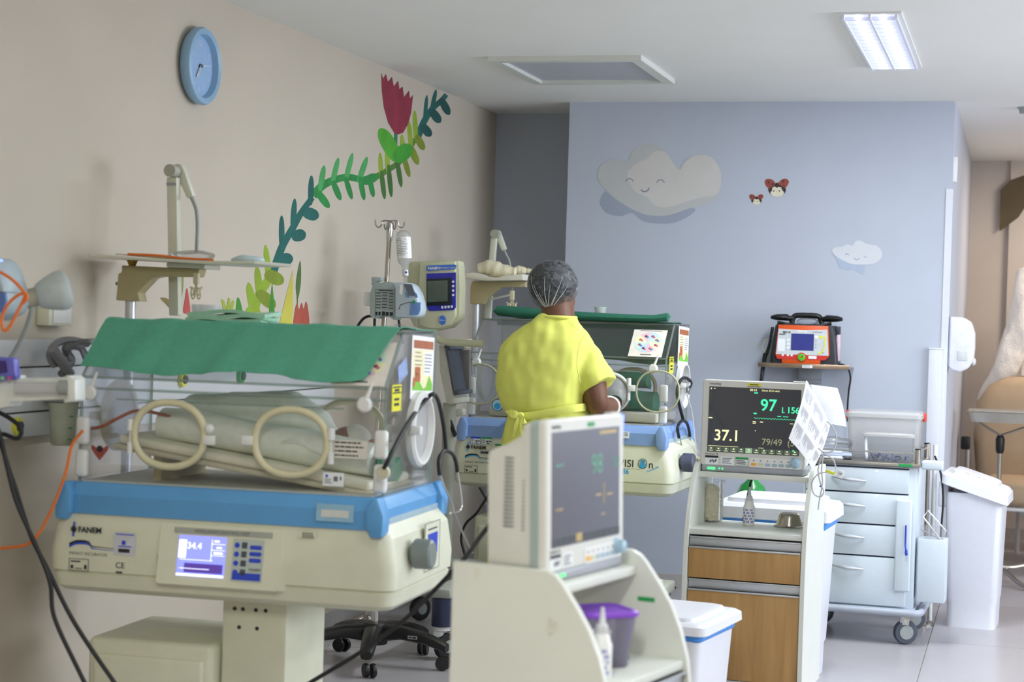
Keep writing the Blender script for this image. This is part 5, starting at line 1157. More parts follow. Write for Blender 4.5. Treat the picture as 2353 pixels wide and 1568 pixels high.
S = [NP(1172, 958, -0.06), NP(1195, 957, -0.135), NP(1230, 954, -0.148), NP(1280, 945, -0.15), NP(1325, 938, -0.12), NP(1348, 936, -0.04)]
bl = MB().loft([[q + Vector((0, -0.004 + 0.004 * c_, 0.017 * s_)) for c_, s_ in oval(1, 1, 10)] for q in spline(S, 6)]).build('waist_tie', M_SCRUB, None); WC(bl, PER)
K = NP(1196, 955, -0.16)
kb = MB().ell(K, (0.016, 0.014, 0.014), 12, 8)
for ex, ez in ((-0.06, 0.012), (0.025, -0.03), (-0.03, -0.09), (0.015, -0.10)):
    kb.loft([[K + Vector((ex * u + 0.006 * c_, -0.004 - 0.012 * math.sin(PI * u), ez * u + (0.005 + 0.014 * math.sin(PI * min(u * 1.1, 1))) * s_)) for c_, s_ in oval(1, 1, 8)] for u in (0.05, 0.3, 0.6, 0.85, 1.0)])
WC(kb.build('tie_bow', M_SCRUB, None), PER)
# neckline band
WC(MB().tube([Vector(q) for q in ering(729, 1239, 1322, 0.080, 0.0, 40, 2.2)], 0.007, 8, closed=True).build('neckband', M_SCRUB, None), PER)
# piping of seams
WC(MB().tube(spline([NP(1346, 765, -0.075), NP(1330, 800, -0.126), NP(1326, 840, -0.138), NP(1333, 880, -0.12)], 6), 0.0022, 6).build('sleeve_seam', M_SCRUB, None), PER)
# hair and cap
WC(MB().ell(hc + Vector((-0.01, -0.012, 0.02)), (0.106, 0.112, 0.097), 24, 16).build('hair', M_HAIR, None), PER)
m_cap = clear_mat('hair_cap_film', '#e4e6e8', 0.36, '#dfe3e8', 0.35, gloss=0.4)
nt = m_cap.node_tree; mixn = nt.nodes['film']
tcn = nt.nodes.new('ShaderNodeTexCoord'); nz = nt.nodes.new('ShaderNodeTexNoise'); nz.inputs['Scale'].default_value = 42; nz.inputs['Detail'].default_value = 8; nz.inputs['Distortion'].default_value = 1.2
mr = nt.nodes.new('ShaderNodeMapRange'); mr.inputs[1].default_value = 0.35; mr.inputs[2].default_value = 0.72; mr.inputs[3].default_value = 0.05; mr.inputs[4].default_value = 0.34
nt.links.new(tcn.outputs['Object'], nz.inputs[0]); nt.links.new(nz.outputs[0], mr.inputs[0]); nt.links.new(mr.outputs[0], mixn.inputs[0])
cc = NP(1271, 654, 0.01); rings = []
for i in range(25):
    t = 0.02 + (PI - 0.06) * i / 24; rg = []
    for jn in range(96):
        a = 2 * PI * jn / 96
        gather = max(0.0, (t - 1.7) / 1.4)
        pl = 1 + 0.045 * gather * math.sin(13 * a) + 0.012 * math.sin(31 * a + 3 * t) * gather
        rr = math.sin(t) ** 0.86 * pl * (1 - 0.10 * gather)
        rg.append(cc + Vector((0.112 * rr * math.cos(a), 0.120 * rr * math.sin(a), 0.106 * math.cos(t) - 0.010 * gather)))
    rings.append(rg)
WC(MB().loft(rings[:23], cap=False).build('hair_cap', m_cap, None), PER)
pl = MB()
for k in range(8):
    a = -2.35 + k * 0.235; t0, t1 = 2.62, 1.25 + 0.35 * (k % 3)
    seg = []
    for i in range(9):
        t = t0 + (t1 - t0) * i / 8; aa = -1.62 + (a + 1.62) * (0.35 + 0.65 * i / 8)
        rr = math.sin(t) ** 0.86 * (1 - 0.10 * max(0.0, (t - 1.7) / 1.4))
        seg.append(cc + Vector((0.1125 * rr * math.cos(aa), 0.1205 * rr * math.sin(aa), 0.106 * math.cos(t) - 0.010 * max(0.0, (t - 1.7) / 1.4))))
    pl.tube(seg, [0.0022 - 0.0017 * i / 8 for i in range(9)], 5)
WC(pl.build('cap_gathers', mat('cap_elastic', '#ccd0d4', 0.6), None), PER)
# sleeve cuff of the porthole round the forearm
FM = Matrix.Translation(FAR.location) @ Matrix.Rotation(FAR.rotation_euler.z, 4, 'Z')
w0 = FM @ Vector((0.19, -0.238, ZF + 0.14)); w1 = NP(1410, 928, 0.33)
cf = MB().loft([[w0.lerp(w1, u) + Vector((r * c_, 0, r * 0.86 * s_)) for c_, s_ in oval(1, 1, 24)] for u, r in ((0.0, 0.098), (0.25, 0.085), (0.6, 0.058), (0.9, 0.042), (1.0, 0.044))], cap=False).build('porthole_sleeve', clear_mat('sleeve_film', '#e2e2de', 0.55, '#e0ddd4', 0.4), None); WC(cf, FAR)
WC(MB().tube(spline([NP(1400, 935, 0.24) + Vector((0.042 * c_, 0.01 * c_, 0.042 * s_)) for c_, s_ in oval(1, 1, 12)], 2, True), 0.007, 8, closed=True).build('glove_cuff', M_WPL, None), PER)

# ================================================================ CLOTHS AND CONTENT OF THE INCUBATORS
def hood_cloth(name, parent, prof, xl, xr, m, fold=0.0075, nu=90, wave=0.012):
    """cloth following the profile (y, z) with left and right limits per profile point"""
    P = [Vector((0, y, z)) for y, z in prof]; S = spline(P, 6); L = len(S)
    X0 = _interp(xl, 6); X1 = _interp(xr, 6)
    def fn(u, v):
        k = min(int(round(v * (L - 1))), L - 1); p_ = S[k]
        x = X0[k] + (X1[k] - X0[k]) * u
        e = max(0.0, v - 0.6) / 0.4
        f = fold * (math.sin(x * 21 + 2.2 * v) + 0.7 * math.sin(x * 47 + 4 * v) + 1.2 * noise3((x * 7, v * 3, 1.3)))
        return (x, p_.y - f * 0.8 * (0.3 + e), p_.z + abs(f) * 0.35 + wave * e * e * math.sin(x * 13 + 1.0) * 0.8)
    return MB().sheet(fn, nu, L - 1, 0.0022)
def place(o, parent, label, cat, group=None):          # a thing lying on another: own top-level object at the carrier's place
    o.location = parent.location; o.rotation_euler = parent.rotation_euler; return tag(o, label, cat, group)
cl1 = hood_cloth('green_cloth', NEAR, [(0.20, ZN + 0.462), (0.05, ZN + 0.463), (-0.085, ZN + 0.470), (-0.128, ZN + 0.450), (-0.180, ZN + 0.398), (-0.230, ZN + 0.346), (-0.247, ZN + 0.322)],
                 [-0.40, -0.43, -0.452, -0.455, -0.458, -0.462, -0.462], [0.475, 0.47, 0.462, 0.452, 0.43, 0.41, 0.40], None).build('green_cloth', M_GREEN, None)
place(cl1, NEAR, 'green cloth spread over the nearest incubator hood', 'cloth')
cl2 = hood_cloth('green_cloth', FAR, [(-0.06, ZF + 0.463), (0.05, ZF + 0.461), (0.19, ZF + 0.463), (0.238, ZF + 0.445), (0.243, ZF + 0.40), (0.243, ZF + 0.34), (0.244, ZF + 0.27)],
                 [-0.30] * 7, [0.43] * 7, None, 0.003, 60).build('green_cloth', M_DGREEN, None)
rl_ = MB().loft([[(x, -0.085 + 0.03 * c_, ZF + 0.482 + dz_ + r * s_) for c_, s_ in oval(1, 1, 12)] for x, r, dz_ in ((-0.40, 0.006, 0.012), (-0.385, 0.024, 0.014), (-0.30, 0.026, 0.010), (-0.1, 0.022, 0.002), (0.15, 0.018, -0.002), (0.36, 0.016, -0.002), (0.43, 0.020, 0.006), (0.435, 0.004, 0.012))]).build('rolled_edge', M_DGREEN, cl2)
place(cl2, FAR, 'dark green cloth rolled along the farther incubator hood', 'cloth')
# wheel chart on the sloped lids
SECT = ['#cfe8d8', '#c6dcf0', '#e8c4d0', '#f0eec0', '#cfe8e0', '#c6dcf0', '#e8c4d0', '#f0eec0']
def chart(parent, zr, x0, label):
    M = frame((x0, -0.238, zr + 0.306), (1, 0, 0), (0, 0.14, 0.15))
    M = M @ Matrix.Translation((0, 0, 0.0012))
    t = thing('wheel_chart', label, 'chart', parent.location, parent.rotation_euler.z, 'wheel charts on incubator lids')
    PLATE('card', mat('chart_card', '#ece6dc', 0.5), t, M, 0.155, 0.165, 0.0012)
    for k, c in enumerate(SECT):
        a0 = k * PI / 4
        pts = [(0.0775, 0.088)] + [(0.0775 + 0.062 * math.cos(a0 + j * PI / 20), 0.088 + 0.062 * math.sin(a0 + j * PI / 20)) for j in range(6)]
        MB().prism(pts, M @ Matrix.Translation((0, 0, 0.0012)), 0.0006).build('sector', mat('sector_' + c, c, 0.6), t, smooth=False)
        am = a0 + PI / 8; cx, cy = 0.0775 + 0.04 * math.cos(am), 0.088 + 0.04 * math.sin(am)
        MB().lathe([(0.007, 0), (0.006, 0.0006)], M @ Matrix.Translation((cx, cy, 0.0018)), 12).build('picture', mat('pic_%d' % (k % 3), ['#c86a5a', '#b0506a', '#6a4038'][k % 3], 0.6), t)
        MB().lathe([(0.006, 0), (0.005, 0.0006)], M @ Matrix.Translation((cx + 0.008, cy - 0.006, 0.0018)), 12).build('picture', mat('pic2_%d' % (k % 2), ['#4a8ab8', '#c0709a'][k % 2], 0.6), t)
    LINES('title_print', M_GINK, t, M @ Matrix.Translation((0, 0, 0.0013)), [(0.03, 0.157, 0.1, 0.003), (0.055, 0.01, 0.05, 0.006)])
    return t
chart(FAR, ZF, 0.285, 'wheel chart card on the farther incubator lid')
chart(NEAR, ZN, 0.302, 'wheel chart card half hidden by the green cloth')
# sheet, warning and photo stuck on the end walls
def end_papers(parent, zr, which):
    M = frame((0.4665, -0.02, zr + 0.265), (0, 1, 0), (0, 0.0, 1)) @ Matrix.Rotation(-0.04, 4, 'Z')
    t = thing('care_sheet', 'illustrated care sheet with brown header on the %s incubator end' % which, 'sheet', parent.location, parent.rotation_euler.z, 'sheets taped to incubator ends')
    PLATE('sheet', M_PAPER, t, M, 0.225, 0.185, 0.0008)
    K = M @ Matrix.Translation((0, 0, 0.0009))
    PLATE('header', mat('sheet_brown', '#a8623c', 0.6, var=0.15, scale=60), t, K @ Matrix.Translation((0.015, 0.148, 0)), 0.2, 0.024, 0.0005)
    PLATE('cream_field', mat('sheet_cream', '#efe6bc', 0.6), t, K @ Matrix.Translation((0.015, 0.025, 0)), 0.2, 0.12, 0.0003)
    PLATE('text_field', M_PAPER, t, K @ Matrix.Translation((0.125, 0.07, 0.0003)), 0.085, 0.07, 0.0004)
    LINES('print', M_GINK, t, K @ Matrix.Translation((0, 0, 0.0007)), textlines(0.03, 0.135, 0.08, 4, 0.012, 2, 0.2) + textlines(0.13, 0.13, 0.075, 6, 0.010, 3, 0.25))
    K2 = K @ Matrix.Translation((0, 0, 0.0006))
    MB().prism([(0.015, 0.025), (0.215, 0.025), (0.215, 0.045), (0.18, 0.07), (0.15, 0.035), (0.12, 0.03), (0.06, 0.065), (0.015, 0.05)], K2, 0.0004).build('green_hills', mat('sheet_green', '#7ac23c', 0.6), t, smooth=False)
    for x, y in ((0.06, 0.082), (0.062, 0.062)): MB().prism([(x + a, y + c) for a, c in rrect(0.026, 0.012, 0.006, 3)], K2 @ Matrix.Translation((0, 0, 0.0004)), 0.0004).build('brown_shape', mat('sheet_tan', '#b0643a', 0.6), t, smooth=False)
    MB().prism([(0.026 + a, 0.048 + c) for a, c in oval(0.01, 0.016, 12)], K2 @ Matrix.Translation((0, 0, 0.0005)), 0.0004).build('orange_shape', mat('sheet_orange', '#c06a3c', 0.6), t, smooth=False)
    w = thing('warning_sticker', 'yellow warning sticker with black band on the %s incubator end' % which, 'sticker', parent.location, parent.rotation_euler.z, 'yellow warning stickers')
    M = frame((0.4665, -0.19, zr + 0.235), (0, 1, 0), (0, 0, 1))
    PLATE('sticker', M_YELLOW, w, M, 0.085, 0.075, 0.0006); LINES('print', M_INK, w, M @ Matrix.Translation((0, 0, 0.0006)), [(0.006, 0.05, 0.072, 0.004), (0.006, 0.066, 0.072, 0.004), (0.02, 0.056, 0.045, 0.007), (0.02, 0.03, 0.045, 0.007), (0.02, 0.015, 0.045, 0.008)])
end_papers(NEAR, ZN, 'nearest'); end_papers(FAR, ZF, 'farther')
M = frame((0.4665, -0.13, ZN + 0.31), (0, 1, 0.35), (0, -0.2, 1))
ph = PLATE('photo_card', mat('photo_blue', '#8fa4cf', 0.5, var=0.3, scale=60), None, M, 0.085, 0.052, 0.0008); place(ph, NEAR, 'small bluish photo card on the nearest incubator end', 'card')
M = frame((-0.325, -0.2365, ZF + 0.03), (1, 0, 0), (0, 0, 1))
ow = thing('round_sticker', 'round blue sticker low on the farther incubator front wall', 'sticker', FAR.location, FAR.rotation_euler.z)
MB().lathe([(0.028, 0), (0.028, 0.0008)], M @ Matrix.Translation((0.0, 0.03, 0)), 28).build('rim', M_INK, ow); MB().lathe([(0.025, 0), (0.025, 0.0012)], M @ Matrix.Translation((0.0, 0.03, 0)), 28).build('face', mat('sticker_pale', '#b9dcea', 0.5), ow)
MB().lathe([(0.016, 0), (0.016, 0.0016)], M @ Matrix.Translation((0.0, 0.025, 0)), 24).build('figure', M_LBLUE, ow)
# small card, printed notice and ladybird sticker on the nearest front wall
M = frame((0.31, -0.2345, ZN + 0.102), (1, 0, 0), (0, 0, 1))
nt_ = thing('notice_card', 'small printed notice on the nearest incubator front wall', 'notice', NEAR.location, NEAR.rotation_euler.z); PLATE('card', mat('notice_cream', '#dcd9cf', 0.6), nt_, M, 0.105, 0.05, 0.0008); LINES('print', M_INK, nt_, M @ Matrix.Translation((0, 0, 0.0008)), textlines(0.008, 0.042, 0.09, 4, 0.012, 11, 0.35))
M = frame((0.285, -0.2345, ZN + 0.022), (1, 0, 0), (0, 0, 1))
nt2 = thing('address_label', 'white label with small blue print low on the nearest incubator', 'label', NEAR.location, NEAR.rotation_euler.z); PLATE('card', M_PAPER, nt2, M, 0.062, 0.038, 0.0008); LINES('print', M_GINK, nt2, M @ Matrix.Translation((0, 0, 0.0008)), [(0.032, 0.014, 0.012, 0.014), (0.05, 0.018, 0.005, 0.01)] + textlines(0.006, 0.018, 0.022, 3, 0.005, 12)); LINES('mark', M_BLUEPR, nt2, M @ Matrix.Translation((0, 0, 0.0009)), [(0.008, 0.024, 0.007, 0.008)])
M = frame((-0.40, -0.2345, ZN + 0.085), (1, 0, 0), (0, 0, 1))
lb = thing('ladybird_sticker', 'red ladybird sticker on the nearest incubator front wall', 'sticker', NEAR.location, NEAR.rotation_euler.z)
for s in (-1, 1): MB().prism([(s * x, y) for x, y in ((0.0, -0.025), (0.012, -0.012), (0.027, 0.008), (0.026, 0.02), (0.012, 0.012), (0.0, 0.0))][::s], M, 0.0006).build('wing', m_wing, lb, smooth=False)
MB().lathe([(0.010, 0), (0.010, 0.0009)], M @ Matrix.Translation((0, 0.008, 0)), 16).build('head', m_spot, lb)

# mattress tray, bedding and infant
TILT = math.radians(7.5)
TM = Matrix.Translation((0.02, 0, ZN + 0.062)) @ Matrix.Rotation(TILT, 4, 'Y')
mt_ = thing('mattress', 'tilted cream mattress tray inside the nearest incubator', 'mattress', NEAR.location, NEAR.rotation_euler.z)
MB().mbox(TM @ Matrix.Translation((0, 0, -0.012)), 0.80, 0.40, 0.016).build('tray', mat('tray_khaki', '#cbc7b0', 0.5), mt_, 0.006)
MB().mbox(TM @ Matrix.Translation((0, 0, 0.010)), 0.78, 0.38, 0.028).build('pad', mat('mattress_cream', '#ecead8', 0.7), mt_, 0.012, 3)
MB().box(-0.265, -0.24, -0.16, 0.16, ZN + 0.004, ZN + 0.085).build('support', M_KHAKI, mt_)
ba = thing('infant', 'infant wrapped in pale green blankets inside the nearest incubator', 'infant', NEAR.location, NEAR.rotation_euler.z)
def tp(x, y, z): return TM @ Vector((x, y, z))
b = MB()
b.loft([[tp(x, yc + 0.06 * 1.1 * c_ * f, 0.024 + 0.055 * f + 0.055 * f * s_) for c_, s_ in oval(1, 1, 16)] for x, yc, f in ((-0.31, -0.095, 0.25), (-0.30, -0.095, 0.8), (-0.2, -0.1, 0.95), (0.0, -0.105, 0.9), (0.2, -0.10, 0.95), (0.36, -0.09, 0.9), (0.375, -0.09, 0.3))])
nb = b.build('blanket_roll', M_SAGE, ba); wrinkle(nb, 0.008, 16)
b = MB()
b.loft([[tp(x, 0.03 + 0.085 * c_ * f, 0.03 + 0.068 * f + g_ + 0.068 * f * s_) for c_, s_ in oval(1, 1, 18)] for x, f, g_ in ((-0.30, 0.3, 0.0), (-0.28, 0.8, 0.01), (-0.1, 1.0, 0.02), (0.05, 1.15, 0.03), (0.15, 0.95, 0.02), (0.2, 0.5, 0.01))])
b.ell(tp(0.24, 0.03, 0.085), (0.055, 0.05, 0.052))
o = baked(b, 'body', mat('swaddle_mint', '#ecf5ec', 0.9, var=0.06, scale=30, bump=0.2, bscale=400), ba, 0.008, 4); wrinkle(o, 0.010, 11)
MB().ell(tp(0.235, 0.02, 0.098), (0.05, 0.046, 0.046)).build('head', mat('infant_skin', '#8a5a4c', 0.55, var=0.06), ba)
MB().ell(tp(0.255, 0.028, 0.108), (0.048, 0.049, 0.046)).build('cap', mat('infant_cap', '#dcdcd2', 0.85, bump=0.3, bscale=300), ba)
h_ = MB(); h_.ell(tp(0.33, -0.03, 0.115), (0.016, 0.014, 0.012), 10, 8)
for k in range(4): h_.tube([tp(0.325 + 0.006 * k, -0.04, 0.118), tp(0.335 + 0.006 * k, -0.052, 0.122)], [0.004, 0.0035], 6)
h_.build('hand', mat('infant_hand', '#c08078', 0.55), ba)
for k, (x, z) in enumerate(((0.08, 0.125), (0.0, 0.14), (0.16, 0.12))): MB().ell(tp(x, -0.02, z + 0.01), (0.022, 0.012, 0.014)).build('printed_patch', mat('maroon_print', '#7a3a3a', 0.8), ba)
bl2 = MB().sheet(lambda u, v: tp(0.10 + 0.27 * u, -0.165 + 0.15 * v, 0.055 + 0.055 * math.sin(PI * (0.15 + 0.7 * v)) + 0.01 * math.sin(9 * u + 5 * v)), 20, 14, 0.004).build('white_wrap', mat('white_wrap', '#f0f4ee', 0.9, bump=0.2, bscale=400), ba)
gr = MB(); gr.loft([[tp(0.385 + 0.012 * k, -0.085 + (0.062 - 0.006 * k) * c_, 0.06 + (0.05 - 0.004 * k) * s_) for c_, s_ in oval(1, 1, 18)] for k in range(5)])
g_ = gr.build('green_wrap', mat('bottle_green_cloth', '#15805c', 0.85, bump=0.3, bscale=200), None); wrinkle(g_, 0.008, 30); place(g_, NEAR, 'rolled bottle-green cloth at the foot of the infant bedding', 'cloth')
# bedding of the farther incubator
TF = Matrix.Translation((0.02, 0, ZF + 0.03))
fb = thing('mattress', 'cream mattress inside the farther incubator', 'mattress', FAR.location, FAR.rotation_euler.z)
MB().mbox(TF, 0.80, 0.40, 0.045).build('pad', MATS['mattress_cream'], fb, 0.012, 3)
b = MB(); b.loft([[(x, -0.06 + 0.07 * f * c_, ZF + 0.055 + 0.045 * f + 0.045 * f * s_) for c_, s_ in oval(1, 1, 16)] for x, f in ((0.06, 0.3), (0.09, 1.0), (0.25, 1.05), (0.38, 1.0), (0.395, 0.4))])
o = b.build('folded_cloth', M_DGREEN, None); wrinkle(o, 0.008, 18); place(o, FAR, 'thick lower roll of green cloth in the farther incubator', 'cloth', 'green rolls in the farther incubator')
b = MB(); b.loft([[(x, -0.01 + 0.05 * f * c_, ZF + 0.152 + 0.04 * f + 0.036 * f * s_) for c_, s_ in oval(1, 1, 16)] for x, f in ((0.12, 0.3), (0.14, 1.0), (0.28, 1.0), (0.33, 0.95), (0.34, 0.4))])
o = b.build('folded_cloth', M_DGREEN, None); wrinkle(o, 0.006, 18); place(o, FAR, 'upper smaller roll of green cloth in the farther incubator', 'cloth', 'green rolls in the farther incubator')
# folded towels, clear cup, things on the shelves
FT = [(381, 748), (575, 748)]
a0, a1 = atZ(385, 742, ZN + 0.47), atZ(572, 745, ZN + 0.47)
for k in range(3):
    yk = 5.10
    o = MB().sheet(lambda u, v, k=k: ((-2.42 + 0.245 * u) + 0.006 * k, yk - 0.06 + 0.13 * v, ZN + 0.474 + 0.0105 * k + 0.004 * math.sin(7 * u + k * 2 + 3 * v) + 0.004 * math.sin(PI * u)), 24, 12, 0.0105).build('folded_towel', M_PALEGREEN, None)
    tag(o, ['lowest', 'middle', 'topmost'][k] + ' pale green folded towel on the green cloth', 'towel', 'pale green towels on the hood')
pc = atY(455, 715, 5.16)
tag(MB().lathe([(0.038, 0.0), (0.042, 0.004), (0.046, 0.05), (0.046, 0.052), (0.043, 0.05), (0.039, 0.006)], Matrix.Translation((pc.x, 5.22, ZN + 0.468)), 28, cap=False).build('clear_cup', M_FROST, None), 'clear plastic cup behind the pale green towels', 'cup')
pc = atY(1378, 752, 8.30)
gc = thing('plastic_cup', 'pale green plastic cup standing on the farther incubator', 'cup', (pc.x, 8.30, ZF + 0.466))
MB().lathe([(0.021, 0.0), (0.023, 0.003), (0.027, 0.056), (0.0265, 0.056), (0.022, 0.004)], None, 28, cap=False).build('cup', M_FROST, gc); MB().lathe([(0.0285, 0.056), (0.029, 0.060), (0.026, 0.061)], None, 28, cap=False).build('rim', M_PALEGREEN, gc); MB().lathe([(0.021, 0.003), (0.0225, 0.02)], None, 24).build('liquid', M_PAPER, gc)
bagshape('clear_wrapper', 'crumpled clear wrapper beside the pale green cup', 'wrapper', atY(1345, 733, 8.32) + Vector((0, 0, -0.002)), (0.045, 0.03, 0.012), M_PLASTIC_CLEAR, 13)
# tray load on the near shelf
PT = atY(*zc(560, 940), YN1)
zt = atY(*zc(700, 952), YN1).z
def flat(name, label, cat, pts, Y, th, m, group=None):
    P = [atY(x, y, Y) for x, y in pts]
    return tag(MB().prism([(p.x, p.z) for p in P], frame((0, Y + 0.08, 0), (1, 0, 0), (0, 0, 1)), 0.16).build(name, m, None, 0.001), label, cat, group)
flat('paper_folder', 'cream papers lying on the near incubator shelf', 'papers', [zc(*q) for q in ((345, 915), (900, 945), (1080, 962), (1080, 975), (700, 957), (345, 925))], YN1, 0, mat('folder_cream', '#d5d0b4', 0.6))
tag(wtube('orange_probe', M_ORANGE, None, [zc(*q) for q in ((350, 912), (600, 922), (800, 945), (1085, 962))], YN1 - 0.09, 0.004), 'thin orange lead lying on the near incubator shelf', 'lead')
bagshape('blue_pad', 'pale blue folded pad at the end of the near shelf', 'pad', atY(*zc(1380, 962), YN1 - 0.02), (0.055, 0.05, 0.014), mat('pad_blue', '#c2d6dc', 0.8), 21)
bagshape('clear_packet', 'clear wrapped packet on the near incubator shelf', 'packet', atY(*zc(900, 925), YN1 - 0.02), (0.075, 0.05, 0.018), M_PLASTIC_CLEAR, 23)
# hanging clip hooks under both shelves
def hooks(parent, x, y, Y, label, sc=1.0):
    c = atY(x, y, Y)
    t = thing('clip_hook', label, 'hook', c, 0, 'white clip hooks under the shelves')
    BX('clip', M_IVORY, t, -0.012 * sc, 0.012 * sc, -0.008, 0.008, -0.05 * sc, 0.0, 0.003); MB().tube([(0, 0, 0), (0.002, 0, 0.02 * sc)], 0.002, 6).build('stem', M_STEEL, t)
    for s in (-1, 1):
        MB().tube(spline([(s * 0.004 * sc, 0, -0.045 * sc), (s * 0.006 * sc, 0, -0.10 * sc), (s * 0.014 * sc, 0, -0.112 * sc), (s * 0.022 * sc, 0, -0.10 * sc), (s * 0.022 * sc, 0, -0.07 * sc), (s * 0.028 * sc, 0, -0.062 * sc)], 6), 0.004 * sc, 8).build('hook', M_IVORY, t)
    for s in (-1, 1): MB().tube([(s * 0.014 * sc + 0.006 * sc * math.cos(a), -0.004, -0.082 * sc + 0.016 * sc * math.sin(a)) for a in [k * PI / 6 for k in range(12)]], 0.003 * sc, 6, closed=True).build('loop', M_IVORY, t)
    return t
hooks(FAR, 1177, 668, YF1 - 0.02, 'white plastic clip hook hanging under the farther shelf', 0.95)
hooks(NEAR, 452, 626, YN1 - 0.02, 'cream clip hook hanging under the near shelf', 0.75)
# stuffed cream rolls on the far shelf
m_roll = mat('roll_cream', '#e4dcc0', 0.9, var=0.05, scale=40, bump=0.3, bscale=200)
def croll(label, pts, Y, r):
    P = [atY(x, y, Y) for x, y in pts]; L = len(P)
    S = spline(P, 5)
    rr = [r * (0.55 + 0.45 * math.sin(PI * min(max(i / (len(S) - 1), 0.08), 0.92))) * (1 + 0.08 * math.sin(i * 1.7)) for i in range(len(S))]
    return tag(MB().tube(S, rr, 16).build('padded_roll', m_roll, None), label, 'roll', 'cream padded rolls on the far shelf')
croll('largest cream padded roll on the farther shelf, left of the others', [zf(1240, 570), (zf(1340, 555)), zf(1450, 590), zf(1585, 605)], YF1 - 0.06, 0.039)
croll('middle cream padded roll on the farther shelf', [zf(1560, 585), zf(1620, 582), zf(1685, 588)], YF1 + 0.02, 0.022)
croll('smallest cream padded roll beside the hair cap', [zf(1670, 592), zf(1710, 588), zf(1750, 592)], YF1 + 0.03, 0.012)
# ================================================================ EQUIPMENT BEHIND AND AROUND THE INCUBATORS
def zi(x, y): return (820 + x / 5.808, 490 + y / 5.808)
def zl(x, y): return (x / 2.904, 560 + y / 2.904)
# medical rail panel on the left wall
M_PANEL = mat('rail_panel', '#c9ccd0', 0.4, var=0.02)
rp = thing('wall_service_panel', 'long white service panel with gas outlets on the cream wall', 'service panel', (XL, 4.0, 0))
BX('upper_band', M_PANEL, rp, 0, 0.05, 0, 3.4, 1.205, 1.285, 0.004); BX('middle_band', M_PANEL, rp, 0, 0.046, 0, 3.4, 1.07, 1.20, 0.003); BX('lower_band', M_PANEL, rp, 0, 0.05, 0, 3.4, 0.995, 1.065, 0.004)
for k, (y, z, c) in enumerate(((0.93, 1.14, '#c8d048'), (0.80, 1.03, '#d8d84a'), (1.15, 1.14, '#3aa05a'), (1.9, 1.14, '#d8d84a'), (2.4, 1.14, '#3aa05a'))):
    o = MB().lathe([(0.028, 0), (0.026, 0.012)], frame((0.048, y, z), (0, 1, 0), (0, 0, 1)), 20).build('outlet_ring', mat('outlet_' + c, c, 0.4), rp)
    MB().lathe([(0.016, 0.012), (0.014, 0.02)], frame((0.048, y, z), (0, 1, 0), (0, 0, 1)), 16).build('outlet_socket', M_DGREY, o)
s0 = atX(110, 722, XL)
so = thing('wall_socket', 'cream wall socket box above the service panel', 'socket', (XL, s0.y, s0.z)); BX('box', M_CREAM, so, 0, 0.045, -0.07, 0.07, -0.035, 0.035, 0.004); BX('plate', M_WPL, so, 0.045, 0.05, -0.05, 0.055, -0.028, 0.028, 0.002)
# suction jar
sj = atX(135, 985, -2.80)
j_ = thing('suction_jar', 'cloudy suction jar with green level marks below the service panel', 'jar', (-2.785, sj.y, sj.z - 0.05))
MB().lathe([(0.032, 0), (0.036, 0.004), (0.045, 0.125), (0.047, 0.13)], None, 24).build('jar', mat('jar_cloudy', '#b5bba8', 0.3), j_)
for k in range(3): MB().tube([(0.038 + 0.0025 * k + 0.0005, -0.02, 0.02 + 0.035 * k), (0.032 + 0.003 * k, -0.03, 0.02 + 0.035 * k)], 0.002, 6).build('level_mark', M_GREENLB, j_)
BX('lid', M_GREY, j_, -0.05, 0.04, -0.045, 0.045, 0.13, 0.15, 0.01)
# breathing hoses by the wall
hs = thing('breathing_hoses', 'tangle of grey breathing hoses beside the near incubator', 'hoses', (-2.78, 5.35, 1.2))
m_hose = mat('hose_grey', '#77787c', 0.4); m_hc = clear_mat('hose_clear', '#d8dcde', 0.35, '#b8bcc0', 0.2)
for k, (pts, r, m) in enumerate((([(125, 840), (115, 815), (130, 790), (160, 782), (200, 790)], 0.012, m_hose), ([(150, 850), (150, 815), (175, 790), (215, 785)], 0.010, m_hc), ([(140, 860), (165, 830), (150, 800), (185, 800), (200, 830)], 0.011, m_hc), ([(120, 800), (140, 830), (160, 860)], 0.016, m_hose))):
    WC(MB().tube(spline([atX(x, y, -2.76 + 0.01 * k) for x, y in pts], 8), r, 10).build('hose', m, None), hs)
# ---- left stand with pump, syringe driver and lamp
YS = 4.40
sd = thing('drip_stand', 'steel drip stand at the left edge carrying pumps', 'stand', (-2.745, YS, 0))
MB().cyl((0, 0, 0.06), (0, 0, 1.9), 0.011).build('pole', M_STEEL, sd)
for k in range(5):
    a = k * 2 * PI / 5; MB().tube([(0, 0, 0.08), (0.11 * math.cos(a), 0.25 * math.sin(a), 0.05)], [0.016, 0.012], 8).build('foot', M_STEEL, sd)
ip = thing('infusion_pump', 'rounded blue-grey infusion pump at the left edge', 'pump', (-2.70, YS, 1.43))
WC(wprism('housing', mat('pump_grey', '#a9b8c0', 0.35), ip, [zl(*q) for q in ((-90, 90), (0, 98), (40, 118), (80, 200), (110, 300), (122, 400), (100, 465), (0, 512), (-90, 520))], YS - 0.06, 0.13, 0.012), ip)
WC(wprism('blue_panel', mat('pump_blue', '#5a78b8', 0.35), ip, [zl(*q) for q in ((-60, 330), (40, 325), (46, 380), (20, 455), (-60, 480))], YS - 0.128, 0.01, 0.002), ip)
WC(wprism('seam', M_DGREY, ip, [zl(*q) for q in ((-60, 318), (115, 326), (115, 330), (-60, 323))], YS - 0.128, 0.006), ip)
WC(wprism('lamp_dot', G_BLUE, ip, [zl(*q) for q in ((0, 105), (14, 108), (12, 120), (0, 120))], YS - 0.128, 0.008), ip)
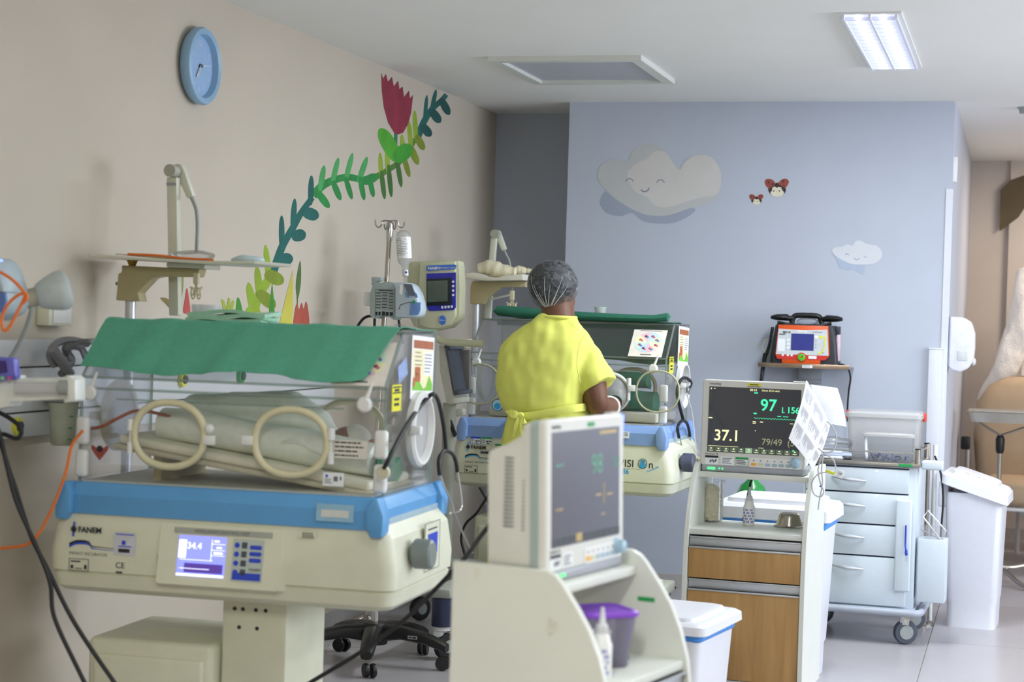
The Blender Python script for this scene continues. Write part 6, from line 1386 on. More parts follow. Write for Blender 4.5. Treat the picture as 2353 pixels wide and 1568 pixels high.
sy = thing('syringe_driver', 'white syringe driver with violet control panel at the left edge', 'syringe driver', (-2.60, YS, 1.15))
b = MB()
WC(wprism('housing', mat('driver_white', '#dfe3de', 0.35), sy, [zl(*q) for q in ((-60, 885), (130, 880), (130, 900), (480, 893), (480, 878), (505, 880), (528, 905), (528, 1050), (470, 1062), (470, 1035), (110, 1055), (100, 1085), (-60, 1118))], YS - 0.03, 0.07, 0.006), sy)
q0, q1 = atY(*zl(110, 965), YS - 0.085), atY(*zl(440, 962), YS - 0.085)
WC(MB().cyl(q0, q1, 0.016, n=18).build('syringe', M_FROST, None), sy); WC(MB().cyl(q1 - Vector((0.018, 0, 0)), q1 + Vector((0.012, 0, 0)), 0.020, n=18).build('plunger', M_GREY, None), sy)
WC(wprism('plunger_clamp', MATS['driver_white'], sy, [zl(*q) for q in ((470, 895), (528, 905), (528, 1050), (470, 1060))], YS - 0.08, 0.04, 0.006), sy)
WC(wprism('control_panel', mat('driver_violet', '#6a6ac8', 0.35), sy, [zl(*q) for q in ((-60, 752), (108, 762), (126, 900), (-60, 930))], YS - 0.07, 0.03, 0.006), sy)
WC(wprism('screen', mat('driver_screen', '#3a2a70', 0.2), sy, [zl(*q) for q in ((-60, 780), (35, 785), (45, 860), (-60, 872))], YS - 0.088, 0.004), sy)
for x, c in ((22, '#8ad08a'), (68, '#c84a8a'), (104, '#5a5ab0')): 
    q0 = atY(*zl(x, 898), YS - 0.088); WC(MB().cyl(q0, q0 + Vector((0, -0.006, 0)), 0.005, n=12).build('key', mat('key_' + c, c, 0.4), None), sy)
lp = thing('gooseneck_lamp', 'grey bell-shaped gooseneck lamp at the left', 'lamp', (-2.58, YS + 0.05, 1.25))
YLp = YS + 0.02
A0, A1 = atY(*zl(210, 362), YLp), atY(*zl(425, 308), YLp + 0.05)
ax = (A1 - A0).normalized(); Mx = frame(A0, ax.cross(Vector((0, 0, 1))), Vector((0, 0, 1))); 
u_ = Vector((0, 0, 1)).cross(ax).normalized(); v_ = ax.cross(u_); Mx = Matrix((u_, v_, ax)).transposed().to_4x4(); Mx.translation = A0
LL = (A1 - A0).length
WC(MB().lathe([(0.016, 0.005), (0.034, 0.02), (0.045, LL * 0.5), (0.0535, LL * 0.8), (0.055, LL), (0.050, LL * 1.12), (0.03, LL * 1.2)], Mx, 32).build('shade', mat('lamp_shade_grey', '#b3bcbc', 0.4), None), lp)
WC(MB().lathe([(0.024, -0.03), (0.026, -0.02), (0.026, 0.012), (0.02, 0.02)], Mx, 24).build('lamp_holder', mat('lamp_holder', '#9a9886', 0.4), None), lp)
WC(MB().tube(spline([atY(*zl(215, 400), YLp), atY(*zl(205, 470), YLp), atY(*zl(160, 600), YLp + 0.02), atY(*zl(80, 750), YLp + 0.04), atY(*zl(0, 850), YLp + 0.04)], 6), 0.0065, 10).build('gooseneck', M_GREY, None), lp)
tag(TUBE('orange_cable', M_ORANGE, None, [atY(*zl(*q), YS - 0.15) for q in ((-60, 170), (0, 190), (80, 240), (140, 300), (165, 350), (120, 450), (60, 560), (22, 578), (12, 500), (50, 410), (120, 345), (172, 335), (178, 370), (150, 400))], 0.0042), 'orange cable looped round the grey lamp', 'cable', 'orange cables')
tag(TUBE('orange_cable', M_ORANGE, None, [atY(x, y, 4.60) for x, y in ((190, 990), (165, 1025), (150, 1090), (115, 1180), (75, 1243), (30, 1258), (-60, 1262))], 0.0042), 'orange cable hanging down left of the nearest incubator', 'cable', 'orange cables')
tag(TUBE('red_probe_lead', mat('probe_red', '#b0542c', 0.5), None, [atY(x, y, 4.87) for x, y in ((200, 987), (235, 980), (270, 962), (310, 945), (350, 948), (392, 958))], 0.005), 'red-brown probe lead inside the nearest incubator', 'lead')
for k, pts in enumerate(([(-20, 940), (20, 960), (48, 985), (40, 1008), (0, 1000), (15, 1060), (35, 1120), (70, 1230), (110, 1310), (170, 1430), (262, 1568), (330, 1660)], [(-20, 960), (0, 1000), (18, 1080), (40, 1160), (85, 1260), (115, 1340), (125, 1420), (180, 1540), (230, 1640)])):
    tag(TUBE('black_cable', M_RUBBER, None, [atY(x, y, 4.50 - 0.02 * k) for x, y in pts], 0.0062), ['looped black cable hanging at the far left', 'straighter black cable hanging at the far left'][k], 'cable', 'black cables at the left')
# ---- IV pole with pump and bottle
YV = 7.42
vt, vb = atY(*zi(445, 130), YV), atY(*zi(355, 1560), YV)
dirv = (vb - vt).normalized(); vfl = vt + dirv * ((vt.z - 0.05) / -dirv.z)
iv = thing('drip_stand', 'steel drip stand with four hooks holding bottle and pump', 'stand', (vfl.x, YV, 0))
WC(MB().tube([vfl, vt], 0.0105, 14).build('pole', M_STEEL, None), iv); WC(MB().tube([vt + dirv * 0.08, vt + dirv * 0.03, vt], [0.013, 0.016, 0.012], 14).build('pole_head', M_CHROME, None), iv)
for pts, dy in ((((445, 105), (345, 105), (325, 165), (290, 188), (258, 165), (246, 90)), -0.03), (((445, 105), (535, 105), (560, 170), (600, 195), (625, 170), (635, 120)), 0.03), (((440, 110), (410, 130), (395, 215), (375, 205), (368, 150)), -0.09), (((450, 110), (480, 140), (490, 205), (512, 200), (520, 120)), -0.09)):
    P = [atY(*zi(*q), YV + dy * i / 5) for i, q in enumerate(pts)]; WC(MB().tube(spline(P, 6), 0.0035, 8).build('hook', M_STEEL, None), iv)
for k in range(5):
    a = k * 2 * PI / 5 + 0.3; WC(MB().tube([vfl + Vector((0, 0, 0.03)), Vector((vfl.x + 0.16 * math.cos(a), YV + 0.22 * math.sin(a), 0.02))], [0.016, 0.012], 8).build('foot', M_STEEL, None), iv)
bt, bb_ = atY(*zi(615, 240), YV - 0.02), atY(*zi(645, 760), YV - 0.02)
axb = (bb_ - bt).normalized(); u_ = axb.cross(Vector((0, 1, 0))).normalized(); v_ = axb.cross(u_); Mb = Matrix((u_, v_, axb)).transposed().to_4x4(); Mb.translation = bt
Lb = (bb_ - bt).length
fb_ = thing('drip_bottle', 'upside-down drip bottle with printed label beside the steel stand', 'bottle', bb_)
WC(MB().lathe([(0.010, -0.004), (0.026, 0.006), (0.031, 0.02), (0.031, Lb * 0.72), (0.028, Lb * 0.80), (0.016, Lb * 0.88), (0.015, Lb)], Mb, 28).build('bottle', clear_mat('drip_bottle', '#f8fafa', 0.30, '#ffffff', 0.2, gloss=0.6), None), fb_)
WC(MB().lathe([(0.0315, Lb * 0.16), (0.0318, Lb * 0.17), (0.0318, Lb * 0.70), (0.0315, Lb * 0.71)], Mb, 28).build('label', mat('label_drip', '#f2f3f3', 0.6), None), fb_)
pr = MB(); r_ = random.Random(2)
for k in range(11):
    z0 = Lb * (0.2 + 0.042 * k); a0 = r_.random() * 0.3
    for q in range(7):
        if r_.random() < 0.2: continue
        aa = math.radians(35) + a0 + q * 0.26
        seg = [Mb @ Vector((0.0321 * math.cos(aa + t_ * 0.2), 0.0321 * math.sin(aa + t_ * 0.2), z0)) for t_ in (0, 0.5, 1)]
        pr.tube(seg, 0.0009, 4)
for k in range(1): pass
WC(pr.build('label_print', M_GINK, None), fb_)
WC(MB().lathe([(0.013, Lb), (0.013, Lb + 0.025), (0.010, Lb + 0.027)], Mb, 20).build('cap', M_WPL, None), fb_); WC(MB().lathe([(0.009, Lb + 0.027), (0.0085, Lb + 0.075)], Mb, 16).build('drip_chamber', M_PLASTIC_CLEAR, None), fb_)
q0 = Mb @ Vector((0.0, -0.011, Lb + 0.014)); 
q0 = atY(*zi(658, 790), YV - 0.036); WC(MB().ell(q0, (0.005, 0.003, 0.005), 10, 8).build('blue_dot', M_BLUEPR, None), fb_)
m_pg, m_pb, m_pp = mat('pump_body', '#a4b2b2', 0.4), mat('pump_pale', '#bccbd6', 0.3), mat('pump_panel_blue', '#6a90cc', 0.35)
pu = thing('infusion_pump', 'pale blue infusion pump clamped to the four-hook drip stand', 'pump', atY(*zi(400, 1400), YV))
wprism('side_housing', m_pg, pu, [zi(*q) for q in ((255, 950), (430, 915), (525, 935), (575, 1010), (570, 1420), (520, 1430), (480, 1390), (360, 1375), (330, 1415), (240, 1395), (205, 1370), (205, 1085), (230, 1000))], YV - 0.09, 0.07, 0.006)
wprism('front_housing', m_pb, pu, [zi(*q) for q in ((530, 935), (600, 925), (745, 935), (790, 985), (840, 1070), (875, 1190), (888, 1290), (870, 1385), (800, 1405), (560, 1400), (560, 1010))], YV - 0.10, 0.11, 0.014)
wprism('display', mat('pump_display', '#5f6878', 0.2), pu, [zi(*q) for q in ((628, 945), (732, 950), (785, 1105), (692, 1100))], YV - 0.157, 0.008)
wprism('blue_panel', m_pp, pu, [zi(*q) for q in ((720, 1195), (850, 1192), (850, 1290), (825, 1355), (705, 1362))], YV - 0.157, 0.008, 0.001)
wprism('side_key', m_pp, pu, [zi(*q) for q in ((640, 1050), (670, 1085), (705, 1130), (665, 1125))], YV - 0.157, 0.006); wprism('side_key', m_pp, pu, [zi(*q) for q in ((770, 1050), (800, 1080), (815, 1130), (785, 1130))], YV - 0.157, 0.006)
q0 = atY(*zi(766, 1185), YV - 0.158); WC(MB().cyl(q0, q0 + Vector((0, -0.006, 0)), 0.007, n=16).build('start_key', mat('key_green', '#2f9a6a', 0.4), None), pu)
wprism('seam', M_DGREY, pu, [zi(*q) for q in ((580, 1222), (690, 1188), (860, 1195), (860, 1198), (690, 1192), (582, 1230), (562, 1290), (558, 1288))], YV - 0.156, 0.004)
wprism('white_label', M_PAPER, pu, [zi(*q) for q in ((580, 950), (622, 960), (605, 1100), (568, 1065))], YV - 0.157, 0.003)
SPm = frame(atY(*zi(240, 1385), YV - 0.1255), (1, 0, 0), (0, 0, 1)); sc_s = 1 / 5.808 / 548
lab = MB()
rects = [(0, 370, 270, 3), (0, 0, 270, 3), (0, 0, 3, 370), (267, 0, 3, 370), (45, 350, 200, 12)]
for k in range(6): rects += [(10, 318 - k * 40, 70, 10), (95, 322 - k * 40, 75, 10), (190, 318 - k * 40, 65, 10), (90, 300 - k * 40, 170, 2)]
rects += [(10, 20, 25, 50), (50, 20, 30, 50), (100, 20, 45, 55), (155, 20, 40, 50), (210, 20, 45, 50)]
LB = LINES('instruction_label', M_INK, None, SPm, [(x * sc_s, y * sc_s, w * sc_s, h_ * sc_s) for x, y, w, h_ in rects], 0.0006); WC(LB, pu)
wprism('clamp_knob', M_WPL, pu, [zi(*q) for q in ((120, 1055), (210, 1050), (210, 1240), (125, 1240), (105, 1150))], YV - 0.03, 0.06, 0.008); wprism('clamp', m_pg, pu, [zi(*q) for q in ((216, 855), (285, 855), (290, 862), (340, 862), (340, 905), (285, 915), (270, 960), (240, 980), (216, 965))], YV - 0.05, 0.04, 0.004)
tag(TUBE('power_cord', M_RUBBER, None, [atY(x, y, YV - 0.05) for x, y in ((857, 727), (843, 728), (830, 738), (818, 760), (812, 800))], 0.006), 'black power cord behind the pale blue pump', 'cord', 'black cords of the pump')
tag(TUBE('power_cord', M_RUBBER, None, [atY(x, y, YV - 0.06) for x, y in ((861, 732), (860, 770), (858, 820))], 0.006), 'short black cord hanging left of the drip stand', 'cord', 'black cords of the pump')
tag(TUBE('power_cord', M_RUBBER, None, [atY(x, y, YV - 0.06) for x, y in ((916, 732), (919, 755), (926, 790))], 0.0055), 'black cord hanging under the front of the pump', 'cord', 'black cords of the pump')
tag(TUBE('drip_line', M_PLASTIC_CLEAR, None, [atY(x, y, YV - 0.11) for x, y in ((958, 733), (952, 760), (935, 752), (910, 748), (905, 775))], 0.0028), 'clear drip line looping below the pump', 'drip line')
# ---- control unit
YC = 7.62
cu_ = thing('control_unit', 'cream control unit with blue framed screen on an arm', 'control unit', atY(1000, 755, YC))
m_cu = mat('control_cream', '#c5c6a8', 0.45, var=0.02)
wprism('housing', m_cu, cu_, [zi(*q) for q in ((712, 662), (800, 650), (1330, 634), (1392, 640), (1402, 700), (1416, 1000), (1408, 1380), (1380, 1440), (1270, 1530), (1080, 1568), (960, 1560), (800, 1515), (715, 1330), (695, 900))], YC + 0.04, 0.09, 0.006)
wprism('front', mat('control_front', '#d0d2b4', 0.45, var=0.02), cu_, [zi(*q) for q in ((850, 662), (1325, 645), (1322, 1000), (1330, 1380), (1260, 1500), (1080, 1545), (960, 1535), (850, 1490), (835, 1200))], YC - 0.012, 0.03, 0.006)
wprism('title_strip', mat('control_blue', '#4478d8', 0.4), cu_, [zi(*q) for q in ((930, 712), (960, 700), (1300, 686), (1326, 692), (1326, 738), (1300, 750), (945, 772), (930, 765))], YC - 0.030, 0.006)
def TXTW(name, body, size, x, y, Y, m, parent, rot=0.0, bold=0.0):
    o = TXT(name, body, size, frame(atY(*zi(x, y), Y), (1, 0, 0.02), (0, 0, 1)), m, None, bold=bold); return WC(o, parent)
TXTW('maker_name', 'FANEM', 0.017, 945, 738, YC - 0.034, M_PAPER, cu_, bold=0.0005); TXTW('title', 'INTELLIGENT CONTROL UNIT', 0.0098, 1062, 731, YC - 0.034, M_PAPER, cu_)
wprism('screen_frame', mat('control_royal', '#3434b0', 0.35), cu_, [zi(*q) for q in ((932, 808), (1322, 792), (1320, 1260), (1290, 1295), (975, 1308), (950, 1290), (935, 1230))], YC - 0.030, 0.006)
wprism('screen_border', mat('control_black', '#20262a', 0.25), cu_, [zi(*q) for q in ((934, 880), (1262, 866), (1262, 1222), (936, 1238))], YC - 0.034, 0.006)
wprism('screen', mat('control_screen', '#5a655c', 0.2), cu_, [zi(*q) for q in ((942, 908), (1212, 896), (1212, 1176), (944, 1192))], YC - 0.038, 0.004)
for k in range(4):
    q0 = atY(*zi(1286, 916 + k * 59), YC - 0.034); o = WC(MB().cyl(q0, q0 + Vector((0, -0.004, 0)), 0.0052, n=16).build('key', M_PAPER, None), cu_)
    q0 = atY(*zi(1140 + k * 42, 1258 - k * 3), YC - 0.034); WC(MB().mbox(Matrix.Translation(q0), 0.009, 0.005, 0.011).build('key', M_PAPER, None, 0.001), cu_)
q0 = atY(*zi(1144, 1430), YC - 0.03); MBt = MB().lathe([(0.0155, 0), (0.015, 0.004)], frame(q0, (1, 0, 0), (0, 0, 1)) @ Matrix.Diagonal((1, 1.35, 1, 1)), 28).build('badge', MATS['control_blue'], None); WC(MBt, cu_); TXTW('badge_text', 'Bilitron', 0.009, 1102, 1430, YC - 0.0345, M_PAPER, cu_)
wtube('arm', m_cu, cu_, [(1000, 750), (1002, 775), (1030, 787), (1110, 790)], YC + 0.03, 0.016, 6)
# ---- trolley with side-on monitor
tr_ = thing('equipment_trolley', 'grey wheeled trolley with dark side-on screen left of the nurse', 'trolley', (-2.45, 7.62, 0))
m_tg = mat('trolley_grey', '#a9aca4', 0.45); m_ts = mat('trolley_navy', '#2c3350', 0.4)
MB().cyl((0.0, 0.2, 0.2), (0.0, 0.2, 1.0), 0.03).build('column', m_tg, tr_)
MB().box(0.19, 0.28, -0.61, 0.33, 0.25, 0.29).box(-0.19, 0.19, 0.1, 0.33, 0.25, 0.29).build('deck', m_tg, tr_, 0.01)
for x, y, big in ((0.235, -0.57, False), (-0.157, 0.28, True), (0.235, 0.28, True)):
    if not big:
        MB().cyl((x, y, 0.135), (x, y, 0.25), 0.042, n=20).build('leg', m_ts, tr_)
        MB().cyl((x, y, 0.118), (x, y, 0.135), 0.036, n=20).build('caster_plate', M_WPL, tr_)
        BX('caster_fork', M_WPL, tr_, x - 0.028, x + 0.015, y - 0.03, y + 0.03, 0.045, 0.12, 0.01)
    w_ = MB().lathe([(0.03, -0.018), (0.052, -0.014), (0.054, 0), (0.052, 0.014), (0.03, 0.018)], frame((x + 0.02, y, 0.054), (0.5, 0.86, 0), (0, 0, 1)), 24).build('caster', M_RUBBER, tr_)
    MB().lathe([(0.026, -0.019), (0.026, 0.019)], frame((x + 0.02, y, 0.054), (0.5, 0.86, 0), (0, 0, 1)), 20).build('hub', M_GREY, w_)
    if big: BX('leg', m_ts, tr_, x - 0.03, x + 0.03, y - 0.03, y + 0.03, 0.11, 0.25, 0.006)
def zg(x, y): return (1000 + x / 5.227, 700 + y / 5.227)
wprism('screen_housing', mat('monitor_c_grey', '#c2c2b8', 0.45), tr_, [zg(*q) for q in ((140, 480), (195, 482), (225, 520), (330, 1180), (280, 1195), (230, 1180), (150, 800))], 7.86, 0.24, 0.006)
wprism('screen_bezel', M_DGREY, tr_, [zg(*q) for q in ((196, 484), (260, 500), (275, 540), (240, 545), (325, 1020), (370, 1030), (368, 1075), (315, 1080))], 7.84, 0.22, 0.004)
wprism('screen', mat('screen_dull', '#6f6c6a', 0.3), tr_, [zg(*q) for q in ((242, 548), (420, 545), (420, 1030), (327, 1020))], 7.92, 0.03, 0.002)
wprism('arm', mat('trolley_arm', '#d2d2cc', 0.4), tr_, [zg(*q) for q in ((130, 1285), (270, 1275), (280, 1250), (345, 1250), (360, 1280), (355, 1335), (280, 1345), (130, 1335))], 7.88, 0.05, 0.006)
wprism('upper_arm', m_cu, tr_, [zg(*q) for q in ((135, 415), (430, 415), (400, 520), (330, 545), (200, 478), (135, 478))], 8.02, 0.06, 0.004)
for k, pts in enumerate(([(195, 1050), (175, 1130), (172, 1250), (190, 1400), (250, 1568)], [(130, 1340), (190, 1480), (240, 1590)])):
    tag(TUBE('black_cable', M_RUBBER, None, [atY(*zg(*q), 7.80) for q in pts], 0.006), ['black cable hanging from the dark side-on screen', 'black cable sloping down beside the farther incubator'][k], 'cable')
tag(TUBE('black_cable', M_RUBBER, None, [atY(x, y, 7.95) for x, y in ((1102, 1120), (1120, 1150), (1140, 1180), (1160, 1215))], 0.006), 'black cable crossing below the farther incubator, sloping right', 'cable')
tag(TUBE('black_cable', M_RUBBER, None, [atY(x, y, 7.93) for x, y in ((1136, 1122), (1115, 1150), (1095, 1180), (1070, 1205), (1060, 1240), (1072, 1290), (1078, 1340))], 0.006), 'black cable crossing below the farther incubator, sloping left', 'cable')
# monitor cable sweeping down to the floor in front of the stool
cbx = [atY(1140, 1190, 4.35), atY(1105, 1232, 4.45), atY(1070, 1280, 4.6), atY(1010, 1345, 4.66), atY(935, 1420, 4.66), atY(880, 1462, 4.66), atY(820, 1505, 4.66), atY(715, 1568, 4.66), atY(600, 1640, 4.66)]
tag(TUBE('monitor_cable', M_RUBBER, None, cbx, 0.0062), 'black cable running from the nearest monitor past the incubator', 'cable')
q0, q1 = atY(1142, 1186, 4.35), atY(1130, 1200, 4.36)
tag(MB().cyl(q0, q1, 0.008, n=12).build('cable_plug', M_BLUEPR, None), 'blue plug where the black cable enters the nearest monitor', 'plug')
# ---- stool
st_ = thing('stool', 'black five-star wheeled stool base with chrome post', 'stool', (-2.43, 6.85, 0))
hub = MB().lathe([(0.05, 0.08), (0.055, 0.10), (0.052, 0.155), (0.046, 0.165)], None, 24).build('hub', M_BLACK, st_)
for k in range(5):
    a = math.radians(-76 + 72 * k); d_ = Vector((math.cos(a), math.sin(a), 0)); n_ = Vector((-d_.y, d_.x, 0))
    b = MB(); b.loft([[d_ * r + n_ * w * c_ + Vector((0, 0, z + hh * s_)) for c_, s_ in oval(1, 1, 12, 3.2)] for r, w, z, hh in ((0.03, 0.04, 0.125, 0.035), (0.12, 0.034, 0.132, 0.026), (0.22, 0.03, 0.118, 0.022), (0.285, 0.028, 0.098, 0.020), (0.31, 0.022, 0.088, 0.016))]); b.build('leg', M_BLACK, st_)
    c0_ = d_ * 0.285
    w_ = MB(); 
    for s in (-1, 1): w_.lathe([(0.012, -0.008), (0.026, -0.008), (0.028, 0), (0.026, 0.008), (0.012, 0.008)], frame(c0_ + n_ * s * 0.014 + Vector((0.012, 0, 0.028)), d_ * 0.6 + n_ * 0.3, (0, 0, 1)), 18)
    w_.build('caster', M_BLACK, st_)
MB().cyl((0, 0, 0.16), (0, 0, 0.40), 0.016).build('post', M_CHROME, st_); MB().cyl((0, 0, 0.38), (0, 0, 0.44), 0.02).build('post_sleeve', M_BLACK, st_)
MB().lathe([(0.10, 0.44), (0.165, 0.445), (0.17, 0.47), (0.165, 0.495), (0.14, 0.505)], None, 36).build('seat', mat('stool_vinyl', '#2a2c34', 0.5), st_)
a = math.radians(-4); d_ = Vector((math.cos(a), math.sin(a), 0)); Mq = frame(d_ * 0.155 + Vector((0, -0.034, 0.117)), d_, (0, 0, 1))
l = PLATE('asset_tag', M_GREY, st_, Mq, 0.04, 0.013, 0.002); LINES('tag_print', M_INK, l, Mq @ Matrix.Translation((0, 0, 0.002)), [(0.004, 0.004, 0.014, 0.005), (0.021, 0.003, 0.014, 0.007)])
# ---- stethoscopes
def steth(label, parts_):
    t = thing('stethoscope', label, 'stethoscope', parts_[0][2][0], 0, 'stethoscopes hung on the incubators')
    for nm, m, pts, r in parts_: WC(TUBE(nm, m, None, pts, r), t)
    return t
XE = -1.655
P1 = [atX(x, y, XE) for x, y in ((1025, 1036), (1021, 990), (1012, 940), (1004, 915), (994, 906))] + [atX(975, 922, XE - 0.02), atX(945, 962, XE - 0.01), atX(915, 1012, XE), atY(897, 1048, 4.735), atY(882, 1078, 4.73)]
ch = atY(880, 1086, 4.735)
t = steth('black stethoscope hung over the nearest incubator end', [('tubing', M_RUBBER, P1, 0.0065), ('yoke', M_RUBBER, [atX(x, y, XE) for x, y in ((1010, 1092), (1008, 1062), (1014, 1044), (1025, 1036), (1040, 1044), (1048, 1064), (1051, 1084))], 0.0062), ('ear_tube', M_CHROME, [atX(x, y, XE) for x, y in ((1011, 1088), (1020, 1115), (1035, 1150), (1052, 1200), (1085, 1270))], 0.0035), ('ear_tube', M_CHROME, [atX(x, y, XE) for x, y in ((1051, 1082), (1057, 1120), (1061, 1160), (1054, 1176), (1035, 1180))], 0.0035)])
WC(MB().cyl(ch + Vector((0, -0.008, 0)), ch + Vector((0, 0.008, 0)), 0.019, n=24).build('chest_piece', mat('chestpiece_cream', '#c8c4ae', 0.35), None), t)
XE2 = -1.475
t = steth('black stethoscope hung over the farther incubator end', [('tubing', M_RUBBER, [atX(x, y, XE2) for x, y in ((1570, 966), (1562, 935), (1556, 905), (1560, 882), (1570, 869), (1582, 872), (1588, 882), (1582, 895))], 0.0075), ('yoke', M_RUBBER, [atX(x, y, XE2) for x, y in ((1560, 1006), (1557, 985), (1562, 972), (1570, 967), (1578, 973), (1583, 988), (1585, 1003))], 0.007), ('ear_tube', M_CHROME, [atX(x, y, XE2) for x, y in ((1561, 1003), (1565, 1020), (1569, 1036))], 0.0035), ('ear_tube', M_CHROME, [atX(x, y, XE2) for x, y in ((1585, 1000), (1588, 1030), (1591, 1055), (1588, 1068), (1578, 1072))], 0.0035)])
WC(MB().lathe([(0.018, -0.006), (0.02, 0), (0.018, 0.006)], frame(atX(1581, 898, XE2 + 0.03), (0, 1, 0), (0, 0, 1)), 24).build('chest_piece', M_CHROME, None), t)
# ---- papers and sensor lead on monitor B
def bil(c, u, v): return c[0].lerp(c[1], u).lerp(c[3].lerp(c[2], u), v)
def sheet_page(name, label, corners, bow, m, printed, seed):
    t = thing(name, label, 'paper', corners[0], 0, 'papers hung on the monitor corner')
    n = (corners[1] - corners[0]).cross(corners[3] - corners[0]).normalized()
    if n.y > 0: n = -n
    def P(u, v, off=0.0): return bil(corners, u, v) + n * (bow * math.sin(PI * v) * 1.0 + bow * 0.6 * math.sin(PI * u) + off)
    WC(MB().sheet(lambda u, v: P(u, v), 14, 14, 0.0008).build('page', m, None), t)
    if printed:
        b = MB(); r = random.Random(seed)
        def q(u0, u1, v0, v1):
            b.add([P(u0, v0, 0.0007), P(u1, v0, 0.0007), P(u1, v1, 0.0007), P(u0, v1, 0.0007)], [(0, 1, 2, 3)])
        for v0, v1, w in ((0.10, 0.115, 1), (0.50, 0.517, 1)): q(0.06, 0.94, v0, v1)
        for col in (0.06, 0.38, 0.68):
            for k in range(26):
                vv = 0.14 + k * 0.0132; q(col, col + 0.08 + 0.16 * r.random(), vv, vv + 0.005)
            for k in range(8):
                vv = 0.54 + k * 0.014
                if r.random() < 0.7: q(col, col + 0.12 * r.random() + 0.04, vv, vv + 0.006)
        for k in range(16):
            vv = 0.67 + k * 0.018; q(0.06, 0.55 + 0.4 * r.random(), vv, vv + 0.0045)
        q(0.06, 0.3, 0.04, 0.055)
        WC(b.build('print', mat('page_print', '#a2a5ae', 0.7), None, smooth=False), t)
    return t
cs_ = [atY(1853, 874, 6.80), atY(1907, 978, 6.84), atY(1868, 1080, 6.74), atY(1812, 1008, 6.70)]
sheet_page('printed_page', 'printed form hanging from the corner of the 97 monitor', [cs_[0], cs_[1], cs_[2], cs_[3]], 0.012, M_PAPER, False, 1)
b = MB(); r = random.Random(5); n = (cs_[1] - cs_[0]).cross(cs_[3] - cs_[0]).normalized(); n = -n if n.y > 0 else n
def pp_(u, v): return bil(cs_, u, v) + n * (0.012 * math.sin(PI * v) + 0.0072 * math.sin(PI * u) + 0.0015)
def qd(u0, u1, v0, v1): b.add([pp_(u0, v0), pp_(u1, v0), pp_(u1, v1), pp_(u0, v1)], [(0, 1, 2, 3)])
# lines of writing run along the long lower-right direction
for u0 in (0.32, 0.78): qd(u0, u0 + 0.012, 0.06, 0.95)
for (ua, ub) in ((0.06, 0.28), (0.36, 0.74), (0.82, 0.96)):
    for band in ((0.08, 0.34), (0.40, 0.64), (0.70, 0.92)):
        u = ua
        while u < ub:
            L_ = (band[1] - band[0]) * (0.35 + 0.6 * r.random()); qd(u, u + 0.007, band[0], band[0] + L_); u += 0.019
pg = [o for o in bpy.data.objects if o.name == 'printed_page'][0]
WC(b.build('print', mat('page_print', '#a2a5ae', 0.7), None, smooth=False), pg)
c2 = [atY(1862, 884, 6.86), atY(1924, 892, 6.92), atY(1945, 981, 6.95), atY(1890, 972, 6.88)]
sheet_page('blank_page', 'blank sheet behind the printed form on the monitor', c2, 0.01, M_PAPER, False, 2)
m_lead = mat('sensor_lead', '#c2c3c8', 0.45)
sl = thing('sensor_lead', 'grey sensor lead coiled beside the 97 monitor', 'lead', atY(1890, 1100, 6.72))
for pts in ([(1900, 968), (1915, 985), (1922, 1010), (1915, 1035), (1895, 1040), (1880, 1030)], [(1895, 1040), (1886, 1055), (1880, 1080), (1885, 1110), (1893, 1130), (1885, 1142), (1870, 1135), (1866, 1110), (1880, 1090), (1905, 1085), (1922, 1085)], [(1897, 1044), (1915, 1058), (1921, 1080)], [(1892, 1046), (1888, 1080), (1890, 1110), (1883, 1150), (1880, 1172)]):
    WC(TUBE('lead', m_lead, None, [atY(x, y, 6.70) for x, y in pts], 0.0026), sl)
c_ = atY(1931, 1090, 6.69); WC(MB().mbox(Matrix.Translation(c_) @ Matrix.Rotation(0.35, 4, 'Y'), 0.024, 0.003, 0.028).build('sensor_tag', M_PAPER, None, 0.002), sl)
TT = TXT('tag_text', 'CE', 0.010, frame(c_ + Vector((-0.006, -0.0022, 0.003)), (1, 0, -0.3), (0, 0, 1)), M_INK, None); WC(TT, sl)
WC(MB().mbox(Matrix.Translation(atY(1908, 1086, 6.695)) @ Matrix.Rotation(0.3, 4, 'Y'), 0.034, 0.004, 0.010).build('yellow_wrap', M_YELLOW, None, 0.002), sl); WC(MB().mbox(Matrix.Translation(atY(1885, 1118, 6.695)), 0.005, 0.006, 0.006).build('blue_clip', M_BLUEPR, None), sl)
tag(TUBE('thin_tube', M_WPL, None, [atX(x, y, -1.44) for x, y in ((1578, 905), (1590, 950), (1597, 1010), (1605, 1040), (1617, 1055))], 0.003), 'thin white tube hanging beside the farther incubator end', 'tube')
# ---- oxygen cylinder, cable behind cabinet B
oc = atY(1728, 1128, 7.85)
ox = thing('gas_cylinder', 'dark green gas cylinder behind the wood-fronted cabinet', 'gas cylinder', (oc.x, 7.85, 0))
MB().lathe([(0.07, 0.0), (0.074, 0.01), (0.074, 0.60), (0.068, 0.66), (0.05, 0.70), (0.025, 0.72), (0.02, 0.74)], None, 32).build('cylinder', mat('cylinder_green', '#0f7a34', 0.3, var=0.06, coat=0.3), ox)
MB().lathe([(0.016, 0.74), (0.016, 0.80), (0.02, 0.805), (0.02, 0.82)], None, 16).build('valve', mat('brass', '#b89a50', 0.3, metal=1.0), ox)
tag(TUBE('black_cable', M_RUBBER, None, [cab_pt(CB, *q) for q in ((-0.04, 0.16, 0.84), (-0.06, 0.168, 0.76), (-0.075, 0.166, 0.66), (-0.08, 0.164, 0.634))], 0.005), 'black cable hanging inside the wood-fronted cabinet', 'cable')
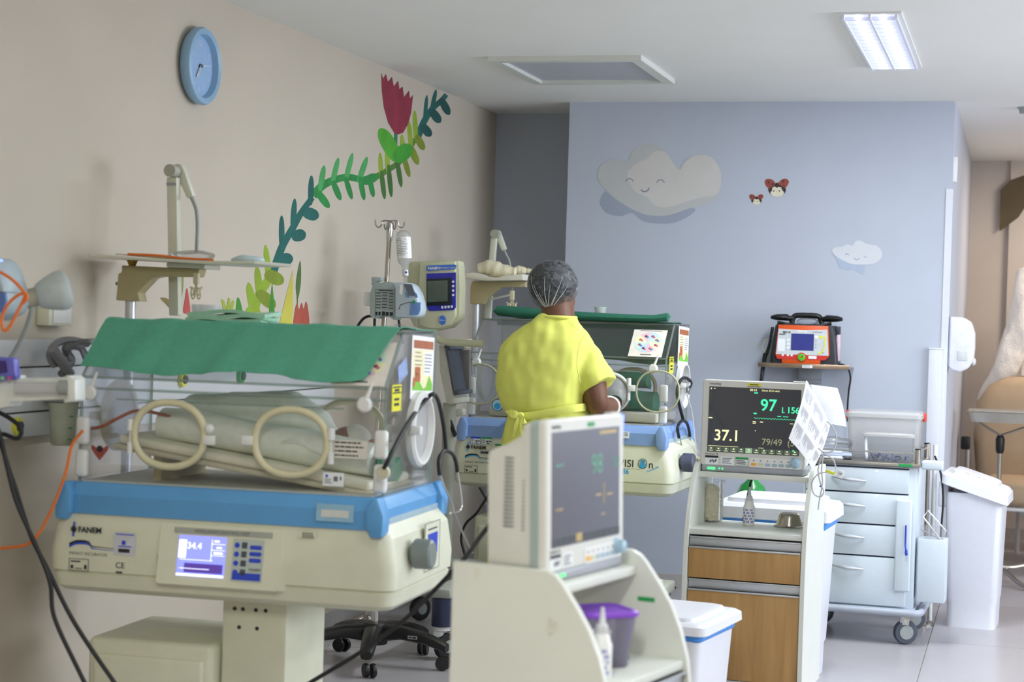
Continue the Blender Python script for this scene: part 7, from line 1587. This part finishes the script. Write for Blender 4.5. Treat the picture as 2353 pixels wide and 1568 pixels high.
tag(TUBE('black_cable', M_RUBBER, None, [atZ(x, y, 0.006) for x, y in ((1500, 1357), (1540, 1352), (1570, 1350), (1600, 1352))], 0.006), 'black cable crossing low in front of the blue wall', 'cable')
# ---- alcove: leaf painting, gown, recliner, instrument table
lf = thing('leaf_painting', 'dark brown leaf shape painted on the far alcove wall', 'wall painting', (-0.05, YF - 0.05, 1.8))
P = [atY(x, y, YF - 0.052) for x, y in ((2297, 532), (2299, 437), (2322, 414), (2353, 403), (2400, 400), (2380, 440), (2340, 500))]
MB().prism([(p.x + 0.05, p.z - 1.8) for p in P], frame((0, -0.001, 0), (1, 0, 0), (0, 0, 1)), 0.001).build('leaf', mat('leaf_brown', '#5f5440', 0.8, var=0.15, scale=6), lf, smooth=False)
m_gown = mat('gown_white', '#efece8', 0.85, var=0.03, scale=20, bump=0.5, bscale=90)
b = MB()
def gp(x, y, dy=0): return atY(x, y, 12.1 + dy)
def pleat(c, w, d, k, ph): return [c + Vector((w * math.cos(a) * (1 + 0.10 * math.sin(k * a + ph)), d * math.sin(a) * (1 + 0.22 * math.sin(k * a + ph)), 0)) for a in [2 * PI * q / 72 for q in range(72)]]
b.loft([pleat(gp(x, y), w, d, 9, ph) for x, y, w, d, ph in ((2420, 560, 0.06, 0.05, 0), (2420, 600, 0.17, 0.06, 0.3), (2425, 680, 0.2, 0.07, 0.6), (2425, 800, 0.21, 0.075, 1.0), (2425, 930, 0.22, 0.08, 1.3), (2425, 1060, 0.23, 0.09, 1.6), (2425, 1180, 0.23, 0.09, 1.8))])
sv = [gp(2378, 610, -0.02), gp(2362, 690, -0.05), gp(2335, 780, -0.08), gp(2305, 860, -0.09), gp(2277, 908, -0.09)]
S = spline(sv, 8); rr_ = _interp([0.11, 0.11, 0.105, 0.10, 0.075], 8)
b.loft([[p_ + Vector((r * math.cos(a) * (1 + 0.06 * math.sin(5 * a + i * 0.4)), r * 0.6 * math.sin(a), r * 0.5 * math.cos(a) * 0.8)) for a in [2 * PI * q / 40 for q in range(40)]] for i, (p_, r) in enumerate(zip(S, rr_))])
gw = baked(b, 'isolation_gown', m_gown, None, 0.010, 2); wrinkle(gw, 0.024, 10, (1, 1, 0.45)); wrinkle(gw, 0.004, 30, (1, 1, 0.5)); tag(gw, 'white gown hanging in the warm-lit alcove', 'gown')
cf_ = S[-1]
WC(MB().tube([cf_ + Vector((0.076 * math.cos(a), 0.045 * math.sin(a), 0.03 * math.cos(a))) for a in [2 * PI * q / 24 for q in range(24)]], 0.010, 8, closed=True).build('cuff', m_gown, None), gw)
rc = thing('recliner', 'beige upholstered recliner in the warm-lit alcove', 'armchair', (0.33, 11.7, 0))
m_rec = mat('recliner_beige', '#b8a083', 0.6, var=0.04, scale=12)
MB().loft([[(x, y + 0.09 * (z - 0.5), z) for x, y in rrect(hx, hy, 0.08, 6)] for hx, hy, z in ((0.52, 0.12, 0.42), (0.56, 0.13, 0.5), (0.585, 0.13, 0.75), (0.57, 0.12, 0.95), (0.50, 0.10, 1.06), (0.40, 0.07, 1.11), (0.3, 0.04, 1.12))]).build('backrest', m_rec, rc)
MB().box(-0.50, 0.50, -0.75, 0.0, 0.38, 0.52).build('seat', m_rec, rc, 0.05, 4)
MB().tube([(-0.45, -0.7, 0.36), (0.45, -0.7, 0.36)], 0.012, 8).build('front_bar', M_WPL, rc)
for s in (-1, 1):
    TUBE('leg', M_WPL, rc, [(s * 0.24 - 0.1, -0.5, 0.36), (s * 0.24 - 0.02, -0.42, 0.30), (s * 0.24 + 0.02, -0.3, 0.15), (s * 0.24, -0.25, 0.0)], 0.014); TUBE('leg', M_WPL, rc, [(s * 0.3, 0.1, 0.4), (s * 0.3, 0.2, 0.2), (s * 0.3, 0.25, 0.0)], 0.014)
    MB().cyl((s * 0.24, -0.25, 0.0), (s * 0.24, -0.25, 0.03), 0.017).build('foot_cap', M_BLACK, rc)
BX('side_lever', M_BLACK, rc, -0.655, -0.60, -0.15, -0.08, 0.66, 0.74, 0.01); MB().cyl((-0.61, -0.11, 0.5), (-0.61, -0.11, 0.66), 0.016).build('lever_rod', M_CHROME, rc)
my = thing('instrument_table', 'steel instrument table with clear tray in the alcove', 'table', (-0.085, 10.75, 0))
MB().loft([ring3(rrect(hx, hy, 0.03, 4, 0.09, 0), z) for hx, hy, z in ((0.25, 0.17, 0.88), (0.265, 0.185, 0.935), (0.275, 0.195, 0.94), (0.27, 0.19, 0.942), (0.258, 0.178, 0.935), (0.245, 0.165, 0.885))], cap=False).build('tray', mat('tray_glassy', '#c8c4b8', 0.12, metal=0.6), my)
BX('tray_floor', mat('tray_floor', '#b4ae9e', 0.2, metal=0.7), my, -0.15, 0.33, -0.16, 0.16, 0.88, 0.886)
br = MB(); br.tube([(0, 0, 0.80), (-0.14, 0, 0.88)], 0.007, 8).tube([(0, 0, 0.80), (0.2, 0, 0.88)], 0.007, 8); br.build('tray_brace', M_STEEL, my)
MB().lathe([(0.018, 0.70), (0.024, 0.72), (0.026, 0.78), (0.018, 0.80)], None, 20).build('collar', M_BLACK, my)
MB().cyl((0, 0, 0.05), (0, 0, 0.72), 0.0125).build('post', M_STEEL, my)
for q in ([(-0.06, -0.35, 0.11), (0.02, -0.36, 0.10), (0.10, -0.35, 0.10), (0.2, -0.3, 0.12)], [(0.0, 0.05, 0.08), (0.05, -0.35, 0.09)], [(0.04, -0.35, 0.09), (0.13, -0.48, 0.03), (0.2, -0.58, 0.02)]): TUBE('base_leg', M_STEEL, my, q, 0.013, 5, 8)
